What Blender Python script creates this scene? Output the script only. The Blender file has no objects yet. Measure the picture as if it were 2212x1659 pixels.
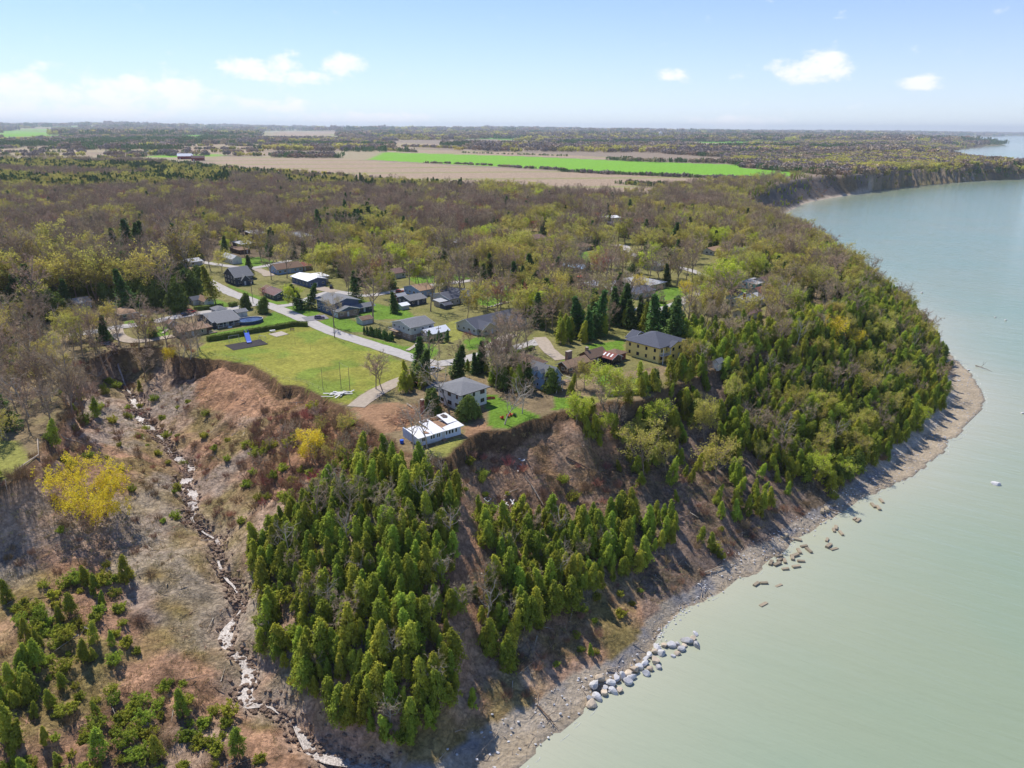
import bpy, bmesh, math, random
import numpy as np
from mathutils import Vector, Matrix

R = math.radians
SCN = bpy.context.scene
COL = SCN.collection

# ------------------------------------------------------------------ camera
SC = 1.28                      # metres per layout unit
PZ = 26.0 * SC                 # level of the village terrace above the lake
CZ = 88.0 * SC                 # height of the drone above the lake
FPX, CX, CY, HOR = 1530.0, 1106.0, 829.5, 278.5
PITCH = math.atan((CY - HOR) / FPX)
ROLL = R(0.35)
cam_d = bpy.data.cameras.new("camera")
cam = bpy.data.objects.new("camera", cam_d)
COL.objects.link(cam)
cam_d.sensor_width = 36.0
cam_d.lens = 36.0 * FPX / 2212.0
cam_d.clip_start = 1.0
cam_d.clip_end = 90000.0
cam.matrix_world = Matrix.Translation((0, 0, CZ)) @ Matrix.Rotation(R(90) - PITCH, 4, 'X') @ Matrix.Rotation(ROLL, 4, 'Z')
SCN.camera = cam

# ------------------------------------------------------------------ sun, sky
SUN_EL, SUN_AZ = R(53), math.atan2(-0.60, 0.80)     # azimuth measured from +Y towards +X
sun_d = bpy.data.lights.new("sun", 'SUN')
sun_d.energy = 3.8
sun_d.angle = R(0.53)
sun_d.color = (1.0, 0.955, 0.89)
sun = bpy.data.objects.new("sun", sun_d)
COL.objects.link(sun)
sdir = Vector((math.sin(SUN_AZ) * math.cos(SUN_EL), math.cos(SUN_AZ) * math.cos(SUN_EL), math.sin(SUN_EL)))
sun.rotation_euler = sdir.to_track_quat('Z', 'Y').to_euler()

world = bpy.data.worlds.new("World")
SCN.world = world
world.use_nodes = True
SKY_STRENGTH = 0.096
vs = SCN.view_settings
vs.view_transform = 'Standard'
vs.look = 'None'
vs.exposure = 0.5
vs.gamma = 1.0
vs.use_curve_mapping = False
SCN.cycles.max_bounces = 6
SCN.cycles.diffuse_bounces = 3
SCN.cycles.glossy_bounces = 2
SCN.cycles.transmission_bounces = 2
SCN.cycles.volume_bounces = 0
SCN.cycles.transparent_max_bounces = 4
SCN.cycles.caustics_reflective = False
SCN.cycles.caustics_refractive = False
SCN.cycles.sample_clamp_indirect = 4.0
SCN.cycles.use_denoising = True


def px_ray(u, v):
    x = (u - CX) / FPX
    y = -(v - CY) / FPX
    c, s = math.cos(ROLL), math.sin(ROLL)
    x, y = x * c - y * s, x * s + y * c
    c, s = math.cos(PITCH), math.sin(PITCH)
    return x, c + y * s, y * c - s


def P(u, v, z=PZ):
    """A place on the level z that the photograph shows at (u, v) of a 2212 x 1659 view."""
    dx, dy, dz = px_ray(u, v)
    t = (z - CZ) / dz
    return np.array((dx * t, dy * t))


def proj(x, y, z):
    c, s = math.cos(PITCH), math.sin(PITCH)
    zz = z - CZ
    f = y * c - zz * s
    up = y * s + zz * c
    f = np.where(f < 0.1, 0.1, f)
    a, b = x / f, up / f
    c, s = math.cos(ROLL), math.sin(ROLL)
    a, b = a * c + b * s, -a * s + b * c
    return CX + a * FPX, CY - b * FPX


def build_world():
    nt = world.node_tree
    nt.nodes.clear()
    N, Lk = nt.nodes.new, nt.links.new
    out = N('ShaderNodeOutputWorld')
    bg = N('ShaderNodeBackground')
    bg.inputs['Strength'].default_value = SKY_STRENGTH
    sky = N('ShaderNodeTexSky')
    sky.sky_type = 'NISHITA'
    sky.sun_disc = False
    sky.sun_elevation = SUN_EL
    sky.sun_rotation = SUN_AZ
    sky.altitude = 200.0
    sky.air_density = 1.0
    sky.dust_density = 0.0
    sky.ozone_density = 3.0
    tc = N('ShaderNodeTexCoord')
    sep = N('ShaderNodeSeparateXYZ')
    Lk(tc.outputs['Generated'], sep.inputs[0])

    def M(op, a, b=None, c=None, clamp=False):
        n = N('ShaderNodeMath')
        n.operation = op
        n.use_clamp = clamp
        for i, q in enumerate((a, b, c)):
            if q is None:
                continue
            if isinstance(q, (int, float)):
                n.inputs[i].default_value = q
            else:
                Lk(q, n.inputs[i])
        return n.outputs[0]
    az = M('ARCTAN2', sep.outputs[0], sep.outputs[1])
    el = M('ARCSINE', sep.outputs[2])
    blobs = [(45, 218, 118, 50), (262, 203, 104, 34), (380, 204, 86, 32), (215, 246, 130, 20), (570, 150, 72, 24), (645, 168, 74, 15),
             (738, 142, 52, 20), (600, 228, 70, 14), (790, 256, 150, 13), (1758, 150, 72, 30), (1800, 140, 34, 24), (1450, 160, 44, 14),
             (1998, 178, 40, 13), (1600, 263, 100, 13)]
    comb = N('ShaderNodeCombineXYZ')
    Lk(az, comb.inputs[0])
    Lk(el, comb.inputs[1])
    rmin = None
    for (u, v, w, h) in blobs:
        d = Vector(px_ray(u, v)).normalized()
        a0, e0 = math.atan2(d.x, d.y), math.asin(d.z)
        vm = N('ShaderNodeVectorMath')
        vm.operation = 'MULTIPLY_ADD'
        Lk(comb.outputs[0], vm.inputs[0])
        vm.inputs[1].default_value = (FPX / w, FPX / h, 0)
        vm.inputs[2].default_value = (-a0 * FPX / w, -e0 * FPX / h, 0)
        ln = N('ShaderNodeVectorMath')
        ln.operation = 'LENGTH'
        Lk(vm.outputs[0], ln.inputs[0])
        rmin = ln.outputs['Value'] if rmin is None else M('MINIMUM', rmin, ln.outputs['Value'])
    r2 = M('MULTIPLY', rmin, rmin)
    mask = M('DIVIDE', 1.0, M('MULTIPLY_ADD', r2, r2, 1.0))

    def noise(scale, detail, rough, off):
        mp = N('ShaderNodeMapping')
        mp.inputs['Location'].default_value = (off, off * .7, 0)
        mp.inputs['Scale'].default_value = (1, 1.7, 1)
        Lk(comb.outputs[0], mp.inputs[0])
        n = N('ShaderNodeTexNoise')
        n.inputs['Scale'].default_value = scale
        n.inputs['Detail'].default_value = detail
        n.inputs['Roughness'].default_value = rough
        Lk(mp.outputs[0], n.inputs['Vector'])
        return n.outputs['Fac']
    n1 = noise(30.0, 5.0, 0.62, 0.0)
    n2 = noise(7.0, 3.0, 0.58, 4.0)
    # cumulus where the photograph has them, low broken cumulus all round, thin high veil
    cum = M('MULTIPLY_ADD', M('SUBTRACT', n1, 0.5), 2.6, mask)
    cum = M('MULTIPLY', M('SUBTRACT', cum, 0.32), 1.15, clamp=True)
    ss = M('MULTIPLY', M('MULTIPLY', cum, cum), M('SUBTRACT', 3.0, M('MULTIPLY', cum, 2.0)))
    veil = M('MULTIPLY', M('SUBTRACT', n2, 0.40), 1.6, clamp=True)
    lowband = M('SUBTRACT', 1.0, M('MULTIPLY', M('ABSOLUTE', M('SUBTRACT', el, 0.14)), 3.6), clamp=True)
    veil = M('MULTIPLY', veil, M('MULTIPLY', lowband, 0.35))
    pale = M('MULTIPLY', M('POWER', 2.718, M('MULTIPLY', M('MAXIMUM', el, 0.0), -7.0)), 0.60)
    veil = M('MAXIMUM', veil, pale)
    cov = M('ADD', M('MULTIPLY', ss, M('SUBTRACT', 0.96, veil)), veil, clamp=True)
    cc = N('ShaderNodeMix')
    cc.data_type = 'RGBA'
    Lk(cov, cc.inputs['Factor'])
    tint = N('ShaderNodeMix')
    tint.data_type = 'RGBA'
    tint.blend_type = 'MULTIPLY'
    tint.inputs['Factor'].default_value = 1.0
    Lk(sky.outputs[0], tint.inputs['A'])
    tint.inputs['B'].default_value = (.58, .77, 1.12, 1)      # cool white balance of the drone's camera
    Lk(tint.outputs['Result'], cc.inputs['A'])
    cc.inputs['B'].default_value = (8.1, 8.2, 8.5, 1)
    Lk(cc.outputs['Result'], bg.inputs['Color'])
    Lk(bg.outputs[0], out.inputs['Surface'])


build_world()
# ------------------------------------------------------------------ helpers
rng = np.random.default_rng(7)
random.seed(7)


def lin(r, g, b, k=1.0):
    f = lambda c: (c / 255 / 12.92) if c / 255 <= 0.04045 else ((c / 255 + 0.055) / 1.055) ** 2.4
    return (f(r) * k, f(g) * k, f(b) * k)


def _hash(ix, iy, s):
    h = (ix.astype(np.int64) * 374761393 + iy.astype(np.int64) * 668265263 + s * 1442695041) & 0x7fffffff
    h = ((h ^ (h >> 13)) * 1274126177) & 0x7fffffff
    return ((h ^ (h >> 16)) & 0xffffff) / float(0xffffff)


def vnoise(x, y, s=0):
    x = np.asarray(x, float)
    y = np.asarray(y, float)
    ix, iy = np.floor(x), np.floor(y)
    fx, fy = x - ix, y - iy
    fx, fy = fx * fx * (3 - 2 * fx), fy * fy * (3 - 2 * fy)
    a, b = _hash(ix, iy, s), _hash(ix + 1, iy, s)
    c, d = _hash(ix, iy + 1, s), _hash(ix + 1, iy + 1, s)
    return (a + (b - a) * fx) * (1 - fy) + (c + (d - c) * fx) * fy


def fbm(x, y, oct=4, s=0):
    t, a, n = 0.0, 0.5, 0.0
    for o in range(oct):
        t = t + a * vnoise(np.asarray(x) * 2 ** o, np.asarray(y) * 2 ** o, s + o * 17)
        n += a
        a *= 0.5
    return t / n


def inpoly(x, y, poly):
    x = np.asarray(x, float)
    y = np.asarray(y, float)
    ins = np.zeros(x.shape, bool)
    n = len(poly)
    for i in range(n):
        x0, y0 = poly[i]
        x1, y1 = poly[(i + 1) % n]
        if y0 == y1:
            continue
        c = ((y0 > y) != (y1 > y)) & (x < (x1 - x0) * (y - y0) / (y1 - y0) + x0)
        ins ^= c
    return ins


def polydist(x, y, pl):
    """distance to a polyline and the nearest point on it"""
    best = np.full(x.shape, 1e18)
    bx, by = np.zeros(x.shape), np.zeros(x.shape)
    for (x0, y0), (x1, y1) in zip(pl[:-1], pl[1:]):
        dx, dy = x1 - x0, y1 - y0
        L2 = dx * dx + dy * dy + 1e-12
        t = np.clip(((x - x0) * dx + (y - y0) * dy) / L2, 0, 1)
        qx, qy = x0 + t * dx, y0 + t * dy
        d = (x - qx) ** 2 + (y - qy) ** 2
        m = d < best
        best[m] = d[m]
        bx[m] = qx[m]
        by[m] = qy[m]
    return np.sqrt(best), bx, by


def smooth_line(pts, step=4.0):
    pts = [np.array(p, float) for p in pts]
    p = [2 * pts[0] - pts[1]] + pts + [2 * pts[-1] - pts[-2]]
    out = []
    for i in range(1, len(p) - 2):
        a, b, c, d = p[i - 1], p[i], p[i + 1], p[i + 2]
        n = max(1, int(np.linalg.norm(c - b) / step))
        n = min(n, 40)
        for k in range(n):
            t = k / n
            out.append(0.5 * ((2 * b) + (c - a) * t + (2 * a - 5 * b + 4 * c - d) * t * t + (3 * b - a - 3 * c + d) * t ** 3))
    out.append(p[-2])
    return out


# ---- materials
MATS = {}


def mat(name, colour, rough=0.85, var=0.12, scale=3.0, bump=0.0, bscale=8.0, spec=0.3, translucent=0.0, rand=0.0, metal=0.0, coord='Object', courses=0.0, streak=None, hue=0.0):
    if name in MATS:
        return MATS[name]
    m = bpy.data.materials.new(name)
    m.use_nodes = True
    nt = m.node_tree
    nt.nodes.clear()
    N, Lk = nt.nodes.new, nt.links.new
    out = N('ShaderNodeOutputMaterial')
    bs = N('ShaderNodeBsdfPrincipled')
    bs.inputs['Roughness'].default_value = rough
    bs.inputs['Metallic'].default_value = metal
    bs.inputs['Specular IOR Level'].default_value = spec
    tc = N('ShaderNodeTexCoord')
    nz = N('ShaderNodeTexNoise')
    nz.inputs['Scale'].default_value = scale
    nz.inputs['Detail'].default_value = 4.0
    vec = tc.outputs[coord]
    if streak:
        mp = N('ShaderNodeMapping')
        mp.inputs['Scale'].default_value = streak
        Lk(vec, mp.inputs[0])
        vec = mp.outputs[0]
    Lk(vec, nz.inputs['Vector'])
    mr = N('ShaderNodeMapRange')
    mr.inputs['From Min'].default_value = 0.3
    mr.inputs['From Max'].default_value = 0.7
    mr.inputs['To Min'].default_value = 1 - var
    mr.inputs['To Max'].default_value = 1 + var
    Lk(nz.outputs['Fac'], mr.inputs['Value'])
    hs = N('ShaderNodeHueSaturation')
    hs.inputs['Color'].default_value = (*colour, 1)
    val = mr.outputs[0]
    if courses:
        wv = N('ShaderNodeTexWave')
        wv.bands_direction = 'Z'
        wv.wave_profile = 'SAW'
        wv.inputs['Scale'].default_value = courses
        Lk(tc.outputs['Object'], wv.inputs['Vector'])
        r2 = N('ShaderNodeMapRange')
        r2.inputs['To Min'].default_value = 0.84
        r2.inputs['To Max'].default_value = 1.06
        Lk(wv.outputs['Fac'], r2.inputs['Value'])
        mu = N('ShaderNodeMath')
        mu.operation = 'MULTIPLY'
        Lk(val, mu.inputs[0])
        Lk(r2.outputs[0], mu.inputs[1])
        val = mu.outputs[0]
    if rand or hue:
        oi = N('ShaderNodeObjectInfo')
        if rand:
            r3 = N('ShaderNodeMapRange')
            r3.inputs['To Min'].default_value = 1 - rand
            r3.inputs['To Max'].default_value = 1 + rand
            Lk(oi.outputs['Random'], r3.inputs['Value'])
            mu = N('ShaderNodeMath')
            mu.operation = 'MULTIPLY'
            Lk(val, mu.inputs[0])
            Lk(r3.outputs[0], mu.inputs[1])
            val = mu.outputs[0]
        if hue:
            w = N('ShaderNodeTexWhiteNoise')
            w.noise_dimensions = '1D'
            Lk(oi.outputs['Random'], w.inputs['W'])
            r4 = N('ShaderNodeMapRange')
            r4.inputs['To Min'].default_value = 0.5 - hue
            r4.inputs['To Max'].default_value = 0.5 + hue
            Lk(w.outputs['Value'], r4.inputs['Value'])
            Lk(r4.outputs[0], hs.inputs['Hue'])
    Lk(val, hs.inputs['Value'])
    Lk(hs.outputs[0], bs.inputs['Base Color'])
    if bump:
        b2 = N('ShaderNodeTexNoise')
        b2.inputs['Scale'].default_value = bscale
        b2.inputs['Detail'].default_value = 5.0
        Lk(vec, b2.inputs['Vector'])
        bp = N('ShaderNodeBump')
        bp.inputs['Strength'].default_value = bump
        bp.inputs['Distance'].default_value = 0.1
        Lk(b2.outputs['Fac'], bp.inputs['Height'])
        Lk(bp.outputs[0], bs.inputs['Normal'])
    sh = bs.outputs[0]
    if translucent:
        tr = N('ShaderNodeBsdfTranslucent')
        Lk(hs.outputs[0], tr.inputs['Color'])
        mx = N('ShaderNodeMixShader')
        mx.inputs[0].default_value = translucent
        Lk(sh, mx.inputs[1])
        Lk(tr.outputs[0], mx.inputs[2])
        sh = mx.outputs[0]
    Lk(sh, out.inputs['Surface'])
    MATS[name] = m
    return m


# ---- objects
def link(o, parent=None):
    COL.objects.link(o)
    if parent is not None:
        o.parent = parent
    return o


def tag(o, label=None, cat=None, group=None, kind=None):
    if label:
        o['label'] = label
    if cat:
        o['category'] = cat
    if group:
        o['group'] = group
    if kind:
        o['kind'] = kind
    return o


def thing(name, label, cat, loc=(0, 0, 0), rz=0.0, group=None):
    o = bpy.data.objects.new(name, None)
    o.empty_display_size = 0.5
    COL.objects.link(o)
    o.location = loc
    o.rotation_euler = (0, 0, rz)
    return tag(o, label, cat, group)


def arr_mesh(name, V, F, mats, mi=None, smooth=False):
    """mesh from a vertex array and a triangle (n,3) or quad (n,4) array"""
    V = np.asarray(V, np.float32)
    F = np.asarray(F, np.int32)
    me = bpy.data.meshes.new(name)
    k = F.shape[1]
    me.vertices.add(len(V))
    me.vertices.foreach_set('co', V.ravel())
    me.loops.add(F.size)
    me.loops.foreach_set('vertex_index', F.ravel())
    me.polygons.add(len(F))
    me.polygons.foreach_set('loop_start', np.arange(0, F.size, k, dtype=np.int32))
    for m in (mats if isinstance(mats, (list, tuple)) else [mats]):
        me.materials.append(m)
    if mi is not None:
        me.polygons.foreach_set('material_index', np.asarray(mi, np.int32))
    me.polygons.foreach_set('use_smooth', np.full(len(F), smooth, bool))
    me.update(calc_edges=True)
    return me


class MB:
    def __init__(s):
        s.v, s.f = [], []

    def add(s, vs, fs):
        o = len(s.v)
        s.v += [tuple(map(float, q)) for q in vs]
        s.f += [tuple(i + o for i in q) for q in fs]
        return s

    def box(s, x0, x1, y0, y1, z0, z1):
        return s.add([(x0, y0, z0), (x1, y0, z0), (x1, y1, z0), (x0, y1, z0), (x0, y0, z1), (x1, y0, z1), (x1, y1, z1), (x0, y1, z1)],
                     [(0, 3, 2, 1), (4, 5, 6, 7), (0, 1, 5, 4), (1, 2, 6, 5), (2, 3, 7, 6), (3, 0, 4, 7)])

    def tube(s, pts, radii, n=6, cap=True):
        pts = [Vector(p) for p in pts]
        o = len(s.v)
        for i, p in enumerate(pts):
            d = (pts[min(i + 1, len(pts) - 1)] - pts[max(i - 1, 0)])
            d = d.normalized() if d.length > 1e-9 else Vector((0, 0, 1))
            a = d.cross(Vector((0, 0, 1)) if abs(d.z) < .9 else Vector((1, 0, 0))).normalized()
            b = d.cross(a)
            r = radii[i] if isinstance(radii, (list, tuple)) else radii
            for k in range(n):
                t = 2 * math.pi * k / n
                s.v.append(tuple(p + a * (r * math.cos(t)) + b * (r * math.sin(t))))
        for i in range(len(pts) - 1):
            for k in range(n):
                s.f.append((o + i * n + k, o + i * n + (k + 1) % n, o + (i + 1) * n + (k + 1) % n, o + (i + 1) * n + k))
        if cap:
            s.f.append(tuple(o + k for k in range(n))[::-1])
            s.f.append(tuple(o + (len(pts) - 1) * n + k for k in range(n)))
        return s

    def prism(s, poly, z0, z1):
        n = len(poly)
        a = sum(poly[i][0] * poly[(i + 1) % n][1] - poly[(i + 1) % n][0] * poly[i][1] for i in range(n))
        if a < 0:
            poly = poly[::-1]
        return s.add([(x, y, z0) for x, y in poly] + [(x, y, z1) for x, y in poly],
                     [tuple(range(n))[::-1], tuple(range(n, 2 * n))] + [(i, (i + 1) % n, n + (i + 1) % n, n + i) for i in range(n)])

    def mesh(s, name, m, smooth=False):
        me = bpy.data.meshes.new(name)
        me.from_pydata(s.v, [], s.f)
        for q in (m if isinstance(m, (list, tuple)) else [m]):
            me.materials.append(q)
        if smooth:
            me.polygons.foreach_set('use_smooth', np.ones(len(me.polygons), bool))
        me.update()
        return me

    def build(s, name, m, parent=None, smooth=False):
        return link(bpy.data.objects.new(name, s.mesh(name, m, smooth)), parent)


def add_mesh(name, me, parent=None, loc=None, rot=None, scale=None):
    o = bpy.data.objects.new(name, me)
    link(o, parent)
    if loc is not None:
        o.location = loc
    if rot is not None:
        o.rotation_euler = rot
    if scale is not None:
        o.scale = scale
    return o
# ------------------------------------------------------------------ terrain
def pp(lst, z=PZ):
    return [P(u, v, z) for u, v in lst]


# rim of the village terrace: left side of the ravine, round its head, along the park, past the cottages, along the headland
RIM = pp([(-420, 1180), (-180, 1120), (-40, 1075), (25, 1040), (78, 985), (112, 930), (148, 880), (128, 835), (165, 795), (235, 760), (300, 749),
          (345, 753), (395, 772), (447, 777), (500, 780), (563, 798), (597, 821), (612, 830), (643, 831), (672, 842), (707, 858), (740, 880), (780, 908),
          (830, 940), (865, 972), (914, 979), (941, 988), (974, 988), (979, 977), (996, 958), (1023, 942), (1055, 931), (1093, 927), (1112, 920),
          (1126, 910), (1147, 903), (1172, 901), (1212, 888), (1260, 880), (1310, 868), (1365, 866), (1420, 850), (1500, 815), (1560, 790), (1640, 762)])
RIM += [SC * np.array(p) for p in [(100, 218), (125, 250), (147, 300), (163, 360), (176, 430), (184, 500), (190, 580), (196, 640), (207, 690), (226, 715)]]
RIM += pp([(1625, 425), (1675, 402), (1728, 386), (1790, 381), (1858, 377), (1925, 371), (1992, 366), (2080, 360), (2212, 354)])
FARRIM = [(1150, 1900), (1400, 2500), (2000, 3650), (2900, 4850), (3380, 5420), (3400, 6100), (4900, 9600), (8600, 14200), (12500, 18600), (26000, 26000)]
RIM += [SC * np.array(p) for p in FARRIM]
RIM = smooth_line(RIM, 2.0)
rim = np.array(RIM)
_j = (fbm(rim[:, 0] * .12, rim[:, 1] * .12, 3, 5) - .5) * 3.2 + (vnoise(rim[:, 0] * .55, rim[:, 1] * .55, 8) - .5) * 1.2
_t = np.gradient(rim, axis=0)
_t /= np.linalg.norm(_t, axis=1)[:, None] + 1e-9
_j = _j + np.where((rim[:, 1] > 830) & (rim[:, 1] < 2600), (fbm(rim[:, 0] * .014, rim[:, 1] * .014, 3, 15) - .5) * 46, 0)
rim = rim + np.stack([-_t[:, 1], _t[:, 0]], 1) * (_j * (rim[:, 1] < 1400))[:, None]
_sm = rim.copy()
for _ in range(2):
    _sm[1:-1] = (rim[:-2] + 2 * rim[1:-1] + rim[2:]) / 4
    rim = np.where((rim[:, 1:2] > 830), _sm, rim)
rim_poly = np.vstack([rim, [(26000 * SC, 60000), (-40000, 60000), (-40000, rim[0, 1])]])

SHORE = [SC * np.array(p) for p in [(-80, 20), (-30, 55)]] + pp([(1000, 1760), (1085, 1700), (1134, 1657), (1154, 1627), (1204, 1587), (1241, 1564), (1274, 1534), (1300, 1500), (1335, 1470), (1370, 1445),
            (1402, 1404), (1416, 1377), (1451, 1334), (1474, 1314), (1511, 1298), (1562, 1276), (1600, 1248), (1628, 1248), (1649, 1223), (1698, 1188),
            (1719, 1167), (1761, 1139), (1824, 1101), (1880, 1073), (1963, 1038), (2012, 1003), (2037, 979), (2071, 939), (2122, 885), (2130, 858),
            (2119, 833), (2090, 798), (2046, 757), (2030, 733), (2022, 709), (2014, 692), (1975, 672)], 0.0)
SHORE += [SC * np.array(p) for p in [(211, 400), (216, 450), (219, 510), (223, 580), (231, 645)]]
SHORE += pp([(1648, 490), (1678, 470), (1708, 453), (1742, 438), (1795, 427), (1858, 417), (1895, 408), (1942, 403), (1992, 397), (2075, 392), (2142, 387), (2212, 383)], 0.0)
FARSHORE = [(1220, 1850), (1480, 2450), (2090, 3600), (2990, 4790), (3470, 5390), (3490, 6050), (4960, 9560), (8700, 14150), (12600, 18500), (26000, 25600)]
SHORE += [SC * np.array(p) for p in FARSHORE]
SHORE = smooth_line(SHORE, 3.0)
shore = np.array(SHORE)
shore = shore + np.stack([(vnoise(shore[:, 0] * .2, shore[:, 1] * .2, 3) - .5), (vnoise(shore[:, 0] * .2, shore[:, 1] * .2, 4) - .5)], 1) * 2.0
lake_poly = np.vstack([shore, [(90000, 26000), (90000, -3000), (shore[0, 0], -3000)]])

BEACH = pp([(930, 1659), (1011, 1590), (1077, 1556), (1147, 1526), (1214, 1476), (1331, 1429), (1397, 1389), (1437, 1334), (1500, 1288), (1527, 1240), (1607, 1190), (1684, 1148),
            (1737, 1110), (1789, 1092), (1820, 1060), (1876, 1018), (1911, 980), (1951, 956), (2006, 915), (2030, 869), (2035, 821), (2030, 783), (2008, 739),
            (1998, 718), (1968, 690)], 1.5 * SC)

CTRL = '''180,815,19.5 235,790,18.7 290,860,16.3 302,891,15.2 328,916,14.4 353,949,13.5 377,981,12.6 412,1001,11.9 400,1031,11.3 410,1058,10.8 413,1114,9.9 440,1138,9.3
470,1161,8.8 473,1208,8.1 493,1242,7.5 510,1265,7 517,1305,6.3 487,1348,5.7 497,1388,5.1 540,1422,4.3 533,1462,3.8 520,1492,3.4 540,1510,3.1 587,1518,2.8
633,1555,2.2 653,1592,1.7 733,1635,1.1 830,1655,.8
420,830,19.5 500,850,21.2 600,880,22 560,822,24 470,798,24.3 510,805,23.6 640,850,24 690,880,24 520,930,16.8 600,960,18.8 680,930,22.3 690,1000,20.5 620,1030,17.5 540,1040,14 480,1050,12.3 450,1000,13.6 370,880,16.4
340,800,20 300,790,20 250,830,17.5
850,1010,24.5 800,1020,24 760,1060,23 700,1085,20.5 640,1100,18 560,1130,13.5 520,1180,11 650,1200,15.5 760,1150,20.5 860,1100,22.5 940,1080,22.5 985,1060,21 1000,1150,17.5
900,1250,17 760,1280,14.5 620,1300,10.5 560,1360,7.2 700,1400,10.5 850,1400,12.5 960,1350,13 950,1500,7.5 820,1530,6.5 700,1520,5.8 640,1500,5 780,1610,3 880,1600,3.6 960,1590,2.8
1015,1180,15.5 1010,1300,10.7 1005,1400,7.5 990,1500,4.8 1060,1120,13.8 1060,1350,8.6 1080,1250,11.5
1010,1000,22 1050,965,22.5 1100,955,22.5 1150,935,23 1040,1015,19.6 1150,1000,18.8 1220,960,20.5 1260,930,22.5 1330,920,22 1080,1090,14.3 1180,1080,13.8 1250,1050,14.3 1120,1150,12.6 1200,1180,10.4 1300,1150,9.3
1350,1080,11 1300,1000,14.3 1400,1000,13 1480,1080,9.2 1560,1050,9 1560,1150,4.6 1480,1180,5.8 1100,1300,9.3 1200,1300,7 1300,1250,6.4 1400,1270,3.4 1450,1230,4 1330,1350,3.2 1200,1420,3 1100,1480,3
1420,920,18 1520,900,17 1600,900,15 1560,840,22 1640,850,17 1700,900,13 1800,900,9.5 1900,850,8.5 1850,780,14 1940,760,9 1700,1000,7.5 1640,1080,5.5 1900,930,4 1970,830,5.5
-40,1095,24 0,1070,24 60,1045,23.6 100,995,23.6 150,930,23 160,975,20 200,900,19 250,885,17.6 230,950,17 300,970,15 330,1025,13.8 200,1080,16.6 120,1120,17.3 300,1120,12.6 380,1150,10.6 40,1200,15 200,1230,12.8 320,1250,10.4
420,1260,8.7 30,1350,12 160,1400,10.3 300,1380,8.8 400,1420,6.5 100,1500,9.2 250,1520,7.4 420,1520,4.9 60,1600,9.2 200,1620,6.6 400,1620,4.2 550,1620,2.9 650,1650,1.8 0,1659,8.6
-150,1300,14 -150,1600,9.5 -300,1200,20 100,1720,7 350,1720,4 600,1720,2'''
C_XY, C_Z = [], []
for w in CTRL.split():
    u, v, z = map(float, w.split(','))
    C_XY.append(P(u, v, z * SC))
    C_Z.append(z * SC)
for b in BEACH:
    C_XY.append(b)
    C_Z.append(1.5 * SC)
C_XY, C_Z = np.array(C_XY), np.array(C_Z)


SCARP = np.array(pp([(455, 778), (500, 780), (563, 798), (597, 821), (643, 831), (700, 856)]) + pp([(974, 988), (979, 977), (996, 958), (1023, 942), (1055, 931), (1093, 927), (1126, 910), (1160, 902)]))
SCARP2 = SCARP


STREAM = np.array(smooth_line([P(u, v, z * SC) for u, v, z in [tuple(map(float, w.split(','))) for w in CTRL.split()[:28]]], 1.5))


def base_low(x, y, dS, dE, inlake):
    f = dS / (dS + dE + 1e-6)
    d1, _, _ = polydist(x, y, SCARP)
    top = 0.975 - 0.06 * np.exp(-(d1 / 9.0) ** 2)
    h = top * PZ * f ** 1.1
    return np.where(inlake, -np.minimum(0.05 * dS, 4.0), h)


_dS, _, _ = polydist(C_XY[:, 0], C_XY[:, 1], shore[(shore[:, 1] < 3000)])
_dE, _, _ = polydist(C_XY[:, 0], C_XY[:, 1], rim[(rim[:, 1] < 3000)])
_res = C_Z - base_low(C_XY[:, 0], C_XY[:, 1], _dS, _dE, np.zeros(len(C_Z), bool))
KL = 26.0
_K = np.exp(-np.hypot(C_XY[:, None, 0] - C_XY[None, :, 0], C_XY[:, None, 1] - C_XY[None, :, 1]) / KL)
_W = np.linalg.solve(_K + np.eye(len(C_Z)) * 0.02, _res)


def plateau(x, y):
    far = np.clip((y - 1600) / 9000, 0, 2.2)
    inl = np.clip((0.72 * y - x) / (1.2 * y + 1), 0, 1)
    hill = (fbm(x / 2600, y / 2600, 3, 31) - .42) * 150 * np.clip((y - 3000) / 9000, 0, 1.2) + (fbm(x / 700, y / 700, 3, 32) - .5) * 14 * np.clip((y - 900) / 1500, 0, 1)
    return PZ + (fbm(x / 60, y / 60, 2, 30) - .5) * 0.7 + far * 26 * inl + np.maximum(hill * (.25 + .75 * inl), -8 * far)


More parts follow.
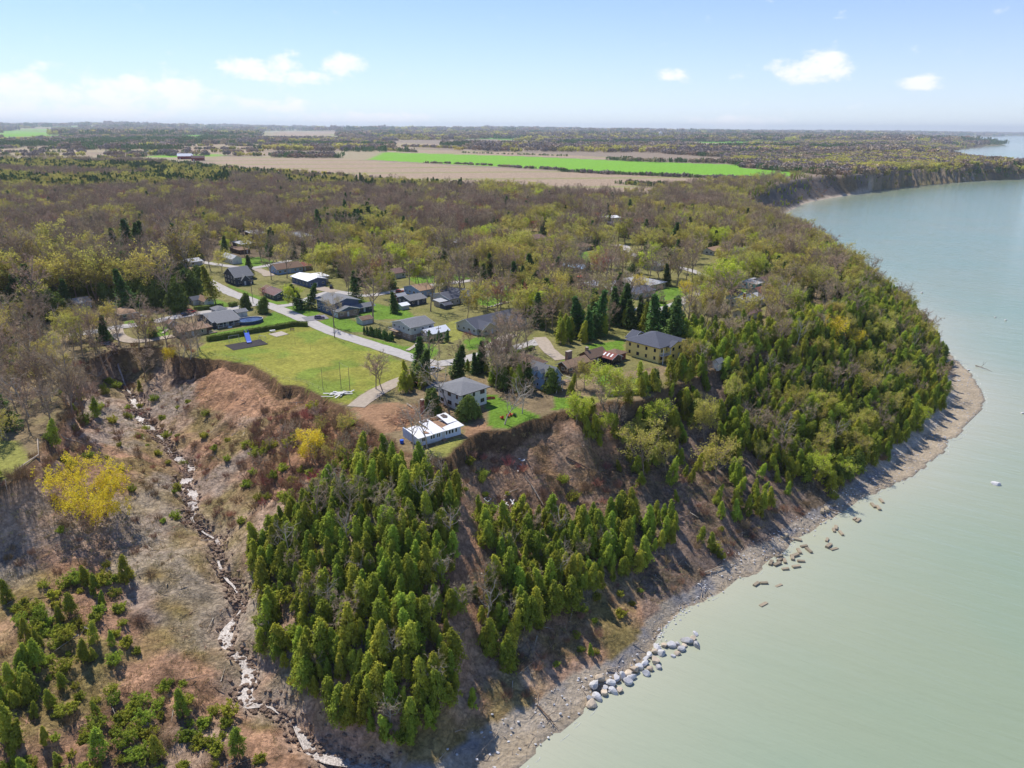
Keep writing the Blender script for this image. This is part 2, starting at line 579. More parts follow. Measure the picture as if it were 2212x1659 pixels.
def height(x, y, want_all=False):
    x = np.asarray(x, float)
    y = np.asarray(y, float)
    sh, x_, y_ = x.shape, x.ravel(), y.ravel()
    out = np.empty(len(x_))
    ins = np.empty(len(x_), bool)
    dEo, dSo = np.empty(len(x_)), np.empty(len(x_))
    near = y_ < 3000
    for sel, lim0, lim1 in ((near, -1e9, 3600), (~near, 1500, 1e9)):
        if not sel.any():
            continue
        idx = np.where(sel)[0]
        a, b = rim[(rim[:, 1] > lim0) & (rim[:, 1] < lim1)], shore[(shore[:, 1] > lim0) & (shore[:, 1] < lim1)]
        if lim0 > 0:
            a, b = a[::2], b[::2]
        for s in range(0, len(idx), 60000):
            k = idx[s:s + 60000]
            dE, _, _ = polydist(x_[k], y_[k], a)
            dS, _, _ = polydist(x_[k], y_[k], b)
            i = inpoly(x_[k], y_[k], rim_poly)
            lk = inpoly(x_[k], y_[k], lake_poly) & ~i
            low = base_low(x_[k], y_[k], dS, dE, lk)
            nr = (y_[k] < 520) & ~i & (x_[k] > -420) & (x_[k] < 420)
            if nr.any():
                q = k[nr]
                D = np.hypot(x_[q][:, None] - C_XY[None, :, 0], y_[q][:, None] - C_XY[None, :, 1])
                r = np.exp(-D / KL) @ _W
                r = np.where(lk[nr], np.minimum(r, 0) * np.exp(-dS[nr] / 3), r * np.clip(dS[nr] / 6, 0, 1))
                low[nr] += r
            low = np.where(lk, np.minimum(low, -0.02), np.clip(low, 0.02, PZ - 0.5))
            rg = np.clip((low - 2.0) / 3, 0, 1)
            det = (fbm(x_[k] * .09, y_[k] * .09, 4, 41) - .5) * 3.4 + (np.abs(fbm(x_[k] * .16, y_[k] * .16, 3, 47) - .5) - .12) * 3.0 + (fbm(x_[k] * .4, y_[k] * .4, 2, 44) - .5) * 1.7
            low = low + det * rg * (~lk)
            if (y_[k] < 330).any():
                dT, _, _ = polydist(x_[k], y_[k], STREAM)
                low = low - np.where(lk, 0, np.minimum(2.3 * np.exp(-(dT / 2.8) ** 2), np.maximum(low - .15, 0)))
            big = np.clip((y_[k] - 520) / 200, 0, 1)
            low = low + big * rg * (np.abs(fbm(x_[k] * .03, y_[k] * .03, 4, 51) - .5) * 18 - 5) * np.clip(dS / 20, 0, 1)
            low = np.where(lk, low, np.minimum(low, PZ - 0.45))
            pl = plateau(x_[k], y_[k])
            # a worn lip before the drop, and the far banks run up to the rim without a scarp
            out[k] = np.where(i, pl - 0.5 * np.exp(-dE / 1.5), low)
            ins[k] = i
            dEo[k] = dE
            dSo[k] = np.where(lk, -dS, dS)
    if want_all:
        return out.reshape(sh), ins.reshape(sh), dEo.reshape(sh), dSo.reshape(sh)
    return out.reshape(sh)


def spaced(a, b, fine, grow, lo, hi):
    mid = list(np.arange(a, b, fine))
    up, d, p = [], fine, b
    while p < hi:
        up.append(p)
        d *= grow
        p += d
    dn, d, p = [], fine, a
    while p > lo:
        d *= grow
        p -= d
        dn.append(p)
    return np.array(dn[::-1] + mid + up + [hi])


gx = np.concatenate([spaced(-235, 290, 1.25, 1.07, -34000, 290)[:-1], spaced(290, 1150, 5.0, 1.09, 289, 34000)[1:]])
gy = np.concatenate([np.arange(70, 420, 1.25), np.arange(420, 760, 2.6), np.arange(760, 1500, 5.5), spaced(1500, 1505, 8.0, 1.055, 1499, 34000)[1:]])
gx = np.unique(np.round(gx, 3))
gy = np.unique(np.round(gy, 3))
GX, GY = np.meshgrid(gx, gy)
TH, TIN, TDE, TDS = height(GX, GY, True)
# pull the vertices next to the rim onto it, so that the scarp has a clean lip
snap = (TDE < 0.75) & (GY < 420) & (GX > -235) & (GX < 290)
if snap.any():
    _, bx, by = polydist(GX[snap], GY[snap], rim[rim[:, 1] < 700])
    GX[snap], GY[snap] = bx, by
    TH[snap] = plateau(bx, by) - 0.35
    TIN[snap] = True
NXg, NYg = len(gx), len(gy)


def ground_z(x, y):
    """height of the built ground sheet (bilinear on its grid)"""
    x = np.asarray(x, float)
    y = np.asarray(y, float)
    i = np.clip(np.searchsorted(gx, x) - 1, 0, NXg - 2)
    j = np.clip(np.searchsorted(gy, y) - 1, 0, NYg - 2)
    fx = np.clip((x - gx[i]) / (gx[i + 1] - gx[i]), 0, 1)
    fy = np.clip((y - gy[j]) / (gy[j + 1] - gy[j]), 0, 1)
    return (TH[j, i] * (1 - fx) + TH[j, i + 1] * fx) * (1 - fy) + (TH[j + 1, i] * (1 - fx) + TH[j + 1, i + 1] * fx) * fy


# ---- what covers the ground (polygons on the level terrace, given where the photograph shows them)
LAWN_PARK = [(425, 772), (430, 752), (446, 741), (529, 726), (634, 706), (668, 706), (720, 722), (800, 752), (872, 782), (885, 795), (868, 815), (835, 828), (790, 845), (750, 876), (707, 862),
             (672, 846), (643, 835), (600, 833), (560, 803), (500, 784), (447, 780)]
LAWNS = [
    [(455, 722), (520, 708), (560, 700), (570, 688), (590, 672), (640, 690), (665, 704), (534, 721), (500, 728), (450, 737)],
    [(487, 612), (512, 622), (570, 645), (600, 652), (622, 650), (625, 657), (592, 657), (550, 645), (500, 622)],
    [(608, 664), (640, 660), (690, 672), (680, 686), (640, 686), (615, 676)],
    [(684, 697), (715, 686), (760, 690), (783, 702), (785, 717), (755, 717), (710, 706)],
    [(770, 722), (790, 728), (850, 742), (880, 750), (900, 745), (893, 735), (858, 722), (880, 727), (905, 742), (935, 742), (950, 762), (930, 776), (860, 755)],
    [(1018, 612), (1070, 608), (1108, 624), (1118, 645), (1060, 662), (1025, 657)],
    [(1264, 745), (1311, 740), (1350, 733), (1345, 760), (1285, 762)],
    [(1300, 806), (1350, 815), (1348, 838), (1300, 842), (1290, 822)],
    [(1206, 766), (1232, 772), (1214, 780)],
    [(1046, 850), (1070, 853), (1110, 878), (1170, 900), (1112, 922), (1080, 928), (1055, 918), (1060, 890), (1040, 872)],
    [(1195, 856), (1250, 862), (1240, 884), (1195, 884)],
    [(515, 562), (545, 550), (592, 565), (576, 579), (525, 578)],
    [(1238, 545), (1354, 541), (1350, 559), (1310, 563), (1240, 571)],
    [(1403, 642), (1425, 621), (1487, 621), (1490, 635), (1440, 650)],
    [(1376, 656), (1410, 647), (1442, 654), (1438, 666), (1400, 669)],
    [(1562, 650), (1602, 647), (1600, 661), (1564, 663)],
    [(1600, 623), (1627, 627), (1624, 637), (1600, 635)],
    [(266, 695), (305, 690), (313, 701), (275, 706)],
    [(314, 707), (366, 706), (364, 726), (318, 726)],
    [(735, 632), (790, 650), (830, 660), (880, 668), (900, 690), (830, 690), (770, 690), (770, 660)],
    [(1140, 545), (1175, 545), (1180, 570), (1150, 575)],
    [(1000, 735), (1060, 722), (1090, 735), (1050, 752), (1010, 757)],
    [(440, 640), (480, 650), (500, 660), (470, 668), (440, 668)],
    [(880, 600), (1010, 590), (1020, 602), (900, 614)],
]
DRY = [[(905, 978), (985, 947), (1012, 945), (976, 986), (930, 989)], [(-80, 955), (40, 950), (66, 985), (30, 1025), (0, 1042), (-80, 1060)],
       [(960, 700), (990, 690), (1000, 730), (960, 745)], [(1230, 862), (1330, 845), (1330, 860), (1240, 878)]]
BARE_EARTH = [[(1000, 925), (1040, 905), (1062, 925), (1055, 934), (1020, 944), (1000, 950)], [(760, 880), (850, 868), (905, 880), (900, 905), (868, 930), (830, 935), (780, 905)],
              [(1305, 830), (1345, 826), (1348, 838), (1312, 840)]]
FIELD_GREEN = [[(797, 345), (804, 340), (830, 329), (970, 333), (1137, 338), (1337, 347), (1475, 352), (1598, 356), (1602, 363), (1742, 373), (1690, 384), (1605, 381), (1475, 376), (1404, 374), (1220, 368), (1137, 363), (1060, 359), (924, 352)],
               [(0, 285), (60, 279), (118, 280), (120, 290), (60, 297), (0, 299)], [(385, 292), (440, 294), (438, 301), (380, 299)], [(330, 335), (470, 333), (470, 338), (330, 341)]]
FIELD_TAN = [[(440, 338), (737, 343), (800, 347), (924, 354), (1060, 362), (1137, 366), (1220, 371), (1404, 378), (1475, 381), (1605, 386), (1670, 388), (1600, 398), (1475, 406), (1390, 424), (1290, 431), (1237, 429), (1070, 416), (884, 404), (737, 392), (567, 380), (470, 372)],
             [(830, 326), (860, 321), (1137, 330), (1340, 341), (1340, 346), (1137, 337), (970, 332)], [(847, 307), (957, 312), (960, 320), (850, 320)],
             [(383, 311), (583, 314), (583, 334), (400, 334)], [(0, 322), (70, 322), (78, 332), (0, 333)], [(105, 314), (165, 318), (208, 332), (190, 340), (150, 330)], [(563, 285), (640, 283), (730, 285), (735, 300), (560, 300)],
             [(1475, 309), (1625, 309), (1625, 317), (1475, 317)], [(1075, 304), (1180, 305), (1180, 309), (1075, 308)], [(0, 300), (70, 299), (80, 304), (0, 306)]]

U, V = proj(GX, GY, TH)
C = np.zeros(GX.shape + (3,))


def c3(*a):
    return np.array(lin(*a))


def blend(m, col, k=1.0):
    w = (np.asarray(m, float) * k)[..., None]
    C[:] = C * (1 - w) + np.asarray(col) * w


n_a = fbm(GX * .05, GY * .05, 4, 61)
n_b = fbm(GX * .22, GY * .22, 3, 62)
n_c = fbm(GX * .02, GY * .02, 3, 63)
# terrace: leaf litter with thin grass
C[:] = c3(138, 120, 90)
blend(np.clip((n_a - .45) * 5, 0, 1), c3(122, 118, 66), .7)
blend(np.clip((n_b - .55) * 5, 0, 1), c3(98, 84, 64), .7)
# rough open grass through the village
vil = inpoly(U, V, [(430, 560), (700, 560), (1100, 500), (1500, 500), (1700, 600), (1600, 760), (1200, 830), (900, 800), (430, 740)])
blend(vil & TIN, c3(124, 126, 66), .6)
# eroded ground below the rim
lowm = ~TIN & (TDS > 0)
blend(lowm, c3(182, 142, 112))
blend(lowm, c3(190, 164, 138), .8 * np.clip((n_a - .46) * 6, 0, 1))
blend(lowm, c3(116, 90, 68), .8 * np.clip((n_b - .52) * 6, 0, 1))
blend(lowm, c3(142, 130, 76), .7 * np.clip((fbm(GX * .07, GY * .07, 4, 66) - .47) * 7, 0, 1) * (GX < 40))
blend(lowm, c3(172, 158, 142), .7 * np.clip((fbm(GX * .06, GY * .06, 4, 69) - .57) * 8, 0, 1))
east = lowm & (GX > 25 * SC)
blend(east, c3(140, 120, 104), .8)
blend(lowm & inpoly(U, V, [(985, 985), (1100, 930), (1240, 940), (1420, 1040), (1300, 1130), (1050, 1130)]), c3(158, 126, 100), .7)
blend(lowm & inpoly(U, V, [(1140, 960), (1200, 960), (1290, 1060), (1200, 1080)]), c3(140, 110, 72), .6 * np.clip((n_b - .42) * 6, 0, 1))
blend(east, c3(112, 98, 76), .7 * np.clip((n_b - .5) * 6, 0, 1))
blend(lowm & (GX > 190) & (GY > 600), c3(104, 97, 92), .85)
blend(lowm & (GX > 190) & (GY > 600), c3(122, 104, 74), .8 * np.clip((fbm(GX * .02, GY * .02, 3, 71) - .52) * 8, 0, 1))
blend(lowm & inpoly(U, V, [(450, 785), (620, 830), (700, 860), (560, 905), (430, 880), (420, 820)]), c3(184, 140, 106), .8)
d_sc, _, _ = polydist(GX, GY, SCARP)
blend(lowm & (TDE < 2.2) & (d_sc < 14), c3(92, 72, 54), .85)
blend(lowm & inpoly(U, V, [(640, 860), (760, 880), (850, 960), (760, 1030), (640, 1060), (520, 1010), (560, 940)]), c3(132, 96, 70), .6)
# beach
beach = (TDS > -6) & (TH < np.where(GX > 120, 3.0, 2.0)) & ~TIN & (TDS < 34) & (GY < 700) & (U > 840)
blend(beach, c3(170, 156, 136))
blend(beach & (GX > 130), c3(186, 174, 154), .8)
blend(beach & (GX < 150), c3(136, 132, 130), .9 * np.clip((n_b - .48) * 8, 0, 1))
blend(beach & (TH < 0.5), c3(164, 148, 124), .8)
blend((TDS > -4) & (TH < 2.6) & ~TIN & (GY >= 700), c3(190, 172, 150), .9)
d_st, _, _ = polydist(GX, GY, STREAM)
blend(lowm & (d_st < 7), c3(196, 172, 150), .85 * np.exp(-(d_st / 3.4) ** 2) * np.clip((fbm(GX * .3, GY * .3, 3, 77) - .3) * 4, 0, 1))
# terrace cover
for p in LAWNS:
    m = inpoly(U, V, p) & TIN
    blend(m, c3(104, 134, 46) * (0.88 + .24 * n_a[..., None]))
m = inpoly(U, V, LAWN_PARK) & TIN
blend(m, c3(138, 138, 60))
blend(m, c3(150, 146, 66), .9 * np.clip((n_a - .42) * 5, 0, 1))
blend(m, c3(118, 136, 54), .8 * np.clip((fbm(GX * .1, GY * .1, 3, 75) - .5) * 6, 0, 1))
for p in DRY:
    blend(inpoly(U, V, p), c3(142, 142, 70), .9)
for p in BARE_EARTH:
    blend(inpoly(U, V, p), c3(158, 122, 92), .9)
blend(snap, c3(112, 88, 62))
blend(lowm & (GY > 2600), c3(104, 96, 84))
# farmland: plots on the survey grid of the country, rows of woods between them
ang = R(-14)
fx_, fy_ = GX * math.cos(ang) + GY * math.sin(ang), -GX * math.sin(ang) + GY * math.cos(ang)


def plot_kind(x, y):
    a, b = x * math.cos(ang) + y * math.sin(ang), -x * math.sin(ang) + y * math.cos(ang)
    i, j = np.floor(a / 620.0), np.floor(b / 900.0)
    return _hash(i, j, 5), _hash(i, j, 9), a / 620.0 - i, b / 900.0 - j


ka, kb, pu, pv = plot_kind(GX, GY)
farm = TIN & (GY > 1150)
blend(farm, c3(142, 126, 108))
blend(farm & (ka < .30), c3(104, 152, 52))
blend(farm & (ka > .72), c3(160, 146, 116))
blend(TIN & inpoly(U, V, [(-900, 352), (300, 354), (480, 374), (884, 402), (1400, 434), (1700, 400), (1700, 470), (1200, 470), (1000, 520), (0, 600), (-900, 620)]), c3(106, 92, 72))
for p in FIELD_TAN:
    m = TIN & inpoly(U, V, p)
    blend(m, c3(164, 142, 118))
    blend(m, c3(140, 140, 84), .75 * np.clip((np.abs(np.sin((GY - .22 * GX) * .0165)) - .93) * 18, 0, 1))
for p in FIELD_GREEN:
    blend(TIN & inpoly(U, V, p), c3(120, 168, 48))

# the sheet itself, without the cells deep under the lake
vid = np.arange(NXg * NYg).reshape(NYg, NXg)
q = np.stack([vid[:-1, :-1], vid[:-1, 1:], vid[1:, 1:], vid[1:, :-1]], -1).reshape(-1, 4)
keep = (TH.ravel()[q] > -1.6).any(1)
q = q[keep]
used = np.unique(q)
remap = np.full(NXg * NYg, -1)
remap[used] = np.arange(len(used))


def ground_material():
    m = bpy.data.materials.new('ground_cover')
    m.use_nodes = True
    nt = m.node_tree
    N, Lk = nt.nodes.new, nt.links.new
    bs = nt.nodes['Principled BSDF']
    bs.inputs['Roughness'].default_value = 0.95
    bs.inputs['Specular IOR Level'].default_value = 0.1
    at = N('ShaderNodeAttribute')
    at.attribute_name = 'cover'
    tc = N('ShaderNodeTexCoord')

    def nz(scale, detail, lo, hi):
        n = N('ShaderNodeTexNoise')
        n.inputs['Scale'].default_value = scale
        n.inputs['Detail'].default_value = detail
        n.inputs['Roughness'].default_value = .65
        Lk(tc.outputs['Object'], n.inputs['Vector'])
        r = N('ShaderNodeMapRange')
        r.inputs['From Min'].default_value = .32
        r.inputs['From Max'].default_value = .68
        r.inputs['To Min'].default_value = lo
        r.inputs['To Max'].default_value = hi
        Lk(n.outputs['Fac'], r.inputs['Value'])
        return r.outputs[0], n.outputs['Fac']
    a, af = nz(1.1, 6, .68, 1.30)
    b, bf = nz(.14, 5, .82, 1.18)
    mu = N('ShaderNodeMath')
    mu.operation = 'MULTIPLY'
    Lk(a, mu.inputs[0])
    Lk(b, mu.inputs[1])
    # rills: dark broken lines on the washed slopes only
    vr = N('ShaderNodeTexVoronoi')
    vr.feature = 'DISTANCE_TO_EDGE'
    vr.inputs['Scale'].default_value = .42
    wp = N('ShaderNodeVectorMath')
    wp.operation = 'MULTIPLY_ADD'
    nn_ = N('ShaderNodeTexNoise')
    nn_.inputs['Scale'].default_value = .5
    nn_.inputs['Detail'].default_value = 4
    Lk(tc.outputs['Object'], nn_.inputs['Vector'])
    Lk(nn_.outputs['Color'], wp.inputs[0])
    wp.inputs[1].default_value = (5, 5, 5)
    Lk(tc.outputs['Object'], wp.inputs[2])
    Lk(wp.outputs[0], vr.inputs['Vector'])
    rr = N('ShaderNodeMapRange')
    rr.inputs['From Max'].default_value = .22
    rr.inputs['To Min'].default_value = .62
    rr.inputs['To Max'].default_value = 1.0
    Lk(vr.outputs['Distance'], rr.inputs['Value'])
    at2 = N('ShaderNodeAttribute')
    at2.attribute_name = 'washed'
    m3 = N('ShaderNodeMix')
    m3.inputs['A'].default_value = 1.0
    Lk(at2.outputs['Fac'], m3.inputs['Factor'])
    Lk(rr.outputs[0], m3.inputs['B'])
    mu2 = N('ShaderNodeMath')
    mu2.operation = 'MULTIPLY'
    Lk(mu.outputs[0], mu2.inputs[0])
    Lk(m3.outputs['Result'], mu2.inputs[1])
    mu = mu2
    hs = N('ShaderNodeHueSaturation')
    Lk(at.outputs['Color'], hs.inputs['Color'])
    Lk(mu.outputs[0], hs.inputs['Value'])
    Lk(hs.outputs[0], bs.inputs['Base Color'])
    bp = N('ShaderNodeBump')
    bp.inputs['Strength'].default_value = 1.0
    bp.inputs['Distance'].default_value = .6
    Lk(af, bp.inputs['Height'])
    Lk(bp.outputs[0], bs.inputs['Normal'])
    return m


gme = arr_mesh('ground', np.stack([GX, GY, TH], -1).reshape(-1, 3)[used], remap[q], ground_material(), smooth=True)
ca = gme.attributes.new('cover', 'FLOAT_COLOR', 'POINT')
ca.data.foreach_set('color', np.concatenate([C.reshape(-1, 3)[used], np.ones((len(used), 1))], 1).astype(np.float32).ravel())
wa = gme.attributes.new('washed', 'FLOAT', 'POINT')
wa.data.foreach_set('value', (lowm & ~beach).reshape(-1)[used].astype(np.float32))
tag(add_mesh('ground', gme), kind='structure')


# ------------------------------------------------------------------ lake
def water_material(name, colour, rough, wave, far):
    m = bpy.data.materials.new(name)
    m.use_nodes = True
    nt = m.node_tree
    N, Lk = nt.nodes.new, nt.links.new
    bs = nt.nodes['Principled BSDF']
    bs.inputs['Roughness'].default_value = rough
    bs.inputs['IOR'].default_value = 1.33
    bs.inputs['Specular IOR Level'].default_value = 0.5
    tc = N('ShaderNodeTexCoord')
    mp = N('ShaderNodeMapping')
    mp.vector_type = 'TEXTURE'
    mp.inputs['Rotation'].default_value = (0, 0, R(-34))
    mp.inputs['Scale'].default_value = (5.0, 1.0, 1)
    Lk(tc.outputs['Object'], mp.inputs[0])

    def nz(scale, detail, src=None):
        n = N('ShaderNodeTexNoise')
        n.inputs['Scale'].default_value = scale
        n.inputs['Detail'].default_value = detail
        Lk(src or mp.outputs[0], n.inputs['Vector'])
        return n.outputs['Fac']
    # suspended silt: broad soft patches
    mx = N('ShaderNodeMix')
    mx.data_type = 'RGBA'
    mx.inputs['A'].default_value = (*colour, 1)
    mx.inputs['B'].default_value = (*[c * k for c, k in zip(colour, far)], 1)
    r = N('ShaderNodeMapRange')
    r.inputs['From Min'].default_value = .38
    r.inputs['From Max'].default_value = .62
    Lk(nz(.012, 4, tc.outputs['Object']), r.inputs['Value'])
    Lk(r.outputs[0], mx.inputs['Factor'])
    sl = N('ShaderNodeAttribute')
    sl.attribute_name = 'silt'
    mx2 = N('ShaderNodeMix')
    mx2.data_type = 'RGBA'
    sm = N('ShaderNodeMath')
    sm.operation = 'MULTIPLY'
    sm.inputs[1].default_value = .75
    Lk(sl.outputs['Fac'], sm.inputs[0])
    Lk(sm.outputs[0], mx2.inputs['Factor'])
    Lk(mx.outputs['Result'], mx2.inputs['A'])
    mx2.inputs['B'].default_value = (*lin(182, 178, 156), 1)
    Lk(mx2.outputs['Result'], bs.inputs['Base Color'])
    ad = N('ShaderNodeMath')
    ad.operation = 'MULTIPLY_ADD'
    ad.inputs[1].default_value = .35
    Lk(nz(2.2, 5), ad.inputs[0])
    a2 = N('ShaderNodeMath')
    a2.operation = 'MULTIPLY_ADD'
    a2.inputs[1].default_value = 3.0
    Lk(nz(.16, 3), a2.inputs[0])
    Lk(nz(.6, 4), a2.inputs[2])
    Lk(a2.outputs[0], ad.inputs[2])
    bp = N('ShaderNodeBump')
    bp.inputs['Strength'].default_value = wave
    bp.inputs['Distance'].default_value = .35
    Lk(ad.outputs[0], bp.inputs['Height'])
    Lk(bp.outputs[0], bs.inputs['Normal'])
    return m


ix, iy = np.unique(np.r_[np.arange(0, NXg, 4), NXg - 1]), np.unique(np.r_[np.arange(0, NYg, 4), NYg - 1])
wx, wy = np.meshgrid(gx[ix], np.r_[-190.0, -60.0, 20.0, gy[iy]])
wid = np.arange(wx.size).reshape(wx.shape)
wq = np.stack([wid[:-1, :-1], wid[:-1, 1:], wid[1:, 1:], wid[1:, :-1]], -1).reshape(-1, 4)
sil = np.zeros(wx.shape)
sil[3:] = np.exp(-np.maximum(-TDS[np.ix_(iy, ix)], 0) / 30.0)
sil[:3] = np.exp(-np.maximum(wx[:3] + 40, 0) / 60)
wdep = np.ones(wx.shape, bool)
wdep[3:] = (TH[np.ix_(iy, ix)] < 6) | (TDS[np.ix_(iy, ix)] < 40)
wq = wq[wdep.ravel()[wq].any(1)]
wme = arr_mesh('water', np.stack([wx, wy, np.zeros(wx.shape)], -1).reshape(-1, 3), wq, water_material('lake_water', lin(136, 150, 122), .12, .5, (.88, 1.0, 1.04)))
wat = wme.attributes.new('silt', 'FLOAT', 'POINT')
wat.data.foreach_set('value', sil.ravel().astype(np.float32))
tag(add_mesh('water', wme), kind='structure')
# ------------------------------------------------------------------ roads
m_road = mat('road_gravel_tar', lin(176, 170, 162), .95, .10, .6, .3, 3.0, .1, coord='Object')
m_gravel = mat('drive_gravel', lin(168, 154, 136), .95, .14, .9, .4, 4.0, .1)
m_asphalt = mat('asphalt_drive', lin(132, 130, 130), .92, .10, .7, .2, 5.0, .15)
m_conc = mat('concrete', lin(176, 164, 148), .9, .10, 1.5, .2, 6.0, .2)
ROADS = [
    ('road', [(430, 597), (489, 628), (521, 641), (548, 651), (592, 664), (657, 690), (714, 715), (780, 736), (830, 752), (900, 775), (950, 789)], 6.6, m_road),
    ('road', [(935, 786), (985, 780), (1030, 768), (1085, 757), (1140, 744), (1172, 734)], 6.4, m_road),
    ('gravel_track', [(948, 790), (915, 805), (880, 816), (840, 833), (800, 855), (768, 878)], 6.0, m_gravel),
    ('driveway', [(1165, 728), (1174, 738), (1182, 752), (1196, 765), (1214, 777)], 5.2, m_gravel),
    ('road', [(150, 724), (215, 715), (256, 707), (315, 700), (359, 690), (413, 680), (470, 672), (520, 664), (566, 655)], 6.6, m_road),
    ('road', [(600, 663), (637, 657), (680, 641), (723, 630), (783, 638), (830, 633), (880, 624), (932, 616), (1024, 606)], 5.5, m_road),
    ('road', [(430, 566), (470, 572), (505, 577), (535, 580), (585, 572), (625, 562)], 6.0, m_road),
    ('road', [(1322, 532), (1345, 530), (1356, 542), (1352, 556), (1311, 563), (1270, 572)], 6.0, m_road),
    ('road', [(1354, 546), (1385, 557), (1432, 571), (1470, 579), (1497, 586), (1535, 602), (1533, 618), (1500, 638), (1460, 658), (1420, 671), (1372, 668)], 6.0, m_road),
    ('driveway', [(657, 690), (680, 687), (706, 684)], 8.0, m_asphalt),
    ('driveway', [(640, 610), (690, 622), (725, 630)], 7.0, m_gravel),
    ('driveway', [(552, 581), (572, 588), (582, 596)], 6.0, m_gravel),
    ('driveway', [(432, 686), (470, 679), (500, 674)], 7.0, m_asphalt),
    ('path', [(880, 757), (895, 748), (903, 741)], 1.6, m_conc),
    ('path', [(352, 721), (362, 712)], 1.4, m_conc),
    ('driveway', [(250, 712), (262, 730), (300, 738), (376, 727)], 5.0, m_gravel),
    ('driveway', [(1056, 752), (1090, 730), (1106, 722)], 5.0, m_gravel),
    ('driveway', [(930, 842), (945, 832), (952, 826)], 4.0, m_asphalt),
]
ROAD_WORLD = []


def strip(name, px, width, m, dz=0.0, mats=None):
    pl = np.array(smooth_line([P(u, v) for u, v in px], 2.0))
    ROAD_WORLD.append((pl, width / 2))
    t = np.gradient(pl, axis=0)
    t /= np.linalg.norm(t, axis=1)[:, None] + 1e-9
    nrm = np.stack([-t[:, 1], t[:, 0]], 1)
    cols = np.linspace(-1, 1, 5)
    wob = (vnoise(pl[:, 0] * .3, pl[:, 1] * .3, 81) - .5) * .5
    vs = []
    for i, p in enumerate(pl):
        for c in cols:
            w = width / 2 + (wob[i] if abs(c) == 1 else 0)
            q = p + nrm[i] * c * w
            vs.append((q[0], q[1]))
    vs = np.array(vs)
    z = ground_z(vs[:, 0], vs[:, 1]) + 0.10 + dz
    F = []
    for i in range(len(pl) - 1):
        for k in range(4):
            a = i * 5 + k
            F.append((a, a + 1, a + 6, a + 5))
    return tag(add_mesh(name, arr_mesh(name, np.column_stack([vs, z]), F, m, smooth=True)), kind='structure')


for i, (n, px, w, m) in enumerate(ROADS):
    strip(n, px, w, m, 0.012 * i)

# ------------------------------------------------------------------ houses
W = {}


def wall_m(key, rgb, courses=3.5):
    return mat('wall_' + key, lin(*rgb), .8, .06, 1.2, .15, 10, .25, courses=courses)


def roof_m(key, rgb, rough=.92):
    return mat('roof_' + key, lin(*rgb), rough, .12, 2.0, .35, 9, .12, courses=5.0)


WALL = {'tan': wall_m('tan', (176, 160, 134)), 'dark': wall_m('dark', (74, 80, 90)), 'slate': wall_m('slate_blue', (92, 106, 132)), 'white': wall_m('white', (222, 222, 216)),
        'beige': wall_m('beige', (200, 186, 156)), 'grey': wall_m('grey', (190, 190, 184)), 'brown': wall_m('brown', (104, 82, 68)), 'yellow': wall_m('yellow', (250, 224, 136), 0),
        'green': wall_m('dark_green', (78, 88, 84)), 'teal': wall_m('teal', (132, 186, 186)), 'brick': mat('wall_brick', lin(150, 128, 112), .9, .16, 3.0, .3, 9, .15, courses=6.0),
        'redbrick': mat('wall_red_brick', lin(146, 84, 70), .9, .18, 3.0, .3, 9, .15, courses=6.0), 'blue': wall_m('pale_blue', (150, 176, 206)), 'cream': wall_m('cream', (228, 222, 200))}
ROOF = {'grey': roof_m('grey', (128, 128, 128)), 'dark': roof_m('charcoal', (92, 94, 102)), 'brown': roof_m('brown', (132, 108, 90)), 'tan': roof_m('tan', (158, 130, 104)),
        'white': mat('roof_white_metal', lin(236, 236, 236), .5, .04, 1.0, .05, 5, .4), 'red': roof_m('red_brown', (142, 92, 80)), 'terra': roof_m('terracotta', (176, 116, 88)),
        'pale': roof_m('pale_grey', (178, 178, 178)), 'blue': mat('roof_blue_metal', lin(150, 184, 216), .5, .05, 1.0, .05, 5, .4), 'plum': roof_m('plum', (128, 104, 98))}
m_glass = mat('window_glass', lin(34, 40, 50), .08, .1, .5, 0, 8, .6)
m_trim = mat('white_trim', lin(226, 226, 222), .6, .03, 2.0)
m_dtrim = mat('dark_trim', lin(60, 58, 58), .7, .05, 2.0)
m_door = mat('door_paint', lin(196, 196, 196), .6, .04, 2.0)
m_wood = mat('deck_wood', lin(150, 124, 98), .85, .15, 1.0, .2, 10, .2, streak=(1, 8, 8))
m_chim = WALL['redbrick']
YAW = 44.0
FOOT = []           # footprints for keeping trees off


def rect_from(L, F, Rr, yaw):
    L, F, Rr = P(*L), P(*F), P(*Rr)
    a = R(yaw)
    e1, e2 = np.array((math.cos(a), math.sin(a))), np.array((-math.sin(a), math.cos(a)))
    w = max(abs(np.dot(Rr - F, e1)), 2.4)
    d = max(abs(np.dot(L - F, e2)), 2.4)
    return F, e1, e2, w, d


def gable_roof(mb, w, d, h, rise, ov, along, th=.16):
    """two slabs; along = 'x' or 'y' is the ridge direction"""
    def t(x, y, z):
        return (x, y, z) if along == 'x' else (y, x, z)
    A, B = (w, d) if along == 'x' else (d, w)
    k = rise / (B / 2)
    for s in (0, 1):
        y0, y1 = (-ov, B / 2) if s == 0 else (B + ov, B / 2)
        z0, z1 = h - ov * k, h + rise
        vs = [t(-ov, y0, z0), t(A + ov, y0, z0), t(A + ov, y1, z1), t(-ov, y1, z1)]
        vs += [(x, y, z + th) for x, y, z in vs]
        mb.add(vs, [(0, 3, 2, 1), (4, 5, 6, 7), (0, 1, 5, 4), (1, 2, 6, 5), (2, 3, 7, 6), (3, 0, 4, 7)])


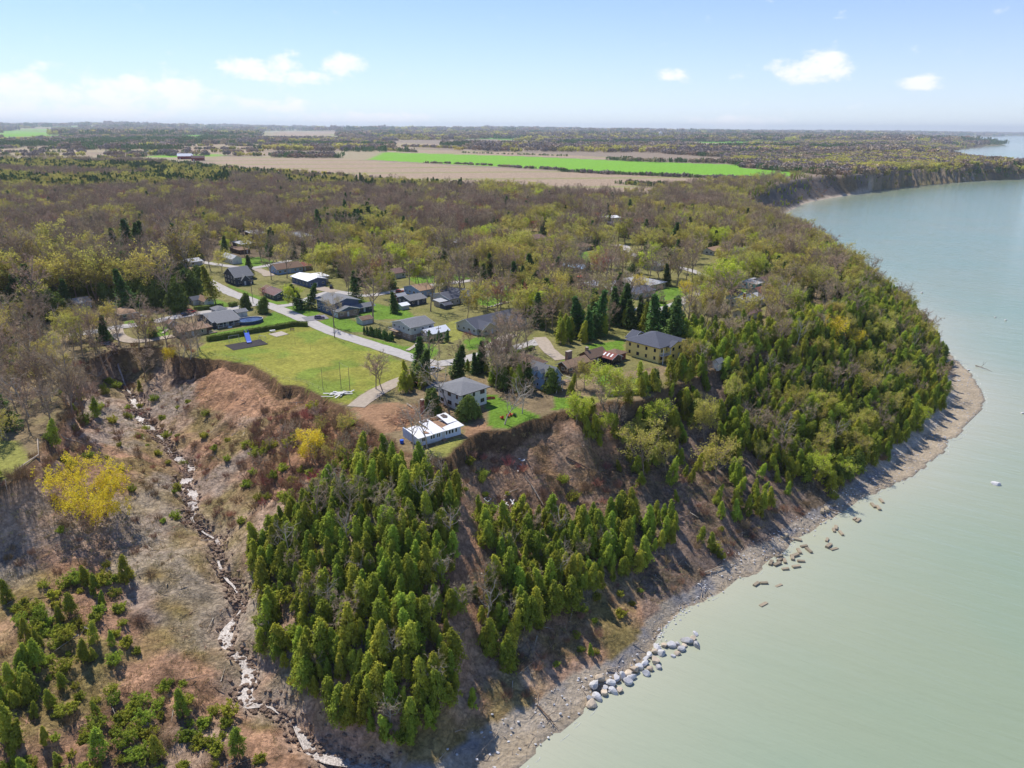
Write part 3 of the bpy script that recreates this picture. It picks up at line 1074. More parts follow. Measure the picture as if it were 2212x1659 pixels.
def hip_roof(mb, w, d, h, rise, ov, th=.16):
    x0, x1, y0, y1 = -ov, w + ov, -ov, d + ov
    if w >= d:
        r0, r1 = (d / 2, d / 2), (w - d / 2, d / 2)
    else:
        r0, r1 = (w / 2, w / 2), (w / 2, d - w / 2)
    z0 = h - .05
    vs = [(x0, y0, z0), (x1, y0, z0), (x1, y1, z0), (x0, y1, z0), (x0, y0, z0 + th), (x1, y0, z0 + th), (x1, y1, z0 + th), (x0, y1, z0 + th), (r0[0], r0[1], h + rise), (r1[0] + .01, r1[1] + .01, h + rise)]
    if w >= d:
        top = [(4, 5, 9, 8), (5, 6, 9), (6, 7, 8, 9), (7, 4, 8)]
    else:
        top = [(4, 5, 8), (5, 6, 9, 8), (6, 7, 9), (7, 4, 8, 9)]
    mb.add(vs, [(0, 3, 2, 1), (0, 1, 5, 4), (1, 2, 6, 5), (2, 3, 7, 6), (3, 0, 4, 7)] + top)


_wincache = {}


def window_mesh(w, h, dark=False):
    k = (round(w, 2), round(h, 2), dark)
    if k not in _wincache:
        f = MB()
        b = .09
        f.box(0, w, -.05, 0, 0, b).box(0, w, -.05, 0, h - b, h).box(0, b, -.05, 0, b, h - b).box(w - b, w, -.05, 0, b, h - b)
        if w > 1.0:
            f.box(w / 2 - .04, w / 2 + .04, -.045, 0, b, h - b)
        g = MB().box(b, w - b, -.02, 0, b, h - b)
        _wincache[k] = (f.mesh('window_frame', m_dtrim if dark else m_trim), g.mesh('window_pane', m_glass))
    return _wincache[k]


def put_window(root, face, pos, z, w, h, W_, D_, dark=False, frame=True):
    """face f: front (y=0), r: right (x=W), b: back, l: left"""
    x = pos
    loc, rz = {'f': ((x, -.012, z), 0), 'r': ((W_ + .012, x, z), R(90)), 'b': ((W_ - x, D_ + .012, z), R(180)), 'l': ((-.012, D_ - x, z), R(-90))}[face]
    fm, gm = window_mesh(w, h, dark)
    o = add_mesh('window', gm, root, loc, (0, 0, rz))
    if frame:
        add_mesh('frame', fm, o)
    return o


_doorm = {}


def put_door(root, face, pos, W_, D_, w=.95, h=2.05, garage=False, z=.12):
    key = (w, h, garage)
    if key not in _doorm:
        b = MB().box(0, w, -.06, 0, 0, h)
        if garage:
            for i in range(4):
                b.box(.06, w - .06, -.085, -.06, .05 + i * h / 4, (i + 1) * h / 4 - .04)
        _doorm[key] = b.mesh('door', m_door)
    loc, rz = {'f': ((pos, -.012, z), 0), 'r': ((W_ + .012, pos, z), R(90)), 'b': ((W_ - pos, D_ + .012, z), R(180)), 'l': ((-.012, D_ - pos, z), R(-90))}[face]
    return add_mesh('garage_door' if garage else 'door', _doorm[key], root, loc, (0, 0, rz))


def block(root, ox, oy, w, d, h, roof, rise, wm, rm, ov=.45, wins=True, storeys=1, frames=True, brick_base=None, seed=0, doors='f', dark_frames=False, z0=0.0, faces='flr', winw=1.3):
    """one wing: walls (with gable ends), roof, windows and a door, in the house's own axes"""
    hold = root
    if ox or oy or z0:
        hold = None
    mb = MB()
    x0, y0 = ox, oy
    mb.box(x0, x0 + w, y0, y0 + d, z0 - .6, z0 + h)
    if roof == 'gx':
        mb.add([(x0, y0, z0 + h), (x0, y0 + d, z0 + h), (x0, y0 + d / 2, z0 + h + rise)], [(0, 2, 1)]).add([(x0 + w, y0, z0 + h), (x0 + w, y0 + d, z0 + h), (x0 + w, y0 + d / 2, z0 + h + rise)], [(0, 1, 2)])
    if roof == 'gy':
        mb.add([(x0, y0, z0 + h), (x0 + w, y0, z0 + h), (x0 + w / 2, y0, z0 + h + rise)], [(0, 1, 2)]).add([(x0, y0 + d, z0 + h), (x0 + w, y0 + d, z0 + h), (x0 + w / 2, y0 + d, z0 + h + rise)], [(0, 2, 1)])
    wall = mb.build('wall', wm, root)
    rb = MB()
    if roof in ('gx', 'gy'):
        gable_roof(rb, w, d, h, rise, ov, roof[1])
    elif roof == 'hip':
        hip_roof(rb, w, d, h, rise, ov)
    else:
        k = rise / d if d else 0
        vs = [(-ov, -ov, h), (w + ov, -ov, h), (w + ov, d + ov, h + rise), (-ov, d + ov, h + rise)]
        vs += [(x, y, z + .18) for x, y, z in vs]
        rb.add(vs, [(0, 3, 2, 1), (4, 5, 6, 7), (0, 1, 5, 4), (1, 2, 6, 5), (2, 3, 7, 6), (3, 0, 4, 7)])
    ro = rb.build('roof', rm, root)
    ro.location = (x0, y0, z0)
    if brick_base:
        MB().box(x0 - .06, x0 + w + .06, y0 - .06, y0 + d + .06, z0 - .5, z0 + h / storeys - .25).build('brick_base', brick_base, root)
    # fascia along the visible eaves
    if roof != 'flat' and frames:
        mf = m_dtrim if dark_frames else m_trim
        BF = [(0, 3, 2, 1), (4, 5, 6, 7), (0, 1, 5, 4), (1, 2, 6, 5), (2, 3, 7, 6), (3, 0, 4, 7)]
        if roof in ('gx', 'gy'):
            A, B = (w, d) if roof == 'gx' else (d, w)
            k = rise / (B / 2)
            for xx in (-ov - .03, A + ov):
                fb = MB()
                for s in (0, 1):
                    ya, yb = (-ov, B / 2) if s == 0 else (B / 2, B + ov)
                    za, zb = (h - ov * k, h + rise) if s == 0 else (h + rise, h - ov * k)
                    vs = [(xx, ya, za - .06), (xx + .03, ya, za - .06), (xx + .03, yb, zb - .06), (xx, yb, zb - .06), (xx, ya, za + .17), (xx + .03, ya, za + .17), (xx + .03, yb, zb + .17), (xx, yb, zb + .17)]
                    fb.add(vs if roof == 'gx' else [(y, x, z) for x, y, z in vs], BF)
                fb.build('fascia', mf, ro)
        else:
            MB().box(-ov - .03, w + ov + .03, -ov - .03, -ov, h - .1, h + .1).build('fascia', mf, ro)
            MB().box(-ov - .03, -ov, -ov, d + ov, h - .1, h + .1).build('fascia', mf, ro)
            MB().box(w + ov, w + ov + .03, -ov, d + ov, h - .1, h + .1).build('fascia', mf, ro)
    if wins:
        rs = random.Random(seed)
        sh = h / storeys
        for f in faces:
            ln = w if f in 'fb' else d
            n = max(1, int(ln / 3.0))
            for st in range(storeys):
                for i in range(n):
                    ww = rs.choice((.9, winw, winw, winw + .3))
                    if ln < 3.2:
                        ww = .8
                    c = ln * (i + .5) / n - ww / 2
                    if st == 0 and f == doors and i == n // 2:
                        dd = put_door(root, f, c, w, d, z=.12 + z0)
                        dd.location.x += x0
                        dd.location.y += y0
                        continue
                    wo = put_window(root, f, c, z0 + st * sh + (.95 if sh > 2 else .7), ww, min(1.25, sh * .45), w, d, dark_frames, frames)
                    wo.location.x += x0
                    wo.location.y += y0
    return wall, ro


def chimney(root, x, y, z0, z1, w=.9, d=.7, m=None):
    c = MB().box(x, x + w, y, y + d, z0, z1).build('chimney', m or m_chim, root)
    MB().box(x - .07, x + w + .07, y - .07, y + d + .07, z1, z1 + .12).build('chimney_cap', m_conc, c)


def house(name, label, L, F, Rr, h=2.6, roof='gx', rise=1.5, wall='white', rf='grey', yaw=YAW, cat='house', ov=.45, frames=True, **kw):
    F_, e1, e2, w, d = rect_from(L, F, Rr, yaw)
    z = float(ground_z(F_[0] + (e1[0] * w + e2[0] * d) / 2, F_[1] + (e1[1] * w + e2[1] * d) / 2))
    root = thing(name, label, cat, (F_[0], F_[1], z), R(yaw))
    block(root, 0, 0, w, d, h, roof, rise, WALL[wall], ROOF[rf], ov=ov, seed=len(FOOT), frames=frames, **kw)
    FOOT.append((F_ - 1.5 * (e1 + e2), e1, e2, w + 3, d + 3))
    root['w'], root['d'] = w, d
    return root, w, d


class RailSet:
    def __init__(s):
        s.runs = []

    def build(s, name, m, parent):
        for r_ in s.runs:
            r_.build(name, m, parent)


def rail(rs, x0, y0, x1, y1, z, h=1.0, n=8):
    mb = MB()
    rs.runs.append(mb)
    mb.tube([(x0, y0, z + h), (x1, y1, z + h)], .05, 4).tube([(x0, y0, z + .1), (x1, y1, z + .1)], .04, 4)
    for i in range(n + 1):
        t = i / n
        x, y = x0 + (x1 - x0) * t, y0 + (y1 - y0) * t
        mb.tube([(x, y, z), (x, y, z + h)], .03, 4)


def build_houses():
    # --- cottages beside the park
    r, w, d = house('cottage', 'tan cottage with brown gable roof beside the park hedge and ravine', (379, 722), (390, 732), (449, 722), 2.6, 'gx', 1.7, 'tan', 'tan')
    block(r, w - .2, 1.0, 2.6, d * .55, 2.2, 'flat', .3, WALL['brown'], ROOF['brown'], wins=False)
    dk = MB().box(w + .3, w + 3.6, -1.4, 1.0, .15, .3).build('deck', m_wood, r)
    rb = RailSet()
    rail(rb, w + .3, -1.4, w + 3.6, -1.4, .3)
    rb.build('railing', m_trim, dk)
    r, w, d = house('bungalow', 'long bungalow with grey shingle roof and white railed porch beside round pool', (425, 694), (462, 711), (518, 700), 2.7, 'gx', 1.9, 'dark', 'grey')
    pb = MB().box(1.0, w * .9, -2.0, -.05, .1, .42).build('porch_floor', m_wood, r)
    for i in range(5):
        x = 1.1 + (w * .9 - 1.3) * i / 4
        MB().box(x, x + .16, -2.0, -1.84, .42, 2.45).build('porch_post', m_trim, r)
    rb = RailSet()
    rail(rb, 1.1, -1.9, w * .42, -1.9, .42)
    rail(rb, w * .6, -1.9, w * .88, -1.9, .42)
    rb.build('railing', m_trim, r)
    pr = MB().add([(.6, -2.3, 2.45), (w * .93, -2.3, 2.45), (w * .93, .3, 3.05), (.6, .3, 3.05), (.6, -2.3, 2.6), (w * .93, -2.3, 2.6), (w * .93, .3, 3.2), (.6, .3, 3.2)], [(0, 3, 2, 1), (4, 5, 6, 7), (0, 1, 5, 4), (1, 2, 6, 5), (2, 3, 7, 6), (3, 0, 4, 7)])
    pr.build('porch_roof', ROOF['grey'], r)
    st = MB()
    for i in range(3):
        st.box(w * .44, w * .58, -2.0 - .35 * (i + 1), -2.0 - .35 * i, 0, .42 - .14 * i)
    st.build('steps', m_trim, r)
    house('garage', 'small grey hip roofed garage behind the porch bungalow', (460, 676), (470, 682), (487, 677), 2.3, 'hip', 1.2, 'grey', 'grey', cat='garage')
    house('shed', 'small tan gabled shed with white door beside the tan cottage', (364, 706), (367, 711), (382, 707), 2.2, 'gy', 1.1, 'tan', 'brown', cat='shed', doors='f', faces='f')
    house('shed', 'white shed with dark windows beside the round pool', (505, 682), (515, 687), (529, 681), 2.3, 'gx', .8, 'white', 'grey', cat='shed')
    r, w, d = house('cottage', 'small cream cottage with brown roof behind a clipped hedge', (431, 655), (443, 663), (464, 660), 2.6, 'gy', 1.3, 'cream', 'brown')
    r, w, d = house('house', 'dark blue steep gabled house with grey roof by the bend of the road', (495, 607), (511, 617), (537, 608), 4.6, 'gx', 4.0, 'dark', 'grey', storeys=2, ov=.6)
    block(r, w * .25, -1.6, w * .45, 2.2, 3.2, 'gy', 2.2, WALL['dark'], ROOF['grey'], storeys=1)
    house('house', 'white house with tall gable windows and pale metal roof', (485, 563), (503, 571), (518, 567), 3.2, 'gy', 1.8, 'white', 'pale', winw=1.0)
    house('house', 'low brown house under trees with long flat roof', (497, 543), (518, 549), (536, 545), 2.6, 'flat', .3, 'brown', 'brown', frames=False)
    house('house', 'dark house with flat white roof among yellow trees', (511, 532), (522, 538), (546, 533), 3.2, 'flat', .4, 'dark', 'pale', frames=False)
    house('house', 'two storey brown house with pale roof at the forest edge', (537, 517), (548, 522), (566, 517), 5.4, 'flat', .8, 'brown', 'pale', storeys=2, frames=False)
    house('house', 'tall dark brown house with grey roof against the conifers', (638, 522), (650, 531), (668, 525), 6.0, 'flat', .9, 'brown', 'grey', storeys=2, frames=False)
    r, w, d = house('house', 'pale blue grey house with steep gables beside a rust roofed house', (587, 587), (600, 593), (639, 581), 3.0, 'gx', 2.4, 'blue', 'brown')
    house('house', 'house with rust brown hip roof and white roof vent', (637, 581), (644, 586), (674, 581), 2.7, 'hip', 2.0, 'brick', 'red')
    r, w, d = house('house', 'blue grey house with broad bright white roof behind the spruces', (638, 609), (667, 621), (691, 611), 3.6, 'gy', 1.2, 'slate', 'white', ov=.8)
    block(r, w - .1, d * .35, 5.2, d * .5, 3.3, 'flat', .5, WALL['beige'], ROOF['white'], seed=3, ov=.6)
    r, w, d = house('bungalow', 'dark green bungalow with brown roof and three white framed windows', (571, 640), (594, 649), (620, 641), 2.6, 'gy', 1.6, 'green', 'plum', ov=.6)
    block(r, w * .2, d - .1, w * .7, 5.0, 3.0, 'gy', 1.4, WALL['dark'], ROOF['brown'], seed=5)
    house('house', 'pale roofed house with white walls among trees at the far left', (146, 659), (165, 668), (192, 659), 2.7, 'gx', 1.3, 'white', 'pale')
    r, w, d = house('cottage', 'cottage with brown roof and white porch beside the left street', (246, 682), (262, 692), (293, 683), 2.6, 'hip', 1.6, 'brick', 'tan')
    house('cottage', 'white cottage half hidden behind dark cedars', (410, 655), (418, 660), (432, 656), 2.5, 'gx', 1.2, 'white', 'dark', frames=False)
    house('cottage', 'low cottage with long pale roof in the left woods', (287, 586), (300, 592), (334, 588), 2.5, 'gx', 1.0, 'grey', 'pale', frames=False)
    house('cottage', 'cottage with bright roof under the red budding tree', (356, 569), (370, 577), (396, 571), 2.5, 'gx', 1.1, 'white', 'white', frames=False)
    house('cottage', 'cottage with pale roof right of the bright roofed one under bare trees', (398, 569), (411, 576), (431, 570), 2.5, 'gx', 1.1, 'grey', 'pale', frames=False)
    house('cottage', 'grey cottage at the lane end in the left woods', (266, 557), (275, 564), (290, 559), 2.6, 'gx', 1.3, 'grey', 'pale', frames=False)
    house('cottage', 'brown cottage beside the small lawn in the left woods', (304, 567), (314, 573), (331, 568), 2.4, 'gx', 1.1, 'brown', 'tan', frames=False)
    # --- street through the middle
    r, w, d = house('house', 'slate blue two storey house with grey hip roof and front garage', (694, 668), (722, 682), (764, 668), 5.6, 'gy', 1.6, 'slate', 'grey', storeys=2, ov=.8, faces='lr', brick_base=None)
    block(r, -.8, -5.0, w * .8, 5.1, 3.0, 'gy', 1.5, WALL['slate'], ROOF['grey'], seed=12, doors='f', ov=.6, brick_base=WALL['brick'], faces='f')
    put_door(r, 'l', 0, w, d, 4.2, 2.2, True).location = (-.83, -.6, .1)
    block(r, w * .8 - .9, -3.0, 9.5, 4.6, 2.5, 'gx', 1.1, WALL['dark'], ROOF['grey'], seed=14, ov=.7)
    house('shed', 'small grey shed with white door beside the dark cedar row', (773, 697), (783, 702), (801, 696), 2.2, 'gx', 1.0, 'grey', 'brown', cat='shed', faces='f')
    r, w, d = house('house', 'pale grey two storey house with brick ground floor beside glare-white roofed wing', (853, 721), (889, 736), (924, 720), 5.4, 'gx', 1.7, 'grey', 'grey', storeys=2, ov=.5, brick_base=WALL['brick'], winw=1.2)
    block(r, w * .42, -4.4, w * .95, 5.4, 2.6, 'gx', 1.5, WALL['beige'], ROOF['white'], seed=21, ov=.5)  # wing's roof: sun reflection off the metal is put into its white colour
    block(r, w * .42 - .9, -4.9, 2.6, 3.0, 2.5, 'gy', 1.1, WALL['beige'], ROOF['dark'], wins=False, ov=.4)
    bl = MB().box(-2.2, -.05, d * .55, d - .3, 2.55, 2.75).build('balcony', m_wood, r)
    rb = RailSet()
    rail(rb, -2.2, d * .55, -2.2, d - .3, 2.75)
    rb.build('railing', m_trim, bl)
    house('shed', 'small white roofed garden shed beside the dark bungalow', (862, 664), (869, 669), (884, 666), 2.0, 'gx', .8, 'grey', 'white', cat='shed', wins=False)
    r, w, d = house('bungalow', 'dark brown bungalow with grey metal roof and one square white window', (870, 651), (887, 661), (924, 655), 2.7, 'gx', 1.5, 'dark', 'grey')
    block(r, .6, d - .05, w * .5, 4.0, 2.7, 'gx', 1.2, WALL['redbrick'], ROOF['pale'], seed=8)
    r, w, d = house('house', 'tan house with pale blue end wall behind the dark bungalow', (892, 628), (908, 641), (950, 638), 3.2, 'gx', 1.7, 'blue', 'tan')
    r, w, d = house('house', 'grey house with two dark gabled roofs beside the bright lawn', (948, 645), (972, 660), (1012, 646), 3.0, 'gx', 1.9, 'grey', 'dark')
    block(r, w * .5, d * .3, w * .5, d * .8, 3.8, 'gy', 1.6, WALL['brown'], ROOF['dark'], seed=33)
    house('shed', 'small open wooden shed with pale roof beside the grey house', (945, 659), (950, 664), (962, 660), 2.5, 'flat', .5, 'tan', 'pale', cat='shed', wins=False)
    house('shed', 'dark garden shed below the grey house', (955, 664), (962, 668), (972, 664), 1.9, 'gx', .7, 'dark', 'dark', cat='shed', wins=False)
    r, w, d = house('house', 'long low house with big charcoal roof and front gables', (997, 708), (1030, 724), (1112, 693), 2.8, 'gx', 2.9, 'grey', 'dark', ov=.6)
    block(r, 1.2, -2.2, 7.2, d * .5, 2.8, 'gy', 2.2, WALL['beige'], ROOF['dark'], seed=41, ov=.6)
    block(r, w * .62, -3.2, 8.5, d * .6, 2.8, 'gy', 1.9, WALL['white'], ROOF['dark'], seed=42, ov=.6)
    house('house', 'low house with grey roof hidden behind leafless trees up the street', (836, 597), (846, 604), (872, 598), 3.0, 'gx', 1.8, 'grey', 'plum', frames=False)
    house('house', 'house with broad mauve grey roof deep among the trees', (768, 544), (782, 552), (810, 545), 3.2, 'gx', 2.2, 'grey', 'plum', frames=False)
    house('house', 'white gabled house behind the dark spruces mid forest', (975, 527), (986, 535), (1010, 528), 3.2, 'gy', 2.0, 'white', 'pale', frames=False)
    # --- by the bluff
    r, w, d = house('house', 'white two storey house with low dark hip roof at the bluff top', (946, 869), (996, 889), (1047, 869), 5.4, 'hip', 1.7, 'white', 'grey', storeys=2, ov=.9, dark_frames=True, winw=1.5)
    bl = MB().box(w + .02, w + 1.6, 1.0, d - .2, 2.6, 2.78).build('balcony', m_wood, r)
    rb = RailSet()
    rail(rb, w + 1.6, 1.0, w + 1.6, d - .2, 2.78)
    rb.build('railing', m_dtrim, bl)
    r, w, d = house('house', 'blue grey house with steep grey roof and white balcony near the bluff', (1143, 828), (1186, 847), (1209, 837), 4.6, 'gy', 3.2, 'blue', 'grey', storeys=2, ov=.5)
    bl = MB().box(w * .2, w + 2.2, -2.2, -.05, 2.5, 2.68).build('balcony', m_wood, r)
    rb = RailSet()
    rail(rb, w * .2, -2.2, w + 2.2, -2.2, 2.68)
    rail(rb, w + 2.2, -2.2, w + 2.2, 0, 2.68, n=4)
    rb.build('railing', m_trim, bl)
    for x in (w * .2, w * .7, w + 2.1):
        MB().box(x, x + .14, -2.2, -2.06, -.4, 2.5).build('balcony_post', m_trim, r)
    for yy in (d * .3, d * .6):
        block(r, -.5, yy, 1.8, 1.7, 1.3, 'gx', .8, WALL['blue'], ROOF['grey'], wins=False, ov=.2, z0=4.6)
    r, w, d = house('house', 'house with brown hip roof beside the gravel driveway', (1102, 788), (1148, 806), (1172, 794), 2.7, 'hip', 2.4, 'brown', 'brown', ov=.6)
    r, w, d = house('house', 'long brown house with brick chimney and skylit sunroom below yellow house', (1212, 800), (1226, 809), (1283, 792), 2.7, 'gx', 1.3, 'brown', 'tan', ov=.7)
    block(r, w - 1.0, d * .1, 9.0, d * 1.1, 3.2, 'gx', 1.7, WALL['brown'], ROOF['brown'], seed=51, ov=.6, dark_frames=True)
    wl, ro = block(r, w + 5.0, -4.6, 5.4, 5.8, 2.6, 'gy', 1.3, WALL['brown'], ROOF['red'], seed=52, ov=.5, wins=False)
    for i in range(5):
        put_window(r, 'f', 0, .3, .95, 2.0, 1, 1, True).location = (w + 5.1 + i * 1.05, -4.64, .3)
        o = put_window(r, 'l', 0, .3, .95, 2.0, 1, 1, True)
        o.location = (w + 4.96, -3.6 + i * 1.0, .3)
    for i in range(3):
        s = MB().box(-.2, 1.5, -.3, .3, 0, .1).build('skylight', m_trim, ro)
        s.location = (.8, 1.2 + i * 1.6, 3.05)
        s.rotation_euler = (0, -math.atan2(1.3, 2.7), 0)
    block(r, w + 9.6, -3.0, 5.6, 5.2, 2.6, 'hip', 1.3, WALL['redbrick'], ROOF['brown'], seed=53, ov=.5, dark_frames=True)
    chimney(r, 4.2, d - .6, 2, 6.2, 2.4, 1.2, WALL['brick'])
    chimney(r, w + .4, d * .7, 3, 6.0, .9, .9, WALL['brick'])
    r, w, d = house('house', 'yellow two storey house with large grey hip roof and corner balcony', (1346, 768), (1422, 786), (1470, 765), 5.7, 'hip', 3.2, 'yellow', 'dark', storeys=2, ov=.7, dark_frames=True, winw=.9)
    block(r, w * .3, -1.4, w * .5, 1.6, 5.4, 'gy', 1.3, WALL['yellow'], ROOF['dark'], seed=61, ov=.5, storeys=2, dark_frames=True, faces='f')
    block(r, w * .25, d - .2, w * .5, 3.0, 5.4, 'gy', 2.0, WALL['yellow'], ROOF['dark'], seed=62, ov=.5, wins=False)
    bl = MB().box(.1, w * .3, -1.8, -.05, 2.7, 2.88).build('balcony', m_conc, r)
    rb = RailSet()
    rail(rb, .1, -1.8, w * .3, -1.8, 2.88, n=6)
    rail(rb, .1, -1.8, .1, 0, 2.88, n=4)
    rb.build('railing', m_trim, bl)
    for x in (.1, w * .3 - .2):
        MB().box(x, x + .18, -1.8, -1.62, -.3, 5.4).build('balcony_post', m_trim, r)
    # --- far right cottages
    house('house', 'low house with terracotta roof by the upper street', (1343, 484), (1353, 489), (1399, 484), 3.0, 'gx', 2.6, 'brown', 'terra', frames=False, yaw=30)
    house('house', 'dark blue house beside the terracotta roofed one', (1312, 490), (1328, 498), (1349, 491), 4.2, 'gx', 2.0, 'slate', 'dark', frames=False)
    house('house', 'house with white roof strip under the far trees', (1294, 475), (1302, 479), (1332, 475), 3.0, 'gx', 1.3, 'white', 'white', frames=False, yaw=30)
    house('house', 'dark roofed house with white van beyond the village trees', (1208, 474), (1218, 479), (1250, 474), 2.8, 'gx', 1.5, 'dark', 'dark', frames=False, yaw=30)
    house('house', 'brown roofed house under the bare forest', (1062, 469), (1070, 475), (1092, 470), 3.2, 'gx', 2.6, 'brown', 'brown', frames=False)
    house('shed', 'small teal roofed shed deep in the forest', (1152, 450), (1158, 453), (1172, 450), 3.0, 'gx', 1.5, 'teal', 'blue', frames=False, cat='shed', wins=False)
    r, w, d = house('house', 'beige house with small gable and pale fence in front', (1148, 533), (1166, 542), (1200, 533), 3.0, 'gx', 1.7, 'beige', 'brown', frames=False)
    house('house', 'brown house above the beige one with dark gables', (1140, 520), (1150, 526), (1168, 520), 3.0, 'gx', 2.0, 'brown', 'plum', frames=False)
    house('house', 'brown hip roofed house behind the sunlit lawn', (1243, 537), (1253, 544), (1270, 537), 2.7, 'hip', 2.2, 'brick', 'brown', frames=False)
    house('cottage', 'white cottage with pale blue metal roof and open porch', (1235, 579), (1258, 592), (1272, 586), 2.8, 'gy', 1.4, 'cream', 'blue', frames=False)
    house('cottage', 'wide house with light grey hip roof behind the orange budding tree', (1334, 617), (1374, 636), (1423, 618), 2.9, 'hip', 2.4, 'beige', 'pale', ov=.7, frames=False)
    house('house', 'dark roofed house directly below the light grey hip roof', (1350, 634), (1374, 647), (1400, 634), 2.7, 'gx', 1.6, 'grey', 'dark')
    house('cottage', 'small white cottage with dark blue end beside the red umbrella', (1266, 620), (1273, 629), (1289, 621), 2.8, 'gx', 1.2, 'slate', 'white', frames=False)
    house('house', 'house with dusty pale roof behind the budding cedars', (1300, 625), (1324, 641), (1343, 630), 2.8, 'gx', 1.8, 'grey', 'pale', frames=False)
    house('cottage', 'grey cottage in front of the long dark hedge', (1404, 577), (1420, 586), (1444, 578), 2.8, 'gx', 1.6, 'grey', 'grey', frames=False)
    house('cottage', 'small teal cottage with pale flat roof near the headland', (1614, 617), (1631, 626), (1650, 617), 2.7, 'flat', .5, 'teal', 'pale', frames=False)
    house('house', 'house with red brown roof beside the teal cottage', (1626, 638), (1645, 649), (1670, 638), 3.0, 'gx', 2.4, 'grey', 'red', frames=False)
    r, w, d = house('house', 'grey roofed house with red brick chimney near the headland', (1595, 655), (1616, 669), (1642, 655), 3.0, 'gx', 1.8, 'grey', 'pale', frames=False)
    chimney(r, 1.0, d * .3, 2, 7.0, 1.3, 1.0)
    house('shed', 'small pale blue gabled shed beside the small green lawn', (1580, 642), (1591, 650), (1601, 644), 2.6, 'gy', 1.4, 'blue', 'brown', frames=False, cat='shed', wins=False)
    house('house', 'pale roofed house strung under the yellow trees of the headland', (1524, 546), (1540, 552), (1575, 546), 3.0, 'gx', 1.6, 'grey', 'tan', frames=False)
    house('house', 'tan roofed house at the right end under the headland trees', (1590, 548), (1602, 554), (1628, 548), 3.0, 'gx', 1.6, 'grey', 'pale', frames=False)
    house('house', 'mauve grey roofed house behind the teal cottage', (1640, 612), (1655, 622), (1685, 612), 3.0, 'gx', 2.0, 'grey', 'plum', frames=False)
    house('house', 'grey house under bare trees below the red brown roof', (1598, 682), (1614, 694), (1642, 684), 3.0, 'gx', 1.8, 'grey', 'plum', frames=False)
    house('shed', 'small white shed in the cedars of the bluff slope', (1546, 792), (1551, 797), (1560, 792), 2.4, 'gx', 1.0, 'white', 'grey', frames=False, cat='shed', wins=False)


build_houses()
# ------------------------------------------------------------------ trees
m_bark = mat('bark_brown', lin(150, 134, 116), .95, .2, 2.0, .3, 8, .1)
m_barkw = mat('bark_pale', lin(176, 166, 150), .9, .2, 1.5, .3, 8, .1)
m_twig = mat('twigs_bare', lin(178, 156, 128), .95, .15, .3, 0, 8, .05, rand=.34, hue=.02)
m_twigred = mat('twigs_red_buds', lin(180, 118, 104), .95, .15, .3, 0, 8, .05, rand=.2, hue=.02)
m_cedar = mat('foliage_cedar', lin(166, 174, 66), .8, .30, .45, 0, 8, .1, translucent=.45, rand=.30, hue=.028)
m_spruce = mat('foliage_spruce', lin(96, 124, 62), .8, .25, .5, 0, 8, .1, translucent=.2, rand=.25, hue=.02)
m_bud = mat('foliage_spring', lin(188, 180, 90), .8, .22, .5, 0, 8, .1, translucent=.45, rand=.30, hue=.016)
m_gold = mat('foliage_gold', lin(232, 212, 66), .8, .2, .5, 0, 8, .1, translucent=.45, rand=.10)
m_lime = mat('foliage_lime', lin(194, 204, 76), .8, .2, .5, 0, 8, .1, translucent=.45, rand=.12)
m_brush = mat('brush_twigs', lin(156, 126, 100), .95, .2, .4, 0, 8, .05, rand=.25, hue=.03)
m_orange = mat('foliage_orange', lin(186, 112, 70), .8, .2, .5, 0, 8, .1, translucent=.4, rand=.1)


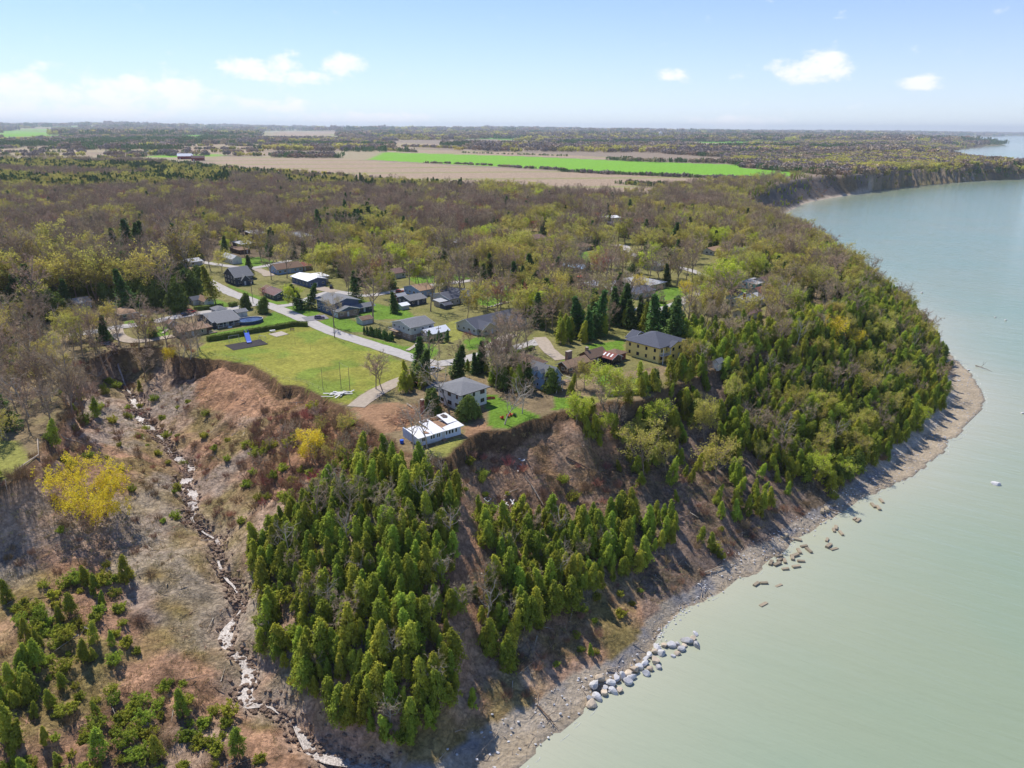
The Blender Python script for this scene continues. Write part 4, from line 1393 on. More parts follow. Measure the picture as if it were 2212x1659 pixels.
class Acc:
    def __init__(s):
        s.v, s.t, s.n = [], [], 0

    def add(s, v, t):
        s.v.append(np.asarray(v, float))
        s.t.append(np.asarray(t, int) + s.n)
        s.n += len(v)

    def limb(s, pts, r0, r1, n=4):
        pts = np.asarray(pts, float)
        k = len(pts)
        d = np.gradient(pts, axis=0)
        d /= np.linalg.norm(d, axis=1)[:, None] + 1e-9
        up = np.where(np.abs(d[:, 2:3]) < .9, np.array([[0, 0, 1.]]), np.array([[1., 0, 0]]))
        a = np.cross(d, up)
        a /= np.linalg.norm(a, axis=1)[:, None] + 1e-9
        b = np.cross(d, a)
        rr = np.linspace(r0, r1, k)[:, None, None]
        th = np.arange(n) / n * 2 * math.pi
        ring = pts[:, None, :] + rr * (np.cos(th)[None, :, None] * a[:, None, :] + np.sin(th)[None, :, None] * b[:, None, :])
        f = []
        for i in range(k - 1):
            for j in range(n):
                p, q, r_, t_ = i * n + j, i * n + (j + 1) % n, (i + 1) * n + (j + 1) % n, (i + 1) * n + j
                f += [(p, q, r_), (p, r_, t_)]
        s.add(ring.reshape(-1, 3), f)

    def slivers(s, base, dirs, length, width):
        """thin triangles: twigs"""
        n = len(base)
        d = dirs / (np.linalg.norm(dirs, axis=1)[:, None] + 1e-9)
        sd = np.cross(d, rng.normal(size=(n, 3)))
        sd /= np.linalg.norm(sd, axis=1)[:, None] + 1e-9
        L = np.asarray(length).reshape(-1, 1)
        Wd = np.asarray(width).reshape(-1, 1)
        v = np.stack([base - sd * Wd / 2, base + sd * Wd / 2, base + d * L], 1).reshape(-1, 3)
        s.add(v, np.arange(3 * n).reshape(-1, 3))

    def leaves(s, c, nrm, size, aspect=1.0, up=None):
        n = len(c)
        nn = nrm / (np.linalg.norm(nrm, axis=1)[:, None] + 1e-9)
        a = np.cross(nn, rng.normal(size=(n, 3)) if up is None else up)
        a /= np.linalg.norm(a, axis=1)[:, None] + 1e-9
        b = np.cross(nn, a)
        S = np.asarray(size).reshape(-1, 1)
        v = np.stack([c - a * S * .5, c + a * S * .5, c + b * S * aspect], 1).reshape(-1, 3)
        s.add(v, np.arange(3 * n).reshape(-1, 3))

    def arrays(s):
        return (np.concatenate(s.v), np.concatenate(s.t)) if s.v else (np.zeros((0, 3)), np.zeros((0, 3), int))


def skeleton(rs, h, spread, first=.32, limbs=8, vase=.5, lean=0.0):
    """trunk and branches of a broadleaf tree; returns wood and the tips"""
    wood = Acc()
    top = np.array((rs.normal() * .04 * h + lean * h * .5, rs.normal() * .04 * h, h * .78))
    tr = np.array([(0, 0, -.5), (lean * h * .12, 0, h * .2), top * (.5, .5, .52), top])
    wood.limb(tr, h * .017, h * .005, 5)
    tips, dirs, mids = [], [], []
    for i in range(limbs):
        t = first + (.95 - first) * (i + rs.random() * .6) / limbs
        z = t * h * .78
        k = np.interp(z, tr[:, 2], np.arange(4))
        b0 = tr[int(k)] + (tr[min(int(k) + 1, 3)] - tr[int(k)]) * (k - int(k))
        a = i * 2.4 + rs.random() * .8
        out = spread * (1.0 - .45 * abs(t - .5)) * (.75 + .5 * rs.random())
        e = b0 + np.array((math.cos(a) * out, math.sin(a) * out, h * (.20 + vase * .22 + .1 * rs.random())))
        e[2] = min(e[2], h * (.97 - .1 * rs.random()))
        m = (b0 + e) / 2 + np.array((math.cos(a), math.sin(a), -.6)) * out * .14
        wood.limb([b0, m, e], h * .009, h * .0028, 4)
        for j in range(4):
            f = .35 + .6 * (j + rs.random()) / 4
            p = b0 + (e - b0) * f + (m - (b0 + e) / 2) * (1 - abs(2 * f - 1))
            d = rs.normal(size=3) * (1, 1, .5) + np.array((math.cos(a) * .5, math.sin(a) * .5, .9))
            d /= np.linalg.norm(d)
            L = out * (.45 + .35 * rs.random())
            q = p + d * L
            wood.limb([p, (p + q) / 2 + rs.normal(size=3) * .1, q], h * .0042, h * .0016, 3)
            for g in range(4):
                ff = .3 + .7 * g / 3
                p2 = p + d * L * ff
                d2 = d + rs.normal(size=3) * .75
                d2 /= np.linalg.norm(d2)
                tips.append(p2)
                dirs.append(d2)
                mids.append(L * .55)
        tips.append(e)
        dirs.append((e - m) / np.linalg.norm(e - m))
        mids.append(out * .4)
    return wood, np.array(tips), np.array(dirs), np.array(mids)


def broad(seed, h, spread, leaf=0, leafsize=.3, twigs=7, width=.055, vase=.5, first=.32, limbs=9, lean=0.0, leafdrop=0.0):
    rs = np.random.default_rng(seed)
    wood, tips, dirs, L = skeleton(rs, h, spread, first, limbs, vase, lean)
    crown = Acc()
    n = len(tips)
    ends = []
    for k in range(twigs):
        d = dirs + rs.normal(size=(n, 3)) * .6 + np.array((0, 0, .15))
        ln = L * (.6 + .9 * rs.random(n))
        f = (rs.random(n) * .5)[:, None]
        base = tips + dirs * L[:, None] * f
        crown.slivers(base, d, ln, np.full(n, width) * (.7 + .8 * rs.random(n)))
        dn = d / np.linalg.norm(d, axis=1)[:, None]
        ends.append(base + dn * (ln * (.35 + .65 * rs.random(n)))[:, None])
    leafy = Acc()
    if leaf:
        e = np.concatenate(ends)
        pick = rs.integers(0, len(e), leaf)
        c = e[pick] + rs.normal(size=(leaf, 3)) * .35
        c[:, 2] -= leafdrop * rs.random(leaf) ** 2
        leafy.leaves(c, rs.normal(size=(leaf, 3)) + (0, 0, .8), leafsize * (.6 + .8 * rs.random(leaf)), 1.0)
    return wood, crown, leafy


def cedar(seed, h, r, n=1500, size=.42, lobes=5, base=.04, tip=.85, plume=1.0):
    """arborvitae: a pointed column of upright sprays in uneven plumes"""
    rs = np.random.default_rng(seed)
    wood, leaf = Acc(), Acc()
    wood.limb([(0, 0, -.6), (0, 0, h * .5), (rs.normal() * .1, rs.normal() * .1, h * .95)], h * .016, h * .003, 5)
    ph = rs.random(6) * 6.28
    npl = int(58 * plume)
    pt = rs.random(npl) ** .8
    pa = rs.random(npl) * 6.283
    prof = lambda t: (np.minimum(1, (t + .10) * 4.5)) * (1 - t) ** tip + .03
    pr = r * prof(pt) * (.72 + .38 * rs.random(npl))
    pc = np.stack([np.cos(pa) * pr, np.sin(pa) * pr, h * (base + (.92 - base) * pt)], 1)
    k = rs.integers(0, npl, n)
    ln = h * .15 * (.6 + .6 * rs.random(n))
    s = rs.random(n)
    c = pc[k].copy()
    wob = .17 * r * (1 - .55 * s)[:, None]
    c += rs.normal(size=(n, 3)) * wob
    c[:, 2] += ln * (s - .35)
    c[:, :2] *= (1 - .18 * s)[:, None]
    inner = rs.random(n) < .22
    c[inner, :2] *= (.35 + .5 * rs.random(inner.sum()))[:, None]
    out = c * (1, 1, 0)
    nrm = out / (np.linalg.norm(out, axis=1)[:, None] + .05) + rs.normal(size=(n, 3)) * .55 + (0, 0, .45)
    up = np.tile(np.array([[0., 0., 1.]]), (n, 1)) + rs.normal(size=(n, 3)) * .35
    a = np.cross(up, nrm)
    leaf.leaves(c, nrm, size * (.6 + .7 * rs.random(n)) * (1.05 - .35 * s), 1.35, up=up)
    return wood, Acc(), leaf


def spruce(seed, h, r, n=1700, size=.5, open_=0.0, first=.08):
    rs = np.random.default_rng(seed)
    wood, leaf = Acc(), Acc()
    wood.limb([(0, 0, -.6), (0, 0, h * .5), (0, 0, h * .99)], h * .016, h * .002, 6)
    tiers = int(9 + h * .7)
    cs, ns, up = [], [], []
    for i in range(tiers):
        t = first + (1 - first) * (i / tiers) ** .95
        z = h * t
        rr = r * (1 - t) ** .85 + .15
        nb = max(4, int(9 * (1 - t * .5)))
        for b in range(nb):
            a = b * 6.283 / nb + i * .7 + rs.random() * .5
            L = rr * (.7 + .45 * rs.random())
            dz = -.22 * L + open_ * .45 * L
            e = np.array((math.cos(a) * L, math.sin(a) * L, dz))
            if i % 2 == 0:
                wood.limb([(0, 0, z), tuple(np.array((0, 0, z)) + e)], .035, .012, 3)
            m = max(3, int(n / tiers / nb))
            f = rs.random(m) ** .7
            p = np.array((0, 0, z)) + e[None] * f[:, None] + rs.normal(size=(m, 3)) * (.12 * rr + .06)
            p[:, 2] += .05 * L * np.sin(f * 3)
            cs.append(p)
            ns.append(rs.normal(size=(m, 3)) * .45 + (0, 0, 1))
            up.append(np.tile(e / (np.linalg.norm(e) + 1e-6), (m, 1)) + rs.normal(size=(m, 3)) * .6)
    cs, ns, up = np.concatenate(cs), np.concatenate(ns), np.concatenate(up)
    b = np.cross(ns, np.cross(up, ns))
    leaf.leaves(cs, ns, size * (.6 + .7 * rs.random(len(cs))), 1.1, up=np.cross(b, ns))
    return wood, Acc(), leaf


def shrub(seed, h, r, leaf=0, leafsize=.2, stems=26, tw=14):
    rs = np.random.default_rng(seed)
    wood, crown, leafy = Acc(), Acc(), Acc()
    tips, dirs = [], []
    for i in range(stems):
        a, o = rs.random() * 6.283, r * math.sqrt(rs.random())
        e = np.array((math.cos(a) * o, math.sin(a) * o, h * (.55 + .5 * rs.random()) * (1 - .35 * (o / r) ** 2)))
        b = e * (.3, .3, 0) + (0, 0, -.2)
        wood.limb([b, (b + e) / 2 + rs.normal(size=3) * .1, e], .03, .012, 3)
        for f in np.linspace(.3, 1, 5):
            tips.append(b + (e - b) * f)
            dirs.append((e - b) / np.linalg.norm(e - b))
    tips, dirs = np.array(tips), np.array(dirs)
    ends = []
    for k in range(tw // 2):
        d = dirs + rs.normal(size=dirs.shape) * .7
        L = h * .25 * (.6 + .8 * rs.random(len(tips)))
        crown.slivers(tips, d, L, np.full(len(tips), .045))
        ends.append(tips + d / np.linalg.norm(d, axis=1)[:, None] * (L * rs.random(len(tips)))[:, None])
    if leaf:
        e = np.concatenate(ends)
        pick = rs.integers(0, len(e), leaf)
        leafy.leaves(e[pick] + rs.normal(size=(leaf, 3)) * .12, rs.normal(size=(leaf, 3)) + (0, 0, .6), leafsize * (.6 + .8 * rs.random(leaf)))
    return wood, crown, leafy


PROTO = {}          # kind -> list of (trunk mesh, crown mesh, joined mesh, nominal height)


def register(kind, parts, h, mwood, mtwig, mleaf, name):
    wood, twig, leaf = parts
    wv, wt = wood.arrays()
    tv, tt = twig.arrays()
    lv, lt = leaf.arrays()
    trunk = arr_mesh(name + '_trunk', wv, wt, mwood)
    cv = np.concatenate([tv, lv]) if len(tv) or len(lv) else np.zeros((0, 3))
    ct = np.concatenate([tt, lt + len(tv)]) if len(tv) or len(lv) else np.zeros((0, 3), int)
    cm, mi = [mtwig, mleaf], np.concatenate([np.zeros(len(tt), int), np.ones(len(lt), int)])
    crown = arr_mesh(name + '_crown', cv, ct, cm, mi)
    joined = arr_mesh(name + '_tree', np.concatenate([wv, cv]), np.concatenate([wt, ct + len(wv)]), [mwood, mtwig, mleaf], np.concatenate([np.zeros(len(wt), int), mi + 1]))
    PROTO.setdefault(kind, []).append((trunk, crown, joined, h))


for s in range(6):
    h = (7.2, 8.8, 8.0, 9.6, 6.6, 8.4)[s]
    register('cedar', cedar(100 + s, h, h * (.205 + .03 * (s % 3)), 3200, .34), h, m_bark, m_cedar, m_cedar, 'cedar')
for s in range(2):
    h = (4.0, 4.4)[s]
    register('column_cedar', cedar(160 + s, h, h * .2, 900, .34, tip=.7), h, m_bark, m_spruce, m_spruce, 'column_cedar')
for s in range(3):
    h = (6.5, 7.5, 7)[s]
    register('round_cedar', cedar(140 + s, h, h * .36, 2600, .5, tip=.5, plume=2.2), h, m_bark, m_spruce, mat('foliage_dark_cedar', lin(112, 126, 58), .8, .3, .45, 0, 8, .1, translucent=.3, rand=.15), 'round_cedar')
for s in range(5):
    h = (15, 18, 16, 20, 17)[s]
    register('bare', broad(200 + s, h, h * (.22 + .03 * (s % 3)), 0, twigs=8, width=.07, vase=.3 + .25 * (s % 3), limbs=9), h, m_bark, m_twig, m_twig, 'bare_tree')
for s in range(2):
    h = (14, 16)[s]
    register('pale', broad(230 + s, h, h * .24, 0, twigs=4, width=.05, vase=.4, limbs=8), h, m_barkw, m_twig, m_twig, 'pale_bare_tree')
for s in range(2):
    h = (13, 15)[s]
    register('red', broad(240 + s, h, h * .26, 500, .26, twigs=7, width=.06), h, m_bark, m_twigred, m_twigred, 'red_budding_tree')
for s in range(5):
    h = (12, 14, 15, 13, 16)[s]
    register('bud', broad(300 + s, h, h * (.25 + .03 * (s % 3)), 2100, .36, twigs=4, width=.05, vase=.4), h, m_bark, m_twig, m_bud, 'budding_tree')
for s in range(2):
    h = (11, 13)[s]
    register('lime', broad(330 + s, h, h * .30, 3000, .36, twigs=3, vase=.2), h, m_bark, m_twig, m_lime, 'lime_tree')
for s in range(3):
    h = (10, 12, 13)[s]
    register('gold', broad(340 + s, h, h * (.36, .34, .72)[s], (3600, 3600, 13000)[s], .36, twigs=3, vase=.1, leafdrop=3.0, first=.2), h, m_bark, m_twig, m_gold, 'golden_tree')
for s in range(4):
    h = (12, 14, 16, 11)[s]
    register('spruce', spruce(400 + s, h, h * .27, 2300, .70), h, m_bark, m_spruce, m_spruce, 'spruce')
for s in range(2):
    h = (18, 16)[s]
    register('pine', spruce(420 + s, h, h * .25, 1700, .75, open_=.6, first=.2), h, m_bark, m_bud, mat('foliage_larch', lin(164, 162, 66), .8, .25, .5, 0, 8, .1, translucent=.35, rand=.15), 'larch')
for s in range(3):
    h = (2.6, 3.2, 2.2)[s]
    register('brush', shrub(500 + s, h, h * .7), h, m_brush, m_brush, m_brush, 'brush')
for s in range(2):
    h = (2.4, 3.0)[s]
    register('redbrush', shrub(510 + s, h, h * .8), h, m_twigred, m_twigred, m_twigred, 'red_brush')
for s in range(2):
    h = (2.4, 3.2)[s]
    register('greenbush', shrub(520 + s, h, h * .7, 1500, .3, tw=4), h, m_brush, m_brush, m_cedar, 'green_bush')

INFO = {   # kind: (object name, category, label head)
    'cedar': ('cedar_tree', 'tree', 'yellow-green cedar'), 'round_cedar': ('round_cedar_tree', 'tree', 'rounded dark cedar'), 'bare': ('bare_tree', 'tree', 'leafless brown tree'),
    'pale': ('pale_bare_tree', 'tree', 'pale barked leafless tree'), 'red': ('red_budding_tree', 'tree', 'dull red budding tree'), 'bud': ('budding_tree', 'tree', 'yellow-green budding tree'),
    'lime': ('lime_green_tree', 'tree', 'bright lime tree'), 'gold': ('golden_tree', 'tree', 'golden yellow tree'), 'spruce': ('spruce_tree', 'tree', 'dark green spruce'),
    'column_cedar': ('column_cedar_tree', 'tree', 'dark columnar cedar'),
    'pine': ('larch_tree', 'tree', 'tall open larch with olive needles'), 'brush': ('bare_shrub', 'shrub', 'leafless brown shrub'), 'redbrush': ('red_shrub', 'shrub', 'reddish twiggy shrub'), 'greenbush': ('green_shrub', 'shrub', 'low olive green bush')}

# ---- where they stand: zones drawn on the photograph, filled on the ground
ROAD_SEG = ROAD_WORLD
PLACED = []          # kind, x, y, z, height, rot, lean(x,y), zone


def blocked(x, y, pad=0.0):
    b = np.zeros(x.shape, bool)
    for pl, hw in ROAD_SEG:
        d, _, _ = polydist(x, y, pl)
        b |= d < hw + .8 + pad
    for F_, e1, e2, w, d in FOOT:
        a = (x - F_[0]) * e1[0] + (y - F_[1]) * e1[1]
        c = (x - F_[0]) * e2[0] + (y - F_[1]) * e2[1]
        b |= (a > -pad) & (a < w + pad) & (c > -pad) & (c < d + pad)
    return b


SIGHT = {'village gardens', 'headland wood', 'street end grove', 'left woods', 'headland bluff', 'slump right bank'}


def zone(name, poly, spacing, mix, jitter=.45, hscale=(.75, 1.15), bbox=None, avoid=True, cond=None, keep=1.0, lean=None):
    poly = [tuple(map(float, p)) for p in poly]
    cor = np.array([P(u, max(v, 300), z_) for u, v in poly for z_ in (0.0, PZ)])
    if bbox is None:
        x0, y0 = cor.min(0) - 15
        x1, y1 = cor.max(0) + 15
    else:
        x0, x1, y0, y1 = bbox
    xs, ys = np.meshgrid(np.arange(x0, x1, spacing), np.arange(y0, y1, spacing))
    xs, ys = xs.ravel(), ys.ravel()
    xs = xs + rng.uniform(-jitter, jitter, len(xs)) * spacing
    ys = ys + rng.uniform(-jitter, jitter, len(ys)) * spacing
    zs = ground_z(xs, ys)
    u, v = proj(xs, ys, zs)
    rag = np.clip(v / 45, 6, 34)
    ok = inpoly(u + (fbm(xs / 7, ys / 7, 2, 301) - .5) * 2.6 * rag, v + (fbm(xs / 7, ys / 7, 2, 302) - .5) * 2.6 * rag, poly) & (zs > 1.0) & (rng.random(len(xs)) < keep) & (u > -260) & (u < 2480)
    xs, ys, zs, u, v = xs[ok], ys[ok], zs[ok], u[ok], v[ok]
    if avoid:
        ok = np.ones(len(xs), bool)
        for p in LAWNS + [LAWN_PARK] + BARE_EARTH:
            ok &= ~inpoly(u, v, p)
        ok &= ~blocked(xs, ys)
        if name in SIGHT:      # gardens are open in front of the houses
            dn = np.hypot(xs, ys)
            lot = rng.random(len(xs))
            for st_ in (3.0, 6.0, 9.0, 13.0, 17.0, 21.0, 26.0, 31.0):
                ok &= ~(blocked(xs + xs / dn * st_, ys + ys / dn * st_) & ((st_ < 10) | (lot < .62)))
        xs, ys, zs, u, v = xs[ok], ys[ok], zs[ok], u[ok], v[ok]
    if cond is not None:
        ok = cond(xs, ys, zs, u, v)
        xs, ys, zs, u, v = xs[ok], ys[ok], zs[ok], u[ok], v[ok]
    kinds = list(mix)
    pr = np.array([mix[k] for k in kinds], float)
    # kinds come in clumps: shift the probabilities by slow noise
    r_ = (fbm(xs / 30, ys / 30, 3, 91) - .5) * 2.0 + rng.normal(size=len(xs)) * .42
    r_ = (np.argsort(np.argsort(r_)) + .5) / max(1, len(r_))
    cum = np.cumsum(pr / pr.sum())
    for i in range(len(xs)):
        k = kinds[int(np.searchsorted(cum, r_[i]))]
        add_tree(k, xs[i], ys[i], zs[i], rng.uniform(*hscale), name, lean)


def add_tree(kind, x, y, z, s, zname, lean=None, variant=None, label=None):
    vi = int(rng.integers(0, len(PROTO[kind]))) if variant is None else variant
    lx, ly = (rng.normal() * .09, rng.normal() * .09) if lean is None else (lean[0] + rng.normal() * .16, lean[1] + rng.normal() * .16)
    PLACED.append([kind, vi, x, y, z - .15, s, rng.uniform(0, 6.28), lx, ly, zname, label])


def at(kind, u, v, h, label=None, zname='near the houses', variant=None):
    """a tree that can be picked out in the photograph"""
    x, y = P(u, v)
    vi = variant if variant is not None else int(rng.integers(0, len(PROTO[kind])))
    z = float(ground_z(x, y))
    add_tree(kind, x, y, z, h / PROTO[kind][vi][3], zname, variant=vi, label=label)


# forest behind the village, with its bands of conifers
FOREST = [(-260, 352), (300, 356), (480, 378), (737, 396), (884, 408), (1070, 420), (1237, 433), (1400, 440), (1520, 440), (1610, 462), (1560, 485), (1480, 462), (1300, 466), (1200, 462), (1110, 500), (1000, 525),
          (750, 505), (640, 488), (500, 512), (430, 540), (280, 545), (0, 610), (-260, 650)]
inband = lambda u, v: ((np.abs(v - 398 - .02 * u - 8 * np.sin(u * .011)) < 15) & (u < 500)) | ((np.abs(v - 364 - .03 * u) < 11)) | ((u > 620) & (u < 1000) & (np.abs(v - 405 - (u - 620) * .03) < 7))
zone('back forest', FOREST, 6.6, {'bare': .5, 'red': .05, 'pale': .18, 'spruce': .08, 'bud': .13}, cond=lambda x, y, z, u, v: ~inband(u, v), hscale=(.7, 1.05))
zone('forest conifer belt', FOREST, 5.4, {'spruce': .6, 'cedar': .25, 'bud': .1}, cond=lambda x, y, z, u, v: inband(u, v), hscale=(.8, 1.1))
zone('field edge row', [(1040, 420), (1190, 425), (1195, 440), (1040, 436)], 7, {'lime': .5, 'bud': .5}, hscale=(1.0, 1.25))
# dark rounded cedars in the left woods
zone('left woods', [(-200, 610), (60, 560), (420, 552), (440, 650), (400, 665), (330, 672), (240, 655), (120, 690), (-200, 720)], 6.0, {'round_cedar': .66, 'spruce': .08, 'bare': .14, 'bud': .12}, hscale=(1.2, 1.8))
zone('ravine head', [(-200, 720), (120, 690), (330, 705), (345, 735), (330, 752), (235, 755), (160, 790), (125, 835), (145, 880), (70, 980), (-200, 960)], 6.4, {'bare': .5, 'pale': .2, 'bud': .22, 'spruce': .08}, hscale=(.6, .95))
# village gardens
VILL = [(430, 552), (520, 520), (640, 500), (750, 515), (1000, 535), (1110, 510), (1200, 470), (1480, 468), (1560, 500), (1520, 560), (1500, 600), (1440, 690), (1350, 720), (1240, 730), (1180, 715), (1130, 690), (1000, 690), (940, 670), (860, 640),
        (790, 640), (720, 600), (640, 575), (560, 560)]
zone('village gardens', VILL, 7.4, {'bare': .36, 'spruce': .18, 'red': .02, 'bud': .36, 'lime': .08}, keep=.8, hscale=(.68, 1.2))
zone('street end grove', [(1150, 715), (1250, 725), (1350, 700), (1460, 700), (1500, 730), (1480, 765), (1340, 700), (1260, 745), (1200, 740)], 5.0, {'cedar': .7, 'spruce': .3}, hscale=(1.0, 1.5), keep=.8)
zone('white house grounds', [(870, 815), (960, 800), (1090, 790), (1140, 800), (1140, 850), (1060, 845), (1050, 800), (950, 812), (900, 850), (860, 870), (850, 840)], 4.2, {'cedar': .6, 'bare': .25, 'spruce': .15}, hscale=(.6, 1.0), keep=.85)
zone('white house grounds', [(1040, 800), (1140, 785), (1145, 850), (1080, 850), (1055, 830)], 4.0, {'cedar': .6, 'round_cedar': .2, 'bare': .2}, hscale=(.7, 1.1), keep=.9)
zone('brown house grounds', [(1180, 830), (1215, 815), (1300, 830), (1290, 850), (1250, 862), (1190, 858)], 4.2, {'cedar': .5, 'bare': .3, 'bud': .2}, hscale=(.6, 1.0), keep=.7)
# headland: mixed wood on the terrace, cedars down the bluff
zone('headland wood', [(1480, 462), (1610, 455), (1680, 500), (1760, 545), (1850, 610), (1810, 680), (1700, 705), (1580, 720), (1500, 735), (1450, 715), (1520, 660), (1560, 560), (1520, 500)], 6.6, {'bare': .24, 'cedar': .12, 'round_cedar': .16, 'bud': .34, 'lime': .08, 'spruce': .06, 'pale': .06}, hscale=(.75, 1.1), keep=.92)
BLUFF = [(1750, 540), (1900, 610), (1990, 690), (2040, 790), (2040, 870), (1995, 930), (1900, 1000), (1820, 1050), (1740, 1060), (1600, 970), (1500, 940), (1400, 910), (1370, 860), (1430, 795), (1490, 745), (1580, 722), (1700, 708), (1810, 680), (1850, 610)]
zone('headland bluff', BLUFF, 3.1, {'cedar': .9, 'round_cedar': .06, 'brush': .06}, hscale=(.55, 1.25), lean=(.12, -.05), keep=.92)
zone('headland bluff', BLUFF, 8.0, {'bare': .3, 'pale': .24, 'bud': .34, 'lime': .12}, hscale=(.45, .8), lean=(.12, -.05), keep=.8)
zone('far headland shore', [(1500, 420), (1900, 520), (2100, 680), (1975, 680), (1800, 560), (1640, 500)], 6.0, {'bud': .4, 'bare': .4, 'cedar': .2}, bbox=(190, 320, 380, 900), hscale=(.7, 1.0))
# big cedar slope below the ruined cottage
zone('ravine cedar slope', [(830, 1000), (880, 1022), (985, 1036), (1000, 1070), (1005, 1160), (985, 1300), (990, 1440), (960, 1560), (930, 1610), (840, 1640), (780, 1620), (700, 1560), (640, 1500), (570, 1440), (545, 1380), (560, 1290), (545, 1200), (600, 1130), (690, 1070), (760, 1010)], 2.25,
     {'cedar': .88, 'greenbush': .12}, hscale=(.42, 1.2), jitter=.55, keep=.93)
zone('ravine cedar slope', [(700, 1080), (850, 1000), (980, 1020), (1000, 1200), (985, 1440), (900, 1600), (760, 1580), (620, 1450), (580, 1300)], 7.5, {'pale': .7, 'bare': .3}, hscale=(.45, .75), keep=.7)
zone('slump cedar slope', [(1040, 1120), (1110, 1130), (1230, 1120), (1330, 1110), (1420, 1130), (1460, 1180), (1400, 1230), (1330, 1250), (1260, 1290), (1200, 1340), (1140, 1400), (1080, 1470), (1030, 1450), (1040, 1300), (1060, 1200)], 2.5,
     {'cedar': .9, 'greenbush': .1}, hscale=(.42, 1.15), keep=.9, jitter=.55)
zone('slump cedar slope', [(1060, 1150), (1230, 1130), (1420, 1140), (1300, 1270), (1130, 1400), (1050, 1420)], 8, {'pale': .6, 'bare': .4}, hscale=(.45, .7), keep=.7)
zone('open lakeside bank', [(1300, 1000), (1420, 920), (1600, 970), (1740, 1060), (1660, 1130), (1560, 1190), (1460, 1230), (1500, 1120), (1400, 1060)], 4.3, {'cedar': .66, 'bud': .08, 'brush': .25}, hscale=(.5, 1.05), keep=.88, lean=(.12, -.06))
zone('grey beach bank', [(1000, 1480), (1100, 1400), (1200, 1400), (1300, 1330), (1340, 1380), (1200, 1450), (1060, 1530), (980, 1580)], 6.0, {'cedar': .8, 'greenbush': .3}, hscale=(.4, .85), keep=.55)
zone('slump right bank', [(1215, 890), (1320, 872), (1400, 870), (1440, 930), (1380, 990), (1280, 980), (1230, 940)], 3.6, {'cedar': .6, 'lime': .2, 'bare': .1, 'bud': .1}, hscale=(.6, 1.0), keep=.85)
# ravine sides
zone('left ravine bank', [(0, 1290), (120, 1270), (250, 1240), (330, 1290), (300, 1420), (420, 1480), (560, 1640), (0, 1720)], 2.7, {'cedar': .26, 'greenbush': .66, 'brush': .08}, hscale=(.4, .95), keep=.8, cond=lambda x, y, z, u, v: fbm(x / 16, y / 16, 2, 95) > .36)
zone('ravine floor', [(60, 1060), (250, 880), (330, 860), (480, 900), (560, 960), (520, 1100), (540, 1190), (470, 1130), (380, 1140), (330, 1260), (100, 1260), (0, 1200)], 3.3, {'brush': .62, 'greenbush': .28, 'redbrush': .08}, hscale=(.35, .8), keep=.42)
zone('park brush', [(560, 880), (700, 868), (780, 912), (850, 975), (760, 1030), (680, 1075), (580, 1120), (520, 1060), (520, 960)], 2.6, {'brush': .78, 'redbrush': .06, 'greenbush': .16}, hscale=(.5, 1.15), keep=.8)
zone('park brush', [(600, 900), (700, 880), (840, 985), (760, 1040), (620, 1090), (540, 1040)], 7, {'bare': .6, 'pale': .2, 'bud': .2}, hscale=(.28, .5), keep=.6)
zone('tan cottage rim', [(300, 738), (440, 745), (446, 775), (330, 765), (260, 770), (240, 800), (180, 830), (160, 800)], 3.6, {'brush': .6, 'bare': .3, 'redbrush': .2}, hscale=(.5, .9), keep=.6)
zone('ravine head scrub', [(130, 830), (240, 770), (340, 770), (330, 850), (250, 870), (150, 960), (100, 990)], 4.0, {'brush': .6, 'bare': .1, 'greenbush': .15, 'cedar': .12}, hscale=(.5, 1.0), keep=.6)
zone('slump scrub', [(990, 980), (1060, 960), (1130, 1000), (1300, 1000), (1400, 1060), (1300, 1110), (1100, 1110), (1010, 1080)], 3.0, {'brush': .62, 'redbrush': .22, 'greenbush': .16}, hscale=(.4, .95), keep=.7)
zone('grey beach bank', [(1010, 1450), (1250, 1300), (1480, 1200), (1640, 1110), (1800, 1060), (1840, 1060), (1650, 1160), (1500, 1250), (1300, 1400), (1100, 1520)], 3.4, {'brush': .7, 'greenbush': .3}, hscale=(.35, .8), keep=.6)
zone('left edge wood', [(-200, 960), (60, 985), (20, 1040), (-60, 1080), (-200, 1100)], 5.0, {'bare': .4, 'bud': .4, 'cedar': .2}, hscale=(.6, .95), keep=.4)

zone('cove rim scrub', [(1300, 434), (1400, 424), (1480, 404), (1600, 398), (1690, 388), (1740, 386), (1860, 379), (1990, 366), (2220, 356), (2220, 372), (2000, 385), (1900, 385), (1780, 390), (1700, 402), (1650, 425), (1610, 455), (1500, 440)], 6.5, {'cedar': .35, 'brush': .2, 'bare': .2, 'bud': .25}, hscale=(.6, 1.0), keep=.8)
zone('cove slope', [(1605, 450), (1680, 406), (1790, 386), (1925, 376), (2215, 362), (2215, 380), (2075, 388), (1895, 402), (1795, 418), (1700, 446), (1655, 478)], 8.0, {'brush': .5, 'cedar': .3, 'greenbush': .2}, hscale=(.5, 1.0), keep=.55)
zone('mid forest spruces', [(680, 492), (850, 492), (850, 524), (700, 515)], 6.0, {'spruce': .8, 'bud': .2}, hscale=(1.0, 1.35), keep=.8)
zone('left rim brush', [(-40, 1050), (80, 985), (150, 895), (190, 900), (160, 985), (90, 1070), (-40, 1130)], 3.0, {'brush': .7, 'greenbush': .15, 'bare': .15}, hscale=(.6, 1.1), keep=.85)

